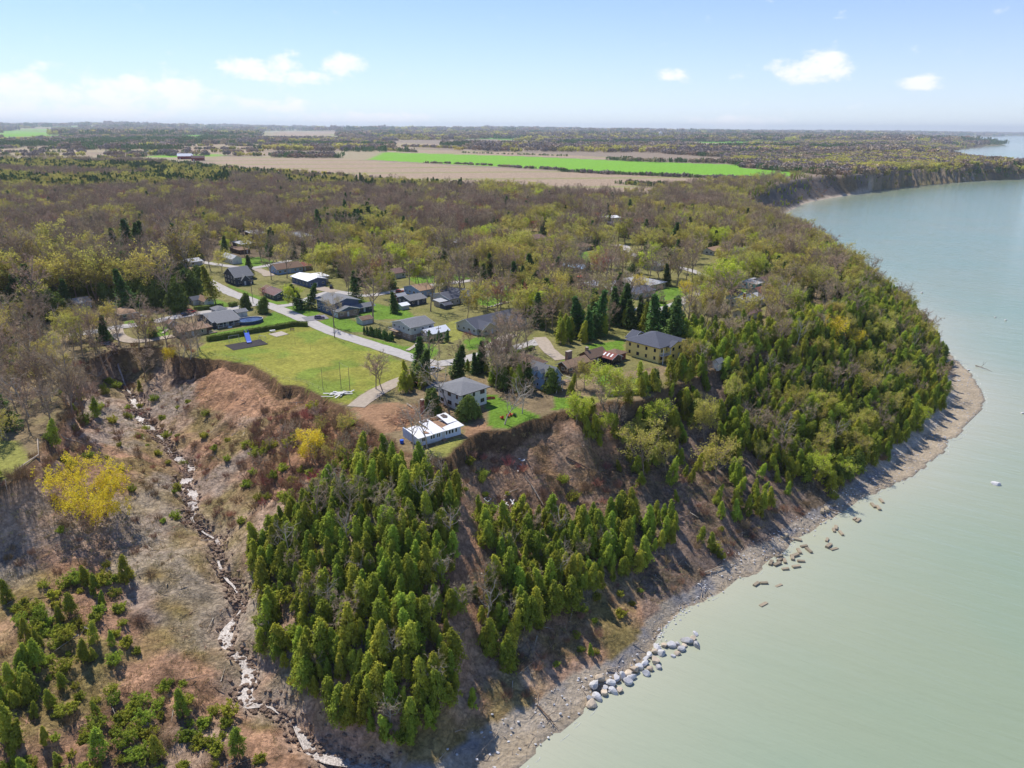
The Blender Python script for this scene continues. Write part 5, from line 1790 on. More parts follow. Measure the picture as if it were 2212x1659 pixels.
# trees the photograph singles out
SPECIAL = [
    ('gold', 190, 1108, 10.5, 'spreading golden willow leaning out of the left ravine bank', 2), ('gold', 675, 995, 9.0, 'narrow golden willow between the brush and the cedar slope', 1),
    ('gold', 372, 783, 5.0, 'golden flowering bush on the rim below the tan cottage', 0), ('pine', 468, 660, 20, 'tall open larch standing behind the porch bungalow', 0),
    ('round_cedar', 530, 668, 7.5, 'left of two round cedars between pool and road', 0), ('round_cedar', 566, 676, 8.0, 'right of two round cedars between pool and road', 1),
    ('spruce', 652, 668, 12.5, 'left of two dark spruces on the grass island', 0), ('spruce', 667, 667, 13.0, 'right of two dark spruces on the grass island', 1), ('lime', 633, 668, 11, 'gold-green tree beside the two dark spruces', 0),
    ('red', 575, 648, 6.5, 'dusky pink blossoming tree in front of the dark green bungalow', 0), ('bare', 806, 696, 25, 'tallest bare tree above the row of dark cedars', 3), ('bare', 930, 672, 20, 'vase shaped bare tree beside the dark bungalow', 1),
    ('bare', 995, 656, 22, 'tall bare tree before the bright lawn house', 4), ('bare', 886, 627, 18, 'bare tree at the kerb of the back street', 2), ('bare', 966, 650, 17, 'slim bare tree beside the open wooden shed', 0),
    ('bare', 1098, 650, 17, 'cluster-stemmed bare tree by the log wall', 1), ('bare', 1043, 650, 11, 'small young tree in the bright lawn', 0), ('bare', 722, 705, 14, 'bare tree behind the utility pole on the front lawn', 2),
    ('bare', 754, 640, 13, 'forked bare tree on the corner of the back street', 1), ('spruce', 854, 675, 10, 'thin brown spruce beside the white roofed shed', 3),
    ('bare', 1092, 757, 16, 'spreading bare tree in front of the charcoal roofed house', 2), ('bare', 1072, 744, 13, 'smaller bare tree left of the spreading one', 0), ('bare', 1140, 758, 17, 'slim tall bare tree at the driveway mouth', 1),
    ('bud', 1198, 660, 17, 'wide budding tree right of the orange canopy', 2), ('spruce', 1130, 655, 18, 'dark tall spruce behind the log wall', 2), ('spruce', 1148, 620, 18, 'pointed spruce standing over the bright lawn', 0),
    ('bud', 1500, 655, 15, 'bright yellow-green tree beside the curving lane', 0), ('lime', 1530, 650, 16, 'brightest lime tree of the right village', 1), ('lime', 1560, 650, 18, 'tall lime tree next to the small green lawn', 0),
    ('gold', 1480, 640, 9, 'orange-gold drooping tree beside the lane', 1), ('gold', 1376, 628, 9, 'orange-gold tree in front of the light grey hip roof', 0), ('spruce', 1388, 695, 12, 'dark spruce by the driveway of the right lane', 1),
    ('spruce', 1365, 590, 15, 'tall dark spruce behind the white lane', 2), ('bud', 565, 565, 17, 'large yellow-green tree on the lawn of the white house', 4), ('bud', 940, 545, 18, 'large round yellow tree deep in the village', 2), ('bud', 885, 550, 16, 'yellow tree left of the large round one', 0),
    ('bud', 738, 575, 15, 'yellow-green tree behind the white roofed house', 1), ('spruce', 800, 500, 19, 'tallest green spruce of the mid forest group', 2), ('spruce', 815, 505, 17, 'second green spruce of the mid forest group', 0), ('spruce', 735, 495, 17, 'green spruce left of the mid forest group', 1),
    ('spruce', 832, 512, 15, 'blackish spruce at the right of the mid forest group', 3), ('bare', 440, 570, 16, 'mauve bare tree behind the pale roofed cottages', 4), ('red', 420, 555, 14, 'red budding tree at the left forest edge', 1),
    ('gold', 1800, 735, 10, 'larger golden tree on the wooded headland', 0), ('gold', 1835, 755, 10, 'right golden tree on the wooded headland', 1), ('gold', 1790, 765, 6, 'smallest golden tree on the wooded headland', 0),
    ('red', 1015, 745, 6, 'rust orange bush in front of the charcoal roofed house', 0), ('pale', 970, 880, 17, 'straight pale trunked tree between cottage ruin and white house', 0),
    ('pale', 1090, 915, 15, 'white barked tree beside the red garden chairs', 1), ('pale', 1128, 892, 12, 'pale bare tree at the lawn edge above the slump', 0), ('spruce', 905, 825, 13, 'dark conifer at the track corner', 0), ('spruce', 985, 815, 12, 'dark conifer behind the white house', 3),
    ('bare', 812, 840, 13, 'bare tree at the park corner by the track', 0), ('bare', 826, 842, 12, 'second bare tree at the park corner', 2), ('pale', 395, 772, 9, 'slender birch at the rim before the tan cottage', 0), ('pale', 412, 775, 10, 'tall slender birch beside the golden bush', 1), ('pale', 428, 770, 9, 'rightmost slender birch at the park rim', 0),
    ('bare', 300, 750, 14, 'bare tree on the rim before the gravel drive', 1), ('bare', 316, 756, 13, 'forked bare tree on the rim before the gravel drive', 3),
    ('round_cedar', 1190, 845, 8, 'dark cedar beside the steep roofed house', 0), ('round_cedar', 1000, 905, 7, 'dark cedar below the white house terrace', 1), ('round_cedar', 1022, 900, 7.5, 'second dark cedar below the white house terrace', 2), ('round_cedar', 935, 893, 8, 'cedar standing over the roof of the ruined cottage', 0),
    ('pale', 893, 968, 13, 'thin straight tree before the left half of the ruined cottage', 0), ('pale', 922, 966, 14, 'thin straight tree before the middle of the ruined cottage', 1),
    ('bare', 1985, 735, 15, 'lone leaning tree reaching over the beach of the headland', 0),
    ('bare', 1690, 505, 22, 'large bare tree silhouetted against the cove', 3),
]
for k, u, v, h, lab, var in SPECIAL:
    x, y = P(u, v)
    z = float(ground_z(x, y))
    if z < PZ - 3:          # it stands below the rim: find the ground along the line of sight
        for t in np.linspace(.8, 1.5, 300):
            zz = CZ + px_ray(u, v)[2] * t * (PZ - CZ) / px_ray(u, v)[2]
            xx, yy = px_ray(u, v)[0] * t * (PZ - CZ) / px_ray(u, v)[2], px_ray(u, v)[1] * t * (PZ - CZ) / px_ray(u, v)[2]
            if zz <= float(ground_z(xx, yy)):
                x, y, z = xx, yy, float(ground_z(xx, yy))
                break
    add_tree(k, x, y, z, h / PROTO[k][var][3], 'special', variant=var, label=lab, lean=(.35, 0) if 'leaning' in lab else (0, 0))

STREET = [(620, 600), (700, 608), (745, 600), (770, 652), (832, 622), (846, 642), (905, 612), (950, 608), (976, 618), (1010, 598), (1060, 600), (1086, 612), (1122, 690), (1160, 692), (1180, 668), (1215, 650), (1236, 640),
          (1170, 602), (1210, 590), (1290, 602), (1300, 580), (1320, 598), (1440, 602), (1462, 618), (540, 600), (586, 604), (612, 578), (700, 580), (662, 560), (480, 590), (455, 585), (396, 642), (1082, 682), (1132, 702),
          (860, 590), (790, 600), (905, 585), (1040, 580), (1105, 585), (1245, 612), (1345, 590), (1400, 600), (760, 622), (960, 640), (1030, 668)]
for i, (u, v) in enumerate(STREET):
    k = ('bare', 'bud', 'bare', 'spruce', 'bare', 'bud', 'lime')[i % 7]
    at(k, u, v, rng.uniform(15, 21) if k == 'bare' else rng.uniform(11, 16), None, 'village streets')
for i in range(15):
    t = i / 14
    at('column_cedar', 787 + 60 * t, 721 + 15 * t, rng.uniform(3.4, 4.4), 'dark columnar cedar in the clipped row along the park road')
for i in range(5):
    at('column_cedar', 928 + 9 * i, 738 + (i % 2), rng.uniform(3, 5.5), 'dark columnar cedar beside the glare-white roofed wing')

# ---- individuals: the largest 300 of each kind; the rest is one mass
ZPLACE = {}
by_kind = {}
for t in PLACED:
    u_, v_ = proj(np.array(t[2]), np.array(t[3]), np.array(t[4]))
    if -60 < u_ < 2270 and v_ < 1720:
        by_kind.setdefault(t[0], []).append(t)
MAXK = {'cedar': 300, 'bare': 300, 'bud': 300, 'spruce': 200, 'brush': 300, 'round_cedar': 120, 'pale': 120, 'red': 60, 'lime': 60, 'gold': 40, 'pine': 20, 'redbrush': 120, 'greenbush': 200}
rest = {}
n_ind = 0
zq = {}
for t in PLACED:
    u_, v_ = proj(np.array(t[2]), np.array(t[3]), np.array(t[4]))
    if -20 < u_ < 2230 and v_ < 1680:
        zq.setdefault(t[9], []).append((float(u_), float(v_), PROTO[t[0]][t[1]][3] * t[5], t[0]))
zcut = {}
for k, q in zq.items():
    a = np.array([r_[:2] for r_ in q])
    zcut[k] = (np.quantile(a[:, 0], [.2, .4, .6, .8]), np.quantile(a[:, 1], [.25, .5, .75]))
kcut = {k: np.quantile([r_[2] for q in zq.values() for r_ in q if r_[3] == k] or [1], [.33, .67]) for k in PROTO}


def place_label(head, zn, t, h):
    u_, v_ = proj(np.array(t[2]), np.array(t[3]), np.array(t[4]))
    if zn not in zcut:
        return head + ' in the ' + zn
    cu, cv = zcut[zn]
    side = ('far left', 'centre left', 'centre', 'centre right', 'far right')[int(np.searchsorted(cu, u_))]
    row = ('rear row', 'upper row', 'lower row', 'front row')[int(np.searchsorted(cv, v_))]
    size = ('short', 'middling', 'tall')[int(np.searchsorted(kcut[t[0]], h))]
    return '%s %s in the %s, %s of the %s' % (size, head, row, side, zn)


for kind, lst in by_kind.items():
    lst.sort(key=lambda t: (t[10] is None, -PROTO[kind][t[1]][3] * t[5] / math.hypot(t[2], t[3], t[4] - CZ)))
    nm, cat_, head = INFO[kind]
    for i, t in enumerate(lst):
        _, vi, x, y, z, s, rot, lx, ly, zn, lab = t
        if i < MAXK.get(kind, 300):
            trunk, crown, joined, h = PROTO[kind][vi]
            o = bpy.data.objects.new(nm, None)
            o.empty_display_size = .3
            COL.objects.link(o)
            o.location = (x, y, z)
            o.rotation_euler = (lx * .0 - ly, lx, rot) if not lab or 'leaning' not in lab else (0, lx, 0)
            o.scale = (s, s, s)
            o['label'] = lab or place_label(head, zn, t, PROTO[kind][vi][3] * s)
            o['category'] = cat_
            o['group'] = (nm.replace('_', ' ') + 's, ' + zn) if not lab else nm.replace('_', ' ') + 's that stand out'
            for nme, me in (('trunk', trunk), ('crown', crown)):
                c = bpy.data.objects.new(nme, me)
                COL.objects.link(c)
                c.parent = o
            n_ind += 1
        else:
            rest.setdefault((kind, vi), []).append(t)


def scatter_object(name, joined, items, label):
    """one mass of trees: points that carry instances of one tree"""
    pts = np.array([(t[2], t[3], t[4]) for t in items], np.float32)
    me = bpy.data.meshes.new(name)
    me.vertices.add(len(pts))
    me.vertices.foreach_set('co', pts.ravel())
    rt = me.attributes.new('turn', 'FLOAT_VECTOR', 'POINT')
    rt.data.foreach_set('vector', np.array([(-t[8], t[7], t[6]) for t in items], np.float32).ravel())
    sz = me.attributes.new('size', 'FLOAT', 'POINT')
    sz.data.foreach_set('value', np.array([t[5] for t in items], np.float32))
    o = add_mesh(name, me)
    src = bpy.data.objects.new(name + '_source', joined)
    ng = bpy.data.node_groups.new(name + '_scatter', 'GeometryNodeTree')
    ng.interface.new_socket('Geometry', in_out='INPUT', socket_type='NodeSocketGeometry')
    ng.interface.new_socket('Geometry', in_out='OUTPUT', socket_type='NodeSocketGeometry')
    N, Lk = ng.nodes.new, ng.links.new
    gi, go = N('NodeGroupInput'), N('NodeGroupOutput')
    ip = N('GeometryNodeInstanceOnPoints')
    oi = N('GeometryNodeObjectInfo')
    oi.inputs['Object'].default_value = src
    a1, a2 = N('GeometryNodeInputNamedAttribute'), N('GeometryNodeInputNamedAttribute')
    a1.data_type, a2.data_type = 'FLOAT_VECTOR', 'FLOAT'
    a1.inputs['Name'].default_value = 'turn'
    a2.inputs['Name'].default_value = 'size'
    Lk(gi.outputs[0], ip.inputs['Points'])
    Lk(oi.outputs['Geometry'], ip.inputs['Instance'])
    Lk(a1.outputs['Attribute'], ip.inputs['Rotation'])
    Lk(a2.outputs['Attribute'], ip.inputs['Scale'])
    Lk(ip.outputs[0], go.inputs[0])
    md = o.modifiers.new('scatter', 'NODES')
    md.node_group = ng
    return tag(o, label, 'woodland' if 'shrub' not in name else 'scrub', kind='stuff')


for (kind, vi), items in sorted(rest.items()):
    nm, cat_, head = INFO[kind]
    scatter_object('forest' if cat_ == 'tree' else 'undergrowth_shrubs', PROTO[kind][vi][2], items, 'distant mass of ' + head.replace('tree', 'trees') + ' filling the woods')
print('TREES placed', len(PLACED), 'individual', n_ind, {k: len(v) for k, v in by_kind.items()})

# ---- dry grass tufts and dead sticks on the eroded ground
def tuft(seed, n, w, h, wd, m, flat=0.0):
    rs = np.random.default_rng(seed)
    a = Acc()
    b = np.column_stack([rs.normal(size=(n, 2)) * w, np.zeros(n)])
    d = np.column_stack([rs.normal(size=(n, 2)) * (.6 + flat * 2), np.full(n, 1.0 - flat * .8)])
    a.slivers(b, d, h * (.5 + rs.random(n)), np.full(n, wd))
    v, t = a.arrays()
    return arr_mesh('tuft', v, t, m)


def litter(name, poly_list, spacing, me, lab, sc, seed):
    items = []
    for poly in poly_list:
        cor = np.array([P(u, v, z_) for u, v in poly for z_ in (0.0, PZ)])
        x0, y0 = cor.min(0) - 25
        x1, y1 = cor.max(0) + 25
        xs, ys = np.meshgrid(np.arange(x0, x1, spacing), np.arange(y0, y1, spacing))
        xs, ys = (xs + rng.uniform(-.5, .5, xs.shape) * spacing).ravel(), (ys + rng.uniform(-.5, .5, ys.shape) * spacing).ravel()
        zs = ground_z(xs, ys)
        u, v = proj(xs, ys, zs)
        ok = inpoly(u, v, poly) & (zs > 2) & (zs < PZ - .8) & (fbm(xs / 9, ys / 9, 3, seed) > .46)
        for x, y, z in zip(xs[ok], ys[ok], zs[ok]):
            items.append((None, 0, x, y, z - .05, rng.uniform(*sc), rng.uniform(0, 6.28), 0, 0))
    scatter_object(name, me, items, lab)


RAV = [(0, 1080), (100, 1000), (250, 880), (420, 800), (620, 840), (720, 880), (840, 985), (700, 1080), (560, 1150), (540, 1380), (640, 1640), (0, 1720)]
EAST = [(990, 980), (1120, 930), (1300, 960), (1500, 1000), (1750, 1050), (1650, 1140), (1500, 1250), (1300, 1400), (1000, 1560), (960, 1500), (1020, 1200)]
m_dry = mat('dry_grass', lin(176, 160, 104), .95, .2, .3, rand=.25, hue=.03)
litter('dry_grass', [RAV, EAST], 1.5, tuft(1, 26, .45, .55, .05, m_dry), 'dry tufted grass on the eroded ravine sides', (.7, 1.5), 201)
litter('dead_sticks', [RAV, EAST], 2.6, tuft(2, 9, .6, 1.6, .07, m_brush, 1.0), 'dead sticks strewn over the eroded slopes', (.6, 1.5), 202)

litter('dead_branches', [RAV, EAST], 7.0, tuft(3, 3, .8, 4.5, .26, m_barkw, 1.0), 'pale dead limbs lying on the slumped ground', (.6, 1.2), 203)
# ------------------------------------------------------------------ things in the place
def G(u, v):
    """the ground the photograph shows at (u, v)"""
    d = np.array(px_ray(u, v))
    ts = np.concatenate([np.arange(60, 420, .5), np.arange(420, 3000, 3.0)])
    xs, ys, zs = d[0] * ts, d[1] * ts, CZ + d[2] * ts
    g = np.maximum(ground_z(xs, ys), 0.0)
    i = int(np.argmax(zs <= g))
    return np.array((xs[i], ys[i], g[i]))


def gz(x, y):
    return float(ground_z(np.array(x), np.array(y)))


# --- stream down the ravine
m_stream = mat('stream_water', lin(158, 146, 136), .42, .55, 2.2, .9, 3.0, .4)
st = STREAM[12:]
zz = ground_z(st[:, 0], st[:, 1])
zz = np.convolve(np.pad(zz, 3, mode='edge'), np.ones(7) / 7, 'valid') + .40
t_ = np.gradient(st, axis=0)
t_ /= np.linalg.norm(t_, axis=1)[:, None]
wd = np.clip(2.6 * vnoise(np.arange(len(st)) * .13, np.zeros(len(st)), 3) - .2, .3, 2.1)
vsn, fsn = [], []
ii = np.arange(len(st)) * 1.0
sl_ = 1 + .9 * (vnoise(ii * .8, ii * 0, 21) - .5)
sr_ = 1 + .9 * (vnoise(ii * .8, ii * 0, 22) - .5)
for i in range(len(st)):
    n_ = np.array((-t_[i, 1], t_[i, 0]))
    for c in (-1, -.33, .33, 1):
        q_ = st[i] + n_ * c * wd[i] * (sl_[i] if c < 0 else sr_[i]) + n_ * (vnoise(np.array(i * .3), np.array(7.0), 5) - .5) * .9
        vsn.append((q_[0], q_[1], zz[i]))
for i in range(len(st) - 1):
    for k in range(3):
        fsn.append((i * 4 + k, i * 4 + k + 1, i * 4 + k + 5, i * 4 + k + 4))
tag(add_mesh('stream_water', arr_mesh('stream_water', vsn, fsn, m_stream, smooth=True)), kind='structure')


# --- rocks
def rock_mesh(seed, flat=.8):
    bm = bmesh.new()
    bmesh.ops.create_icosphere(bm, subdivisions=2, radius=.5)
    rs = np.random.default_rng(seed)
    pl = rs.normal(size=(9, 3))
    pl /= np.linalg.norm(pl, axis=1)[:, None]
    off = .24 + .13 * rs.random(9)
    for v in bm.verts:
        c = np.array(v.co)
        for n_, o_ in zip(pl, off):
            d = c @ n_ - o_
            if d > 0:
                c = c - n_ * d * .97
        v.co = c * (1.25, 1.0, flat)
    me = bpy.data.meshes.new('boulder')
    bm.to_mesh(me)
    bm.free()
    return me


m_rock = mat('boulder_grey', lin(186, 184, 182), .9, .22, 1.6, .5, 5, .2, rand=.22, hue=.02)
m_rock2 = mat('boulder_tan', lin(190, 174, 152), .9, .22, 1.6, .5, 5, .2, rand=.2)
ROCKS = [rock_mesh(i, .7 + .06 * i) for i in range(6)]
for i, r_ in enumerate(ROCKS):
    r_.materials.append(m_rock if i % 3 else m_rock2)
BOULD = [(1245, 765, 62), (1225, 730, 38), (1277, 720, 50), (1322, 690, 38), (1330, 662, 36), (1262, 655, 62), (1290, 618, 52), (1360, 632, 56), (1383, 678, 42), (1425, 670, 38), (1402, 600, 36), (1438, 587, 44), (1480, 568, 42),
         (1475, 612, 50), (1502, 590, 38), (1520, 543, 42), (1548, 522, 38), (1592, 562, 44), (1617, 530, 38), (1675, 523, 40), (1580, 500, 44), (1655, 485, 46), (1595, 470, 34), (1615, 442, 40), (1648, 420, 40), (1695, 432, 46),
         (1668, 392, 40), (1712, 380, 40), (1757, 380, 44), (1805, 375, 40), (1845, 380, 32), (1818, 400, 50), (1858, 348, 54), (1898, 333, 36), (1913, 303, 36), (1925, 382, 42), (1797, 430, 34), (1768, 443, 34)]
SIDE = ['beach end of the boulder line', 'middle of the boulder line', 'outer end of the boulder line']
for i, (x, y, s) in enumerate(BOULD):
    u, v = x / 3 + 864, y / 3 + 1267
    g = P(u, v, .3)
    z = max(gz(*g), -.25)
    sz = s / 3 / 8.6 * rng.uniform(1.0, 1.35)
    o = add_mesh('boulder', ROCKS[i % 6], None, (g[0], g[1], z + sz * .22), (rng.uniform(-.3, .3), rng.uniform(-.3, .3), rng.uniform(0, 6.28)), (sz, sz, sz))
    size = 'large' if s >= 50 else ('small' if s < 38 else 'middle-sized')
    tag(o, '%s %s armour boulder at the %s in the shallows' % (size, 'tan' if i % 3 == 0 else 'grey', SIDE[0 if i < 12 else (1 if i < 26 else 2)]), 'boulder', 'armour boulders along the shore')
for (u, v, s, lab) in [(2152, 1046, 2.6, 'lone dark boulder standing in open water off the beach'), (1991, 632, 2.2, 'dark rock in the water off the headland'), (2150, 685, 1.4, 'small dark rock far off the headland'), (2172, 691, 1.6, 'flat dark rock far off the headland, right of its neighbour'),
                       (2092, 799, 1.5, 'rock at the waterline of the headland point'), (2070, 822, 1.4, 'dark rock on the pale sand of the headland'), (2208, 892, 1.5, 'rock in the water at the right edge off the point'), (2016, 694, 1.3, 'dark rock at the far end of the headland beach')]:
    g = P(u, v, .2)
    o = add_mesh('boulder', ROCKS[1], None, (g[0], g[1], max(gz(*g), 0) + s * .12), (0, 0, rng.uniform(0, 6)), (s * 1.3, s, s * .8))
    tag(o, lab, 'boulder')

# --- concrete blocks of the broken groyne
m_slab = mat('wet_concrete', lin(154, 140, 118), .85, .2, 1.2, .3, 6, .3, rand=.22)
bm = bmesh.new()
bmesh.ops.create_cube(bm, size=1)
bmesh.ops.scale(bm, vec=(1, .36, .32), verts=bm.verts)
bmesh.ops.bevel(bm, geom=bm.edges[:], offset=.03, segments=1, affect='EDGES')
slab_me = bpy.data.meshes.new('block')
bm.to_mesh(slab_me)
bm.free()
slab_me.materials.append(m_slab)
BLK = [(555, 812), (603, 805), (695, 818), (600, 935), (735, 718), (685, 688), (645, 680), (700, 662), (730, 668), (778, 648), (793, 635), (820, 608), (880, 603), (850, 577), (803, 535), (832, 670), (802, 703), (697, 638), (993, 538),
       (1003, 575), (1080, 497), (1035, 478), (1048, 463), (1165, 407), (1185, 418), (1278, 325), (1310, 340), (1330, 297), (725, 535), (960, 380), (985, 370), (1022, 345), (1038, 592)]
for i, (x, y) in enumerate(BLK):
    g = P(x * .3489 + 1440, y * .3489 + 979, .1)
    s = rng.uniform(2.0, 2.9)
    zz_ = max(gz(*g), 0)
    sunk = y > 900 or x in (695, 1038)
    o = add_mesh('concrete_block', slab_me, None, (g[0], g[1], zz_ + (-.18 if sunk else .16)), (rng.uniform(-.08, .08), rng.uniform(-.08, .08), R(40) + rng.normal() * .55), (s, s, s))
    where = 'the near group off the grey bank' if x < 640 else ('the dense middle group of the broken groyne' if x < 900 else 'the scattered far group of the broken groyne')
    if y in (535, 380, 370, 345) and x in (725, 960, 985, 1022):
        where = 'the waterline among driftwood'
    tag(o, 'tan concrete block, one of ' + where, 'block', 'concrete blocks in the shallows')

# --- driftwood and fallen trunks
m_drift = mat('driftwood', lin(176, 160, 140), .9, .2, 1.0, .3, 8, .1, rand=.2)
m_driftd = mat('driftwood_dark', lin(120, 100, 84), .9, .2, 1.0, .3, 8, .1, rand=.2)


def fallen(name, a, b, r, label, branches=4, m=None, lift=.3):
    pa, pb = G(*a), G(*b)
    root = Vector(pa)
    d = Vector(pb) - root
    L = d.length
    mb = MB()
    n = 6
    pts = []
    for i in range(n + 1):
        t = i / n
        q = root + d * t
        q.z = max(gz(q.x, q.y), 0) * .5 + q.z * .5 + lift + .25 * math.sin(t * 3)
        pts.append(q - root)
    mb.tube(pts, [r * (1 - .75 * i / n) for i in range(n + 1)], 6)
    o = mb.build(name, m or m_drift)
    o.location = root
    rs = random.Random(int(a[0]))
    if branches:
        bb = MB()
        for i in range(branches):
            t = .45 + .55 * i / branches
            p = pts[min(n, int(t * n))]
            q = p + Vector((rs.uniform(-1, 1), rs.uniform(-1, 1), rs.uniform(.2, 1.0))) * (L * .22) + d * .12
            bb.tube([p, (p + q) / 2 + Vector((0, 0, .1)), q], [r * .45, r * .3, r * .12], 4)
            for k in range(3):
                e = q + Vector((rs.uniform(-1, 1), rs.uniform(-1, 1), rs.uniform(-.3, 1))) * (L * .12)
                bb.tube([(p + q) / 2 if k else q, e], [r * .2, r * .06], 3)
        bo = bb.build('branches', m or m_drift, o)
        bo['kind'] = 'stuff'
    return tag(o, label, 'log' if branches < 3 else 'fallen tree', 'fallen trunks')


fallen('fallen_tree', (183, 836), (236, 808), .28, 'pale fallen trunk lying across the ravine head', 6)
fallen('fallen_tree', (133, 946), (186, 966), .2, 'thin fallen tree on the left ravine bank', 5)
fallen('fallen_tree', (1889, 880), (1942, 824), .3, 'long pale trunk leaning out of the headland bluff', 3)
fallen('fallen_tree', (1866, 824), (1922, 813), .22, 'thin trunk lying across the headland cedars', 2)
fallen('fallen_tree', (1976, 915), (2002, 890), .2, 'short leaning trunk above the wide beach', 3)
fallen('fallen_tree', (1856, 930), (1886, 920), .22, 'crooked pale trunk low on the headland bluff', 4)
fallen('fallen_tree', (1089, 1077), (1121, 1058), .17, 'bent pale pole in the slump below the lawn', 1)
fallen('fallen_tree', (1174, 1095), (1134, 1033), .2, 'grey trunk lying downhill in the slump', 2)
fallen('fallen_tree', (1222, 990), (1316, 1043), .26, 'long dark uprooted tree crossing the slump', 7, m_driftd)
fallen('fallen_tree', (880, 875), (930, 915), .3, 'fallen tree beside the ruined cottage', 6)
fallen('log', (82, 952), (84, 985), .2, 'upright end of the pale log fence on the left rim', 0)
fallen('log', (84, 985), (12, 1038), .2, 'long pale log along the left lawn edge', 0)
fallen('log', (12, 1038), (16, 1062), .18, 'short pale log at the lower end of the left lawn', 0)
fallen('log', (1160, 1528), (1206, 1580), .2, 'cedar log lying from the bank onto the wet sand', 5, m_driftd)
fallen('log', (1366, 1394), (1416, 1410), .14, 'thin grey pole beside the boulders', 0)
fallen('log', (1310, 1452), (1340, 1448), .2, 'tan log at the foot of the grey bank', 0)
fallen('log', (2107, 791), (2142, 804), .22, 'waterlogged trunk floating off the headland point', 1, m_driftd)
fallen('log', (1520, 1240), (1590, 1215), .18, 'long drift log across the narrow beach', 1)
fallen('log', (1700, 1160), (1716, 1172), .26, 'thick grey log beside the blocks on the shore', 0)
fallen('log', (1790, 1104), (1824, 1112), .2, 'dark beam in the shallows near the far blocks', 0, m_driftd)
fallen('log', (1075, 1590), (1018, 1655), .16, 'long thin drift log on the lower beach', 1)
fallen('log', (983, 1585), (1005, 1583), .12, 'white drift stick at the edge of the cedars', 0)

# beach litter: sticks and cobbles nobody could count
a1, a2 = Acc(), Acc()
bl_ = np.array(smooth_line(BEACH, 1.0))
k_ = rng.integers(0, len(bl_), 1500)
sh_pt = []
for i in k_:
    p = bl_[i]
    d_, qx, qy = polydist(np.array([p[0]]), np.array([p[1]]), shore[shore[:, 1] < 700])
    f = rng.random() ** 1.2
    sh_pt.append((p[0] + (qx[0] - p[0]) * f + rng.normal() * .8, p[1] + (qy[0] - p[1]) * f + rng.normal() * .8))
sh_pt = np.array(sh_pt)
zz_ = ground_z(sh_pt[:, 0], sh_pt[:, 1])
for i in range(620):
    if zz_[i] < .05:
        continue
    an = R(40) + rng.normal() * .7
    L = rng.uniform(.8, 3.2)
    c, s = math.cos(an) * L / 2, math.sin(an) * L / 2
    p = np.array((sh_pt[i, 0], sh_pt[i, 1], zz_[i] + .12))
    a1.limb([p - (c, s, rng.normal() * .1), p + (c, s, rng.normal() * .1)], .05 + .05 * rng.random(), .03, 4)
v_, t_3 = a1.arrays()
tag(add_mesh('driftwood_litter', arr_mesh('driftwood_litter', v_, t_3, m_drift)), 'tangle of small drift sticks along the beach', 'driftwood', kind='stuff')
ico_v, ico_f = None, None
bm = bmesh.new()
bmesh.ops.create_icosphere(bm, subdivisions=1, radius=.5)
ico_v = np.array([v.co for v in bm.verts])
ico_f = np.array([[v.index for v in f.verts] for f in bm.faces])
bm.free()
for i in range(len(sh_pt)):
    s = rng.uniform(.15, .55)
    z = zz_[i]
    if z < -.3:
        continue
    a2.add(ico_v * (s * 1.3, s, s * .7) * rng.uniform(.8, 1.2, (len(ico_v), 1)) + (sh_pt[i, 0] + rng.normal(), sh_pt[i, 1] + rng.normal(), max(z, 0) + s * .15), ico_f)
v_, t_3 = a2.arrays()
tag(add_mesh('cobbles', arr_mesh('cobbles', v_, t_3, m_rock)), 'grey cobbles scattered over the beach', 'cobbles', kind='stuff')
# rubble along the stream
m_rub2 = mat('stream_stone', lin(128, 108, 92), .9, .3, 1.5, .4, 5, .2)
a3 = Acc()
for i in range(2600):
    p = st[rng.integers(0, len(st))]
    x, y = p + rng.normal(size=2) * 1.15
    s = rng.uniform(.2, .95)
    a3.add(ico_v * (s * 1.2, s, s * .7) * rng.uniform(.7, 1.25, (len(ico_v), 1)) + (x, y, gz(x, y) + .2 + s * .15), ico_f)
v_, t_3 = a3.arrays()
tag(add_mesh('stream_rubble', arr_mesh('stream_rubble', v_, t_3, m_rub2)), 'broken stones lining the ravine stream', 'rubble', kind='stuff')


# foam where the ripples meet the beach
fa = Acc()
shn = shore[(shore[:, 1] < 520) & (shore[:, 1] > 60)]
for i in range(170):
    k = int(rng.integers(2, len(shn) - 3))
    t0 = shn[k + 1] - shn[k - 1]
    t0 /= np.linalg.norm(t0) + 1e-9
    n0 = np.array((t0[1], -t0[0]))
    off = rng.choice((.2, .5, 1.2)) + rng.normal() * .25
    L = rng.uniform(.8, 4.0)
    c0 = shn[k] + n0 * off
    fa.limb([(*(c0 - t0 * L / 2), .0), (*(c0 + n0 * rng.normal() * .15), .02), (*(c0 + t0 * L / 2), .0)], .03, .07, 5)
v_, t_3 = fa.arrays()
tag(add_mesh('foam', arr_mesh('foam', v_, t_3, mat('foam_white', lin(206, 206, 196), .8, .1, 1.0))), 'thin broken foam lines along the waterline', 'foam', kind='stuff')


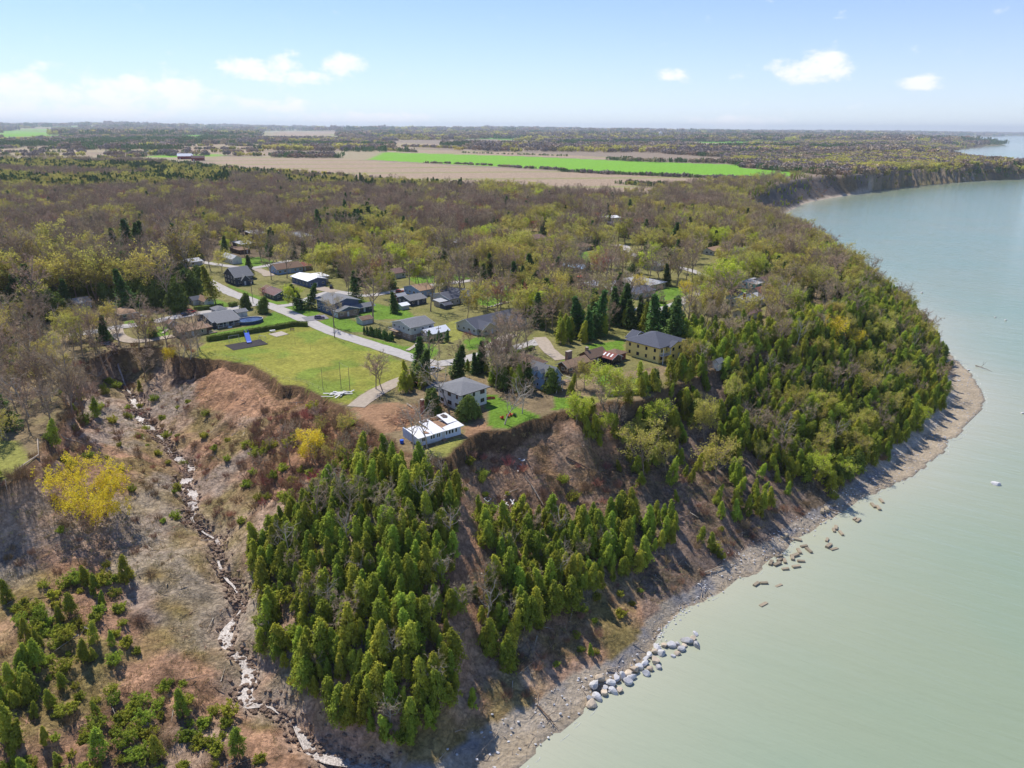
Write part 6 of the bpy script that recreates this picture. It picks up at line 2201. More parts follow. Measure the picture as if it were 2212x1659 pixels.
# --- hedges
def hedge(label, px, width, hgt, m=None):
    pl = np.array(smooth_line([P(u, v) for u, v in px], .6))
    root = np.array((pl[0, 0], pl[0, 1], gz(*pl[0])))
    core, leaf = MB(), Acc()
    t = np.gradient(pl, axis=0)
    t /= np.linalg.norm(t, axis=1)[:, None]
    nn = np.stack([-t[:, 1], t[:, 0]], 1)
    n = len(pl)
    w = width / 2 * .86
    vs, fs = [], []
    for i in range(n):
        z = gz(*pl[i]) - root[2]
        for c, h in ((-1, 0), (-1, hgt * .93), (1, hgt * .93), (1, 0)):
            q = pl[i] + nn[i] * c * w - root[:2]
            vs.append((q[0], q[1], z + h - (.2 if h == 0 else 0)))
    for i in range(n - 1):
        for k in range(3):
            fs.append((i * 4 + k, i * 4 + k + 1, i * 4 + k + 5, i * 4 + k + 4))
    fs += [(0, 3, 2, 1), (n * 4 - 4, n * 4 - 3, n * 4 - 2, n * 4 - 1)]
    core.add(vs, fs)
    N_ = int(n * .6 * hgt * 70)
    i = rng.integers(0, n, N_)
    side = rng.random(N_)
    cx = np.where(side < .36, -1, np.where(side < .72, 1, rng.uniform(-1, 1, N_))) * width / 2 * rng.uniform(.85, 1.1, N_)
    cz = np.where(side < .72, rng.uniform(0, hgt, N_), hgt * rng.uniform(.9, 1.06, N_))
    c = np.column_stack([pl[i] + nn[i] * cx[:, None] + t[i] * rng.uniform(-.4, .4, (N_, 1)) - root[:2], cz])
    nr = np.column_stack([nn[i] * np.sign(cx)[:, None], np.where(side < .72, .3, 1.5)]) + rng.normal(size=(N_, 3)) * .6
    leaf.leaves(c, nr, rng.uniform(.16, .34, N_))
    v, f = leaf.arrays()
    cv, cf = core.v, core.f
    tri = []
    for q in cf:
        tri += [(q[0], q[1], q[2]), (q[0], q[2], q[3])]
    me = arr_mesh('hedge', np.concatenate([np.array(cv), v]), np.concatenate([np.array(tri), f + len(cv)]), m or MATS['foliage_dark_cedar'])
    o = add_mesh('hedge', me, None, tuple(root))
    return tag(o, label, 'hedge', 'clipped hedges')


hedge('clipped hedge between the tan cottage and the playground', [(448, 738), (480, 733), (529, 724)], 2.0, 2.0)
hedge('long clipped hedge between the pool lawn and the park', [(535, 721), (590, 712), (634, 704), (664, 704)], 2.0, 1.8)
hedge('clipped hedge behind the parked red car', [(420, 671), (450, 668), (482, 665)], 2.2, 1.9)
hedge('short clipped hedge block beside the larch', [(497, 664), (511, 661)], 2.4, 2.0)
hedge('dark hedge row in front of the grey right cottage', [(1395, 566), (1420, 572), (1445, 578)], 3.0, 3.2)
hedge('low dark hedge on the lawn of the right lane', [(1405, 652), (1430, 656), (1438, 657)], 1.6, 1.3)
hedge('low hedge beside the gravel driveway mouth', [(1100, 768), (1130, 760), (1152, 752)], 1.8, 1.3)
hedge('broad low juniper bank below the brown house lawn', [(1305, 850), (1340, 848), (1375, 846)], 7.0, 1.7, m_cedar)
hedge('dark juniper bank beside the sand circle', [(1352, 832), (1385, 838), (1405, 846)], 5.5, 1.9)

# --- pool
c = P(540, 697)
pz = gz(*c)
pool = thing('swimming_pool', 'round dark blue above-ground pool beside the porch bungalow', 'pool', (c[0], c[1], pz), R(44))
m_pool = mat('pool_liner_blue', lin(52, 70, 104), .6, .12, 1.0, .1, 5, .3)
pw = MB()
N_ = 28
RX, RY = 5.6, 4.4
for i in range(N_):
    a, b = 2 * math.pi * i / N_, 2 * math.pi * (i + 1) / N_
    A, B = (math.cos(a) * RX, math.sin(a) * RY), (math.cos(b) * RX, math.sin(b) * RY)
    pw.add([(A[0], A[1], -.2), (B[0], B[1], -.2), (B[0], B[1], 1.4), (A[0], A[1], 1.4), (A[0] * .985, A[1] * .985, 1.4), (B[0] * .985, B[1] * .985, 1.4), (B[0] * .985, B[1] * .985, .1), (A[0] * .985, A[1] * .985, .1)],
           [(0, 1, 2, 3), (3, 2, 5, 4), (4, 5, 6, 7)])
pw.build('pool_wall', m_pool, pool)
MB().prism([(math.cos(i * 2 * math.pi / N_) * RX * .98, math.sin(i * 2 * math.pi / N_) * RY * .98) for i in range(N_)], 1.0, 1.15).build('pool_water', mat('pool_cover', lin(38, 58, 96), .25, .1, .6, .1, 3, .5), pool)
MB().tube([(math.cos(i * 2 * math.pi / N_) * RX, math.sin(i * 2 * math.pi / N_) * RY, 1.42) for i in range(N_ + 1)], .09, 5, False).build('rim', m_trim, pool)
for i in range(14):
    a = 2 * math.pi * i / 14
    MB().box(-.06, .06, -.06, .06, -.1, 1.45).build('upright', m_pool, pool).location = (math.cos(a) * (RX + .06), math.sin(a) * (RY + .06), 0)
MB().box(-RX - 1.6, -RX - .1, -2.6, .5, .9, 1.25).build('deck', m_wood, pool)

# --- playground
m_rub = mat('rubber_mulch', lin(70, 66, 66), .95, .15, 1.5, .3, 6, .05)
corners = [P(u, v) for u, v in [(485, 747), (505, 758), (579, 744), (562, 734)]]
zc = np.mean([gz(*q) for q in corners])
pd = MB().prism([tuple(q) for q in corners], zc - .2, zc + .14).build('playground_pad', m_rub)
tag(pd, 'dark rubber pad under the playground slide', 'playground pad')
m_blue = mat('blue_plastic', lin(24, 92, 206), .35, .06, 1.0, 0, 5, .5)
m_steel = mat('galvanised_steel', lin(170, 172, 176), .45, .08, 2.0, 0, 5, .5, metal=.5)
c = P(534, 735)
sl = thing('slide', 'bright blue plastic slide on the dark playground pad', 'slide', (c[0], c[1], gz(*c) + .14), R(-62))
ch = MB()
prof = [(0, 2.15), (.7, 2.1), (3.6, .5), (4.4, .32)]
for (x0, z0), (x1, z1) in zip(prof[:-1], prof[1:]):
    ch.add([(x0, -.55, z0), (x1, -.55, z1), (x1, .55, z1), (x0, .55, z0), (x0, -.55, z0 - .08), (x1, -.55, z1 - .08), (x1, .55, z1 - .08), (x0, .55, z0 - .08)], [(0, 1, 2, 3), (7, 6, 5, 4), (0, 4, 5, 1), (3, 2, 6, 7)])
ch.build('chute', m_blue, sl)
for s in (-.6, .54):
    wbd = MB()
    for (x0, z0), (x1, z1) in zip(prof[:-1], prof[1:]):
        wbd.add([(x0, s, z0 - .08), (x1, s, z1 - .08), (x1, s, z1 + .28), (x0, s, z0 + .28), (x0, s + .06, z0 - .08), (x1, s + .06, z1 - .08), (x1, s + .06, z1 + .28), (x0, s + .06, z0 + .28)],
                [(0, 1, 2, 3), (7, 6, 5, 4), (3, 2, 6, 7), (0, 4, 5, 1)])
    wbd.build('side_rail', m_blue, sl)
MB().tube([(0, -.5, 0), (0, -.5, 3.0), (0, .5, 3.0), (0, .5, 0)], .05, 6).build('handrail', m_blue, sl)
ld = MB()
for s in (-.45, .45):
    ld.tube([(-1.0, s, 0), (0, s, 2.15)], .05, 5)
for i in range(6):
    ld.tube([(-1 + (i + .6) / 6, -.45, (i + .6) * 2.15 / 6), (-1 + (i + .6) / 6, .45, (i + .6) * 2.15 / 6)], .04, 4)
ld.build('ladder', m_steel, sl)
sl.scale = (1.3, 1.5, 1.3)
for s in (-.5, .5):
    MB().tube([(2.2, s, 0), (2.2, s, 1.25)], .04, 5).build('leg', m_steel, sl)


def swing_frame(label, a, b, h=2.4):
    pa, pb = P(*a), P(*b)
    rz = math.atan2(pb[1] - pa[1], pb[0] - pa[0])
    L = float(np.hypot(*(pb - pa)))
    o = thing('swing_frame', label, 'swing', (pa[0], pa[1], gz(*pa) + .1), rz, 'playground frames')
    MB().tube([(0, 0, h), (L, 0, h)], .06, 6).build('top_bar', m_steel, o)
    for x in (0, L):
        for s in (-.8, .8):
            MB().tube([(x, s, -.1), (x, 0, h)], .05, 5).build('leg', m_steel, o)
    for i in range(2):
        x = L * (i + .7) / 2.4
        sw = MB().box(x - .25, x + .25, -.12, .12, .5, .56).build('seat', m_dtrim, o)
        for q in (-.24, .24):
            MB().tube([(x + q, 0, .55), (x + q, 0, h)], .015, 3).build('chain', m_steel, sw)


swing_frame('pale swing frame at the left of the playground pad', (495, 741), (517, 737))
swing_frame('pale swing frame at the right of the playground pad', (561, 737), (575, 739), 2.2)
cs = [P(u, v) for u, v in [(580, 722), (597, 728), (623, 722), (608, 716)]]
zc = np.mean([gz(*q) for q in cs])
tag(MB().prism([tuple(q) for q in cs], zc - .1, zc + .13).build('concrete_pad', m_conc), 'pale concrete pad beside the park hedge', 'concrete pad')


def table(name, label, u, v, rz, cat='table', top=None):
    c = P(u, v)
    o = thing(name, label, cat, (c[0], c[1], gz(*c) + .13), rz)
    m = top or m_trim
    MB().box(-1.1, 1.1, -.45, .45, .74, .82).build('table_top', m, o)
    for s in (-.85, .62):
        MB().box(-1.1, 1.1, s, s + .26, .42, .48).build('seat', m, o)
    for x in (-.8, .8):
        MB().tube([(x, -.7, 0), (x, 0, .76)], .05, 4).build('leg', m_dtrim, o)
        MB().tube([(x, .7, 0), (x, 0, .76)], .05, 4).build('leg', m_dtrim, o)


table('picnic_table', 'white topped picnic table on the concrete pad', 589, 718, R(30))
table('picnic_table', 'wooden picnic table under the cottage trees by the left street', 347, 714, R(10), top=m_wood)


def bench(label, u, v, rz):
    c = P(u, v)
    o = thing('park_bench', label, 'bench', (c[0], c[1], gz(*c)), rz)
    for i in range(3):
        MB().box(-.9, .9, -.25 + i * .17, -.11 + i * .17, .44, .49).build('slat', m_wood, o)
    MB().box(-.9, .9, .3, .34, .5, .9).build('backrest', m_wood, o)
    for x in (-.7, .7):
        MB().box(x - .05, x + .05, -.22, .3, 0, .44).build('leg', m_conc, o)


bench('wooden bench against the end of the long park hedge', 631, 714, R(10))

# --- posts, poles, wires
m_pole = mat('pole_wood', lin(126, 112, 100), .95, .15, 1.5, .2, 8, .1)


def pole(name, label, u, v, h, r=.1, arm=False, m=None, cat='pole'):
    c = P(u, v)
    o = thing(name, label, cat, (c[0], c[1], gz(*c)), R(44))
    MB().tube([(0, 0, -.4), (0, 0, h * .5), (0, 0, h)], [r, r * .85, r * .7], 7).build('shaft', m or m_pole, o)
    if arm:
        a_ = MB().box(-1.1, 1.1, -.06, .06, h - .9, h - .75).build('crossarm', m_pole, o)
        for x in (-1, -.4, .4, 1):
            MB().tube([(x, 0, h - .75), (x, 0, h - .5)], .05, 5).build('insulator', m_conc, a_)
        MB().tube([(.25, -.1, h - 2.6), (.25, -.1, h - 1.7)], .2, 8).build('transformer', m_steel, o)
    return np.array((c[0], c[1], gz(*c) + h))


t1 = pole('utility_pole', 'wooden utility pole at the park side of the road', 723, 729, 13, .16, True)
t2 = pole('utility_pole', 'wooden utility pole in front of the dark green bungalow', 547, 656, 12, .15, True)
t3 = pole('utility_pole', 'wooden utility pole near the road junction', 949, 772, 12, .15, True)
t4 = pole('utility_pole', 'slim pole at the right lane', 1430, 690, 11, .13, True)
pole('utility_pole', 'tall pole on the lawn of the white gabled house', 541, 570, 12, .14, True)
pole('goal_post', 'left tall post at the park end by the debris', 698, 843, 8, .07)
g1 = pole('goal_post', 'middle tall post at the park end by the debris', 737, 838, 9, .09)
g2 = pole('goal_post', 'right tall post at the park end by the debris', 756, 843, 8, .09)
for i, (u, v) in enumerate([(638, 744), (671, 756), (666, 833), (705, 838), (640, 822)]):
    pole('marker_post', ['thin post standing in the middle of the park', 'second thin post right of the park middle', 'short post near the park scarp', 'short post by the tall left post', 'short post at the scarp bend'][i], u, v, 3.0 if i < 2 else 1.6, .05)
m_wire = mat('wire', lin(150, 150, 146), .6, .05, 1.0)


def wire(label, a, b, sag):
    a, b = Vector(a), Vector(b)
    mb = MB()
    mb.tube([(a + (b - a) * t - Vector((0, 0, 4 * sag * t * (1 - t))) - a) for t in np.linspace(0, 1, 13)], .022, 3, False)
    o = mb.build('overhead_wire', m_wire)
    o.location = a
    tag(o, label, 'wire')


wire('overhead wire between the bungalow pole and the park pole', t2 - (0, 0, .7), t1 - (0, 0, .7), 1.2)
wire('overhead wire between the park pole and the junction pole', t1 - (0, 0, .7), t3 - (0, 0, .7), 1.4)
wire('wire strung between the two tall park posts', g1, g2, .3)
FEN = [P(u, v) for u, v in [(462, 771), (490, 774), (521, 779), (550, 788), (575, 799), (598, 814), (625, 822), (650, 824), (676, 834), (700, 846)]]
fr = thing('wire_fence', 'thin wire fence along the crumbling park scarp', 'fence', (FEN[0][0], FEN[0][1], gz(*FEN[0])))
fp = smooth_line(FEN, 3.2)
for i, q in enumerate(fp):
    MB().tube([(0, 0, -.3), (0, 0, 1.2)], .035, 4).build('post', m_pole, fr).location = (q[0] - FEN[0][0], q[1] - FEN[0][1], gz(*q) - gz(*FEN[0]))
for h in (.5, 1.1):
    MB().tube([(q[0] - FEN[0][0], q[1] - FEN[0][1], gz(*q) - gz(*FEN[0]) + h) for q in fp], .012, 3, False).build('strand', m_wire, fr)

# --- boards dumped at the park end
m_board = mat('white_board', lin(214, 210, 204), .7, .12, 1.0, .1, 6, .2, rand=.15)
bp_ = P(728, 852)
pile = thing('board_pile', 'pile of white boards dumped at the park end by the scarp', 'debris', (bp_[0], bp_[1], gz(*bp_)))
for i in range(22):
    L = rng.uniform(1.6, 4.2)
    b_ = MB().box(-L / 2, L / 2, -.22, .22, 0, .07).build('board', m_board, pile)
    b_.location = (rng.normal() * 2.0, rng.normal() * 1.6, .1 + .05 * i * rng.random())
    b_.rotation_euler = (rng.normal() * .1, rng.normal() * .1, R(35) + rng.normal() * .5)


# --- the ruined cottage
F_, e1, e2, w, d = rect_from((860, 946), (905, 963), (998, 938), 38)
d = max(d, 8.5)
zr = gz(F_[0] + e1[0] * w / 2 + e2[0] * d / 2, F_[1] + e1[1] * w / 2 + e2[1] * d / 2)
ruin = thing('ruined_cottage', 'ruined white cottage with broken roof standing at the bluff edge', 'cottage', (F_[0], F_[1], zr), R(38))
m_ruinwall = mat('ruin_siding', lin(206, 214, 226), .8, .08, 1.0, .2, 8, .2, courses=3.0)
m_ruinroof = mat('ruin_roofing', lin(226, 224, 222), .8, .12, 1.3, .3, 6, .15)
m_rubble = mat('ruin_debris', lin(150, 120, 96), .95, .3, 1.2, .5, 5, .1)
m_soot = mat('torn_felt', lin(96, 86, 80), .95, .25, 1.0, .4, 6, .1)
H_ = 2.7
MB().box(0, w, 0, .2, -.3, H_).build('front_wall', m_ruinwall, ruin)
MB().box(-.002, .2, .2, d, -.3, H_ - .1).build('side_wall', m_ruinwall, ruin)
MB().box(w - .2, w + .002, .2, d * .9, -.3, H_).build('side_wall', m_ruinwall, ruin)
MB().box(.2, w * .4, d - .2, d, -.3, 1.6).build('back_wall', m_ruinwall, ruin)
MB().box(w * .72, w - .2, d * .9, d * .9 + .2, -.3, 2.0).build('back_wall', m_ruinwall, ruin)
MB().box(.2, w - .2, .2, d - .2, -.25, .15).build('floor', m_soot, ruin)


def slab_(name, pts, th, m):
    vs = list(pts) + [(x, y, z - th) for x, y, z in pts]
    n = len(pts)
    return MB().add(vs, [tuple(range(n)), tuple(range(2 * n - 1, n - 1, -1))] + [(i, n + i, n + (i + 1) % n, (i + 1) % n) for i in range(n)]).build(name, m, ruin)


slab_('roof_panel', [(-.6, -.7, H_ - .05), (w * .30, -.7, H_ - .1), (w * .335, d * .2, H_ + .15), (w * .29, d * .62, H_ + .5), (w * .2, d * .72, H_ + .55), (-.6, d * .7, H_ + .5)], .16, m_ruinroof)
slab_('roof_panel', [(w * .31, -.7, H_ + .0), (w * .60, -.7, H_ + .0), (w * .575, d * .45, H_ + .5), (w * .56, d * .9, H_ + .85), (w * .34, d * .9, H_ + .8), (w * .35, d * .4, H_ + .45)], .16, m_ruinroof)
slab_('roof_panel', [(w * .605, -.7, H_ + .0), (w + .7, -.7, H_ + .05), (w + .6, d * .28, H_ + .35), (w * .8, d * .22, H_ + .3), (w * .62, d * .16, H_ + .2)], .16, m_ruinroof)
slab_('roof_panel', [(w * .80, d * .30, H_ + .35), (w + .6, d * .30, H_ + .4), (w + .5, d * .98, H_ + .95), (w * .82, d * 1.0, H_ + .85)], .16, m_ruinroof)
slab_('torn_patch', [(w * .17, d * .1, H_ + .2), (w * .22, d * .06, H_ + .18), (w * .27, d * .03, H_ + .15), (w * .255, d * .16, H_ + .24), (w * .21, d * .3, H_ + .37)], .12, m_rubble)
slab_('torn_patch', [(w * .36, d * .7, H_ + .78), (w * .43, d * .74, H_ + .8), (w * .5, d * .7, H_ + .78), (w * .52, d * .84, H_ + .9), (w * .38, d * .87, H_ + .92)], .1, m_soot)
slab_('torn_patch', [(w * .86, d * .7, H_ + .82), (w * .93, d * .62, H_ + .76), (w * .985, d * .74, H_ + .85), (w * .96, d * .92, H_ + .98), (w * .87, d * .9, H_ + .95)], .1, m_soot)
slab_('ceiling_debris', [(w * .58, d * .2, H_ - .3), (w * .8, d * .25, H_ - .2), (w * .8, d * .85, H_ - .3), (w * .58, d * .9, H_ - .2)], .12, m_rubble)
for x, ww in [(.07, .6), (.105, .6), (.14, .6), (.27, .75), (.325, .75), (.42, .6), (.465, .6), (.63, .7), (.70, .85), (.77, .85), (.86, .8)]:
    wo = put_window(ruin, 'f', x * w, 1.05, ww * w / 15, 1.25, w, d)
put_door(ruin, 'f', w * .545, w, d, .9, 2.1)
MB().box(w * .53, w * .62, -1.1, -.05, .0, .25).build('step', m_wood, ruin)
sk = MB()
for i in range(12):
    sk.box(w * .2 + i * .35, w * .2 + i * .35 + .1, -.5, -.42, .05, .6)
sk.box(w * .2, w * .2 + 4.2, -.5, -.42, .5, .58).build('lattice', m_trim, ruin)['kind'] = 'stuff'
FOOT.append((F_ - 2 * (e1 + e2), e1, e2, w + 4, d + 4))
cb = P(913, 898)
ch_ = thing('brick_chimney', 'red brick chimney stack left standing behind the ruined cottage', 'chimney', (cb[0], cb[1], gz(*cb)), R(38))
MB().box(-.45, .45, -.4, .4, -.3, 5.2).build('stack', WALL['redbrick'], ch_)
MB().box(-.55, .55, -.5, .5, 5.2, 5.35).build('cap', m_conc, ch_)
# splintered wood behind it
pa = Acc()
cen = [P(u, v) for u, v in [(868, 912), (880, 900), (895, 893), (915, 884), (935, 880), (900, 905), (930, 893)]]
for i in range(330):
    c = cen[rng.integers(0, len(cen))] + rng.normal(size=2) * 2.4
    L = rng.uniform(1.2, 4.0)
    a = R(38) + rng.normal() * .8
    tt = rng.normal() * .12
    p = np.array((c[0], c[1], gz(*c) + .15 + rng.random() * .9))
    dd = np.array((math.cos(a), math.sin(a), tt)) * L / 2
    pa.limb([p - dd, p + dd], .09, .09, 4)
v_, t_3 = pa.arrays()
tag(add_mesh('wood_debris', arr_mesh('wood_debris', v_, t_3, mat('splintered_wood', lin(190, 150, 116), .95, .3, .4, .3, 6, .1))), 'heap of splintered tan boards behind the ruined cottage', 'debris', kind='stuff')
c = P(868, 955)
br = thing('barrel', 'blue barrel at the left end of the ruined cottage', 'barrel', (c[0], c[1], gz(*c)))
MB().tube([(0, 0, 0), (0, 0, .3), (0, 0, .6), (0, 0, .95)], [.5, .55, .55, .5], 12).build('drum', m_blue, br)
MB().tube([(0, 0, .95), (0, 0, 1.0)], [.52, .52], 12).build('lid', m_blue, br)

# --- garden furniture
m_redp = mat('red_paint', lin(206, 56, 44), .5, .06, 1.0, 0, 5, .4)
m_greenp = mat('green_paint', lin(52, 84, 52), .5, .06, 1.0, 0, 5, .4)


def lawn_chair(label, u, v, rz, m):
    c = P(u, v)
    o = thing('garden_chair', label, 'chair', (c[0], c[1], gz(*c)), rz)
    MB().add([(-.35, -.4, .42), (.35, -.4, .42), (.35, .35, .28), (-.35, .35, .28), (-.35, -.4, .37), (.35, -.4, .37), (.35, .35, .23), (-.35, .35, .23)], [(0, 1, 2, 3), (7, 6, 5, 4), (0, 4, 5, 1), (1, 5, 6, 2), (2, 6, 7, 3), (3, 7, 4, 0)]).build('seat', m, o)
    for i in range(5):
        x = -.34 + i * .14
        MB().add([(x, .33, .26), (x + .12, .33, .26), (x + .12, .7, 1.1), (x, .7, 1.1), (x, .38, .26), (x + .12, .38, .26), (x + .12, .75, 1.1), (x, .75, 1.1)], [(0, 1, 2, 3), (7, 6, 5, 4), (0, 4, 5, 1), (1, 5, 6, 2), (2, 6, 7, 3), (3, 7, 4, 0)]).build('back_slat', m, o)
    for x in (-.5, .36):
        MB().box(x, x + .14, -.45, .45, .6, .65).build('armrest', m, o)
        MB().box(x + .03, x + .1, -.42, -.32, 0, .6).build('leg', m, o)
        MB().box(x + .03, x + .1, .3, .4, 0, .6).build('leg', m, o)


lawn_chair('red garden chair at the foot of the white barked tree', 1084, 903, R(200), m_redp)
lawn_chair('red garden chair in the middle of the bluff lawn', 1104, 896, R(150), m_redp)
lawn_chair('green garden chair beside the middle red one', 1112, 897, R(170), m_greenp)
lawn_chair('red garden chair left of the middle one', 1098, 899, R(160), m_redp)
c = P(1058, 862)
bt = thing('rowing_boat', 'orange rowing boat tipped up on the lawn below white house', 'boat', (c[0], c[1], gz(*c) + .35), R(20))
m_orng = mat('orange_paint', lin(206, 92, 56), .5, .08, 1.0, 0, 5, .4)
hv_, hf_ = [], []
for i in range(9):
    t = i / 8
    wv = .62 * math.sin(math.pi * (.12 + .82 * t)) ** .6
    for k in range(7):
        a = math.pi * k / 6
        hv_.append((t * 3.6 - 1.8, math.cos(a) * wv, -math.sin(a) * .42 + .1 * (2 * t - 1) ** 2))
for i in range(8):
    for k in range(6):
        hf_.append((i * 7 + k, i * 7 + k + 1, i * 7 + k + 8, i * 7 + k + 7))
hl = MB().add(hv_, hf_).build('hull', m_orng, bt)
for x in (-.8, .5):
    MB().box(x, x + .22, -.5, .5, -.1, -.05).build('thwart', m_wood, bt)
bt.rotation_euler = (R(55), 0, R(20))


def umbrella(name, label, u, v, r, h, m, cat):
    c = P(u, v)
    o = thing(name, label, cat, (c[0], c[1], gz(*c)))
    MB().tube([(0, 0, 0), (0, 0, h + .2)], .05, 6).build('pole', m_steel, o)
    vs = [(0, 0, h + .75)] + [(math.cos(i * math.pi / 4) * r, math.sin(i * math.pi / 4) * r, h) for i in range(8)] + [(math.cos(i * math.pi / 4) * r, math.sin(i * math.pi / 4) * r, h - .2) for i in range(8)]
    MB().add(vs, [(0, 1 + i, 1 + (i + 1) % 8) for i in range(8)] + [(1 + i, 9 + i, 9 + (i + 1) % 8, 1 + (i + 1) % 8) for i in range(8)]).build('canopy', m, o)
    MB().tube([(0, 0, 0), (0, 0, .12)], .4, 10).build('base', m_conc, o)


umbrella('patio_umbrella', 'large red patio umbrella beside the pale blue roofed cottage', 1256, 608, 2.6, 2.8, m_redp, 'umbrella')
c = P(1104, 634)
ps = thing('play_tower', 'wooden play tower with orange canopy on the bright lawn', 'play tower', (c[0], c[1], gz(*c)), R(30))
for x in (-.9, .9):
    for y in (-.9, .9):
        MB().box(x - .06, x + .06, y - .06, y + .06, 0, 3.0).build('post', m_wood, ps)
MB().box(-1, 1, -1, 1, 1.4, 1.5).build('platform', m_wood, ps)
MB().add([(-1.2, -1.2, 2.9), (1.2, -1.2, 2.9), (1.2, 1.2, 2.9), (-1.2, 1.2, 2.9), (-1.2, 0, 3.8), (1.2, 0, 3.8)], [(0, 1, 5, 4), (2, 3, 4, 5), (0, 4, 3), (1, 2, 5)]).build('canopy', m_orng, ps)
MB().add([(1, -.35, 1.5), (1, .35, 1.5), (3.4, .35, .2), (3.4, -.35, .2), (1, -.35, 1.4), (1, .35, 1.4), (3.4, .35, .1), (3.4, -.35, .1)], [(0, 3, 2, 1), (4, 5, 6, 7), (0, 1, 5, 4), (1, 2, 6, 5), (2, 3, 7, 6), (3, 0, 4, 7)]).build('slide', m_orng, ps)
# stone and log wall by the bright lawn
lw = [P(u, v) for u, v in [(1055, 664), (1075, 659), (1095, 654), (1117, 650)]]
wl_ = thing('stone_wall', 'low wall of rough stones and logs at the edge of bright lawn', 'wall', (lw[0][0], lw[0][1], gz(*lw[0])))
for i, q in enumerate(smooth_line(lw, 1.7)):
    s = rng.uniform(1.3, 2.0)
    add_mesh('stone', ROCKS[i % 6], wl_, (q[0] - lw[0][0], q[1] - lw[0][1], .3), (0, 0, rng.uniform(0, 6)), (s, s, s * .8))
# white fence by the beige house
fa, fb_ = P(1160, 548), P(1196, 545)
fo = thing('picket_fence', 'pale blue-white board fence in front of the beige house', 'fence', (fa[0], fa[1], gz(*fa)), math.atan2(fb_[1] - fa[1], fb_[0] - fa[0]))
LF = float(np.hypot(*(fb_ - fa)))
for i in range(int(LF / 2.2)):
    MB().box(i * 2.2 + .03, i * 2.2 + 2.17, -.03, .03, .05, 1.7).build('panel', WALL['blue'], fo)
    MB().box(i * 2.2 - .06, i * 2.2 + .06, -.06, .06, -.2, 1.85).build('post', m_trim, fo)


# --- cars
m_tyre = mat('tyre_rubber', lin(34, 34, 36), .8, .1, 2.0)
m_cglass = mat('car_glass', lin(40, 46, 54), .05, .05, 1.0, 0, 5, .6)
m_lamp = mat('lamp_lens', lin(228, 228, 220), .2, .02, 1.0, 0, 5, .5)
m_tail = mat('tail_lens', lin(170, 30, 28), .25, .02, 1.0, 0, 5, .5)


def car(label, u, v, rz, rgb, key, suv=False, scale=1.0):
    c = P(u, v)
    o = thing('parked_car', label, 'car', (c[0], c[1], gz(*c) + .14), rz, 'cars parked in the village')
    o.scale = (scale,) * 3
    m = mat('car_paint_' + key, lin(*rgb), .25, .03, 1.0, 0, 5, .5, metal=.2)
    H1, H2 = (.95, 1.7) if suv else (.82, 1.42)
    side = [(-2.2, .35), (-2.2, .78), (-2.05, H1), (.95, H1), (2.05, .78), (2.2, .6), (2.2, .35)]
    b = MB()
    n = len(side)
    wd_ = [(.84 if i in (1, 2, 3, 4, 5) else .8) for i in range(n)]
    b.add([(x, -w_, z) for (x, z), w_ in zip(side, wd_)] + [(x, w_, z) for (x, z), w_ in zip(side, wd_)], [tuple(range(n)), tuple(range(2 * n - 1, n - 1, -1))] + [(i, n + i, n + (i + 1) % n, (i + 1) % n) for i in range(n)])
    b.build('body', m, o)
    r0, r1 = (-2.0, .2) if suv else (-1.5, .1)
    f0, f1 = (-2.1, .95)
    MB().add([(f0, -.8, H1), (f1, -.8, H1), (r1, -.64, H2), (r0, -.64, H2), (f0, .8, H1), (f1, .8, H1), (r1, .64, H2), (r0, .64, H2)], [(0, 1, 2, 3), (7, 6, 5, 4), (1, 5, 6, 2), (0, 3, 7, 4), (3, 2, 6, 7)]).build('cabin_glass', m_cglass, o)
    MB().box(r0, r1, -.66, .66, H2 - .03, H2 + .05).build('roof', m, o)
    for x in (-1.35, 1.35):
        for y in (-.84, .66):
            wh = MB().tube([(x, y, .32), (x, y + .18, .32)], .34, 12).build('wheel', m_tyre, o)
            MB().tube([(x, y - .01, .32), (x, y + .19, .32)], .19, 8).build('rim', m_steel, wh)
    for y in (-.7, .42):
        MB().box(2.12, 2.21, y, y + .28, .6, .72).build('headlight', m_lamp, o)
        MB().box(-2.22, -2.15, y, y + .28, .72, .86).build('tail_light', m_tail, o)


car('purple car parked on the driveway of the slate blue house', 690, 688, R(20), (132, 112, 150), 'purple')
car('red car parked on the paved yard behind the porch bungalow', 414, 677, R(60), (176, 30, 44), 'red', True)
car('dark car parked beside the red one', 402, 682, R(60), (52, 54, 66), 'dark')
car('white car parked beside the brown roofed cottage on the left', 308, 688, R(30), (220, 220, 222), 'white')
car('red car parked on the back street behind the dark bungalow', 864, 631, R(20), (176, 30, 44), 'red')
car('dark pickup beside the white roofed house', 716, 622, R(100), (52, 54, 66), 'dark', True)
car('white car on the lane among the right cottages', 1200, 537, R(20), (220, 220, 222), 'white')
car('white car under the far village trees', 1243, 480, R(10), (220, 220, 222), 'white', True)
car('silver car at the track bend behind the white house', 938, 800, R(30), (186, 190, 196), 'silver')
car('white car parked beside the teal cottage', 1594, 619, R(10), (220, 220, 222), 'white')
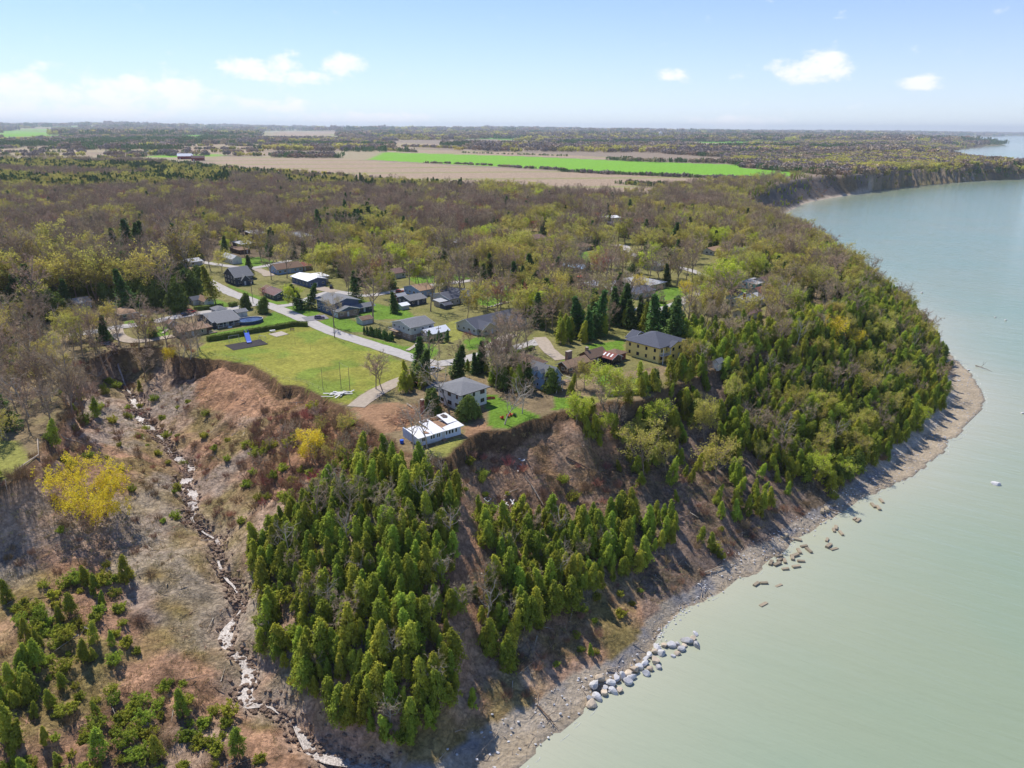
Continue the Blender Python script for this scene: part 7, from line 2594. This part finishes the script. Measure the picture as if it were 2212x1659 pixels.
# orange machine under the conifers, white cloth and wreck in the slump
c = P(902, 832)
ld_ = thing('garden_tractor', 'orange tractor half hidden under the conifers by the track', 'tractor', (c[0], c[1], gz(*c)), R(20))
MB().box(-1.4, .2, -.5, .5, .7, 1.3).box(.2, 1.3, -.4, .4, .7, 1.15).build('body', m_orng, ld_)
MB().box(-1.0, -.3, -.35, .35, 1.3, 1.45).build('seat', m_dtrim, ld_)
for x, r_ in ((-.9, .7), (1.0, .45)):
    for y in (-.75, .55):
        MB().tube([(x, y, r_), (x, y + .22, r_)], r_, 12).build('wheel', m_tyre, ld_)
wr = G(1096, 1093)
wk = thing('wreckage', 'broken white roof timbers lying at the foot of the slump', 'debris', tuple(wr))
for i in range(9):
    L = rng.uniform(1.5, 4.2)
    b_ = MB().box(-L / 2, L / 2, -.16, .16, 0, .12).build('beam', m_board if i % 3 else m_driftd, wk)
    b_.location = (rng.normal() * 1.4, rng.normal() * 1.2, .4 + .06 * i)
    b_.rotation_euler = (rng.normal() * .2, rng.normal() * .3, rng.uniform(0, 3.1))
wf = G(1053, 1082)
fr_ = thing('window_sash', 'white window frame lying in the slump debris', 'window frame', tuple(wf + np.array((0, 0, .3))), R(70))
fr_.rotation_euler = (R(25), R(10), R(70))
MB().box(-1.3, 1.3, -.7, -.58, 0, .1).box(-1.3, 1.3, .58, .7, 0, .1).box(-1.3, -1.18, -.58, .58, 0, .1).box(1.18, 1.3, -.58, .58, 0, .1).build('frame', m_trim, fr_)
for i, (u, v) in enumerate([(1122, 996), (1127, 1001), (1124, 1008), (1121, 1014), (1131, 998), (1119, 1020)]):
    g = G(u, v)
    s = rng.uniform(.7, 1.3)
    o = add_mesh('white_scrap', ROCKS[i % 6].copy(), None, tuple(g + np.array((0, 0, .2))), (0, 0, i), (s, s * .7, s * .4))
    o.data.materials.clear()
    o.data.materials.append(m_board)
    tag(o, 'crumpled white scrap lying on the slump below the bluff lawn', 'scrap', 'white scraps in the slump')

# --- farms and the water tower
def barn(label, u, v, w, d, h, rise, wm, rm, yaw=20, name='barn'):
    c = P(u, v)
    z = gz(*c)
    o = thing(name, label, 'barn' if name == 'barn' else 'house', (c[0], c[1], z), R(yaw))
    block(o, 0, 0, w, d, h, 'gx', rise, wm, rm, wins=False, frames=False, ov=.6)
    n = max(2, int(w / 9))
    for i in range(n):
        MB().box(w * (i + .4) / n, w * (i + .4) / n + 2.4, -.15, -.02, 0 if i == 0 else 1.2, 3.4).build('door' if i == 0 else 'window', m_trim if i == 0 else m_glass, o)


m_barn = mat('barn_red', lin(140, 52, 50), .85, .1, .5, .1, 4, .15)
barn('red barn with bright roof beside the big tan field', 384, 345, 34, 14, 8, 6, m_barn, ROOF['white'])
barn('second red barn right of the bright roofed barn', 414, 348, 30, 14, 7, 5, m_barn, ROOF['plum'])
barn('white shed between the red barns and the road', 405, 343, 14, 10, 6, 4, WALL['white'], ROOF['white'])
barn('long white farm shed behind the conifer block', 652, 316, 90, 20, 7, 4, WALL['white'], ROOF['white'], 5)
barn('long pale farm shed on the left horizon fields', 314, 292, 110, 30, 9, 6, WALL['white'], ROOF['white'], 5)
barn('small white barn on the left horizon fields', 447, 292, 50, 24, 9, 6, WALL['white'], ROOF['white'], 5)
barn('pale farm building by the left edge of the far country', 735, 292, 90, 30, 12, 6, WALL['grey'], ROOF['pale'], 5)
barn('far white shed in the middle distance', 1075, 288, 120, 30, 9, 6, WALL['white'], ROOF['white'], 5)
barn('white farmhouse near the red barns', 482, 334, 16, 10, 6, 4, WALL['white'], ROOF['brown'], 15, 'farmhouse')
barn('grey farmhouse behind the green field', 998, 322, 22, 12, 8, 5, WALL['grey'], ROOF['tan'], 15, 'farmhouse')
barn('dark roofed farmhouse left of the red barns', 318, 334, 26, 14, 5, 4, WALL['brick'], ROOF['grey'], 15, 'farmhouse')
barn('white cottage on the bluff above the cove', 1934, 360, 16, 10, 5, 4, WALL['white'], ROOF['pale'], 20, 'farmhouse')
barn('second white cottage on the bluff above the cove', 1950, 360, 12, 9, 4, 3, WALL['white'], ROOF['white'], 20, 'farmhouse')
c = P(1426, 303)
wt = thing('water_tower', 'pale water tower on legs above the distant woods', 'water tower', (c[0], c[1], gz(*c)))
for i in range(6):
    a = i * math.pi / 3
    MB().tube([(math.cos(a) * 14, math.sin(a) * 14, -2), (math.cos(a) * 10, math.sin(a) * 10, 40)], 1.1, 6).build('leg', WALL['white'], wt)
MB().tube([(0, 0, 36), (0, 0, 39), (0, 0, 45), (0, 0, 54), (0, 0, 58), (0, 0, 60)], [5, 12, 14.5, 14.5, 9, 1.5], 18).build('tank', WALL['white'], wt, True)
MB().tube([(0, 0, 0), (0, 0, 37)], 2.0, 8).build('riser', WALL['white'], wt)
# ------------------------------------------------------------------ far country: woods, hedgerows, farms
def clump(seed, n, w, h, mt, conifer=False):
    """a stand of trees small enough in the picture to be one piece of a wood"""
    rs = np.random.default_rng(seed)
    a = Acc()
    for i in range(n):
        c = np.array((rs.uniform(-w, w), rs.uniform(-w, w) * .7, 0))
        hh = h * rs.uniform(.7, 1.1)
        r = hh * (.2 if conifer else .34)
        k = 46
        if conifer:
            t = rs.random(k) ** .7
            ang = rs.random(k) * 6.283
            p = np.stack([np.cos(ang) * r * (1 - t), np.sin(ang) * r * (1 - t), hh * (.1 + .9 * t)], 1)
        else:
            d = rs.normal(size=(k, 3))
            d /= np.linalg.norm(d, axis=1)[:, None]
            p = d * (r, r, hh * .38) * (rs.random((k, 1)) ** .3) + (0, 0, hh * .6)
        a.leaves(p + c, rs.normal(size=(k, 3)) + (0, -.2, .5), r * .85 * (.6 + .6 * rs.random(k)))
    v, t = a.arrays()
    return arr_mesh('clump', v, t, mt)


CL = [('far_bare_woods', clump(1, 9, 14, 13, m_twig), 'brown leafless woods on the far farmland'),
      ('far_bare_woods', clump(2, 9, 14, 14, mat('far_twigs_grey', lin(160, 144, 134), .95, .15, .1, rand=.2)), 'grey leafless woods on the far farmland'),
      ('far_conifer_woods', clump(3, 12, 13, 13, m_spruce, True), 'dark conifer plantations on the far farmland'),
      ('far_budding_woods', clump(4, 8, 14, 12, m_bud), 'yellow-green budding woods on the far farmland')]
far_items = [[] for _ in CL]


def far_points(xs, ys, size, pick):
    zs = ground_z(xs, ys)
    for i in range(len(xs)):
        far_items[pick[i]].append((None, 0, xs[i], ys[i], zs[i] - .5, size[i], rng.uniform(0, 6.28), 0, 0))


def wood_mask(x, y):
    a, b, pu_, pv_ = plot_kind(x, y)
    w = (b < .46) | (fbm(x / 900, y / 900, 3, 120) > .51)
    far_ = y > 3000
    if far_.any():
        d_, _, _ = polydist(x, y, rim[rim[:, 1] > 2500][::2])
        w |= far_ & (d_ < 350 + .04 * y)
    return w


# broad woods, nearer ones finer
for y0, y1, sp, k in ((1150, 2600, 24, 1.0), (2600, 5200, 44, 1.5), (5200, 11000, 100, 2.8), (11000, 32000, 260, 5.0)):
    xs, ys = np.meshgrid(np.arange(-.85 * y1, .85 * y1, sp), np.arange(y0, y1, sp))
    xs, ys = (xs + rng.uniform(-.5, .5, xs.shape) * sp).ravel(), (ys + rng.uniform(-.5, .5, ys.shape) * sp).ravel()
    zs = ground_z(xs, ys)
    u, v = proj(xs, ys, zs)
    ok = (np.abs(u - 1106) < 1250) & wood_mask(xs, ys) & (inpoly(xs, ys, rim_poly) | ((zs > 2) & (ys > 2600)))
    for p in FIELD_TAN + FIELD_GREEN:
        ok &= ~inpoly(u, v, p)
    ok |= inpoly(u, v, [(-60, 305), (380, 302), (385, 312), (300, 336), (215, 346), (212, 330), (120, 317), (-60, 321)]) & inpoly(xs, ys, rim_poly)
    if y0 == 1150:
        ok &= v < 352 + np.clip((u - 1500) * .1, -30, 80)
    xs, ys, u = xs[ok], ys[ok], u[ok]
    r_ = fbm(xs / 420, ys / 420, 3, 130) + rng.normal(size=len(xs)) * .06
    pick = np.where(r_ < .40, 2, np.where(r_ < .50, 0, np.where(r_ < .58, 1, 3)))
    pick = np.where((pick == 3) & (rng.random(len(xs)) < .4), 0, pick)
    far_points(xs, ys, k * rng.uniform(.75, 1.15, len(xs)) * np.where(k > 1.2, 1, 1), pick)
# woods along the far right shore and the cove
xs, ys = np.meshgrid(np.arange(250, 2600, 17), np.arange(900, 4200, 17))
xs, ys = (xs + rng.uniform(-8, 8, xs.shape)).ravel(), (ys + rng.uniform(-8, 8, ys.shape)).ravel()
zs = ground_z(xs, ys)
u, v = proj(xs, ys, zs)
ok = inpoly(u, v, [(1560, 345), (1640, 336), (1900, 322), (2300, 318), (2300, 380), (2080, 372), (1925, 371), (1790, 379), (1748, 376), (1602, 362)]) & (zs > 6)
ok |= inpoly(u, v, [(2000, 360), (2300, 350), (2300, 386), (2100, 388), (2010, 380)]) & (zs > 6)
xs, ys = xs[ok], ys[ok]
r_ = fbm(xs / 160, ys / 160, 3, 133) + rng.normal(size=len(xs)) * .07
far_points(xs, ys, rng.uniform(.7, 1.0, len(xs)), np.where(r_ < .42, 2, np.where(r_ < .52, 0, np.where(r_ < .58, 1, 3))))


# hedgerows between the near fields
def hedge_line(px, spacing, size, kinds, jit=3.0):
    pl = np.array(smooth_line([P(u, v) for u, v in px], spacing))
    n = len(pl)
    far_points(pl[:, 0] + rng.normal(size=n) * jit, pl[:, 1] + rng.normal(size=n) * jit, rng.uniform(*size, n), rng.choice(kinds, n))


hedge_line([(924, 353), (985, 355), (1060, 359)], 7, (.25, .42), [0, 1])
hedge_line([(1080, 361), (1135, 365)], 7, (.25, .45), [0, 1])
hedge_line([(1145, 365), (1220, 369)], 6, (.3, .5), [0, 1, 2])
hedge_line([(1218, 372), (1300, 376), (1404, 380), (1480, 383), (1600, 388), (1690, 391)], 5, (.35, .6), [1, 2, 2])
hedge_line([(1355, 395), (1475, 400), (1600, 404)], 5, (.3, .5), [2, 2, 0])
hedge_line([(1340, 398), (1420, 404), (1500, 410), (1590, 410)], 6, (.3, .55), [2, 3])
hedge_line([(800, 386), (900, 396), (1000, 400), (1120, 410), (1240, 418), (1330, 424)], 15, (.22, .5), [0, 1])
hedge_line([(300, 350), (400, 356), (470, 366)], 9, (.5, .8), [2])
hedge_line([(590, 340), (660, 342), (735, 342)], 8, (.7, 1.0), [2, 2, 0])
hedge_line([(600, 336), (730, 338)], 10, (.7, 1.0), [2, 2, 1])
hedge_line([(220, 343), (300, 340), (310, 336)], 14, (.5, .9), [2, 3, 0])
hedge_line([(1320, 346), (1400, 350), (1475, 351), (1600, 354)], 9, (.7, 1.0), [2, 0, 2])
hedge_line([(1000, 331), (1100, 334), (1220, 338)], 14, (.3, .55), [2])
for v0 in (306, 311, 317, 323, 330, 337):
    for u0 in range(-60, 470, 130):
        a_ = u0 + int(rng.integers(0, 50))
        hedge_line([(a_, v0 + rng.integers(-2, 3)), (a_ + 50, v0 + 1), (a_ + int(rng.integers(80, 125)), v0 + rng.integers(-1, 3))], 15, (.6, 1.1), [0, 1, 1, 3, 2], 9.0)
hedge_line([(480, 361), (560, 369), (650, 374), (740, 380)], 12, (.3, .6), [0, 2, 2, 3])
hedge_line([(870, 318), (960, 321), (1060, 325)], 14, (.6, 1.0), [0, 1, 3])
hedge_line([(740, 326), (830, 326), (900, 330)], 12, (.5, .9), [0, 2, 3])
for i, (nm, me, lab) in enumerate(CL):
    if far_items[i]:
        scatter_object(nm, me, far_items[i], lab)
print('FAR', [len(q) for q in far_items])
# ------------------------------------------------------------------ air
hz = MB().box(-34500, 34500, -260, 34500, -6, 330).build('haze', None)
hz.data.materials.clear()
hm = bpy.data.materials.new('haze_air')
hm.use_nodes = True
nt = hm.node_tree
nt.nodes.clear()
ho = nt.nodes.new('ShaderNodeOutputMaterial')
hv = nt.nodes.new('ShaderNodeVolumePrincipled')
hv.inputs['Color'].default_value = (.86, .94, 1.0, 1)
hv.inputs['Density'].default_value = 4.5e-5
hv.inputs['Anisotropy'].default_value = .2
nt.links.new(hv.outputs[0], ho.inputs['Volume'])
hz.data.materials.append(hm)
tag(hz, 'pale blue haze lying over the far country', 'haze', kind='stuff')
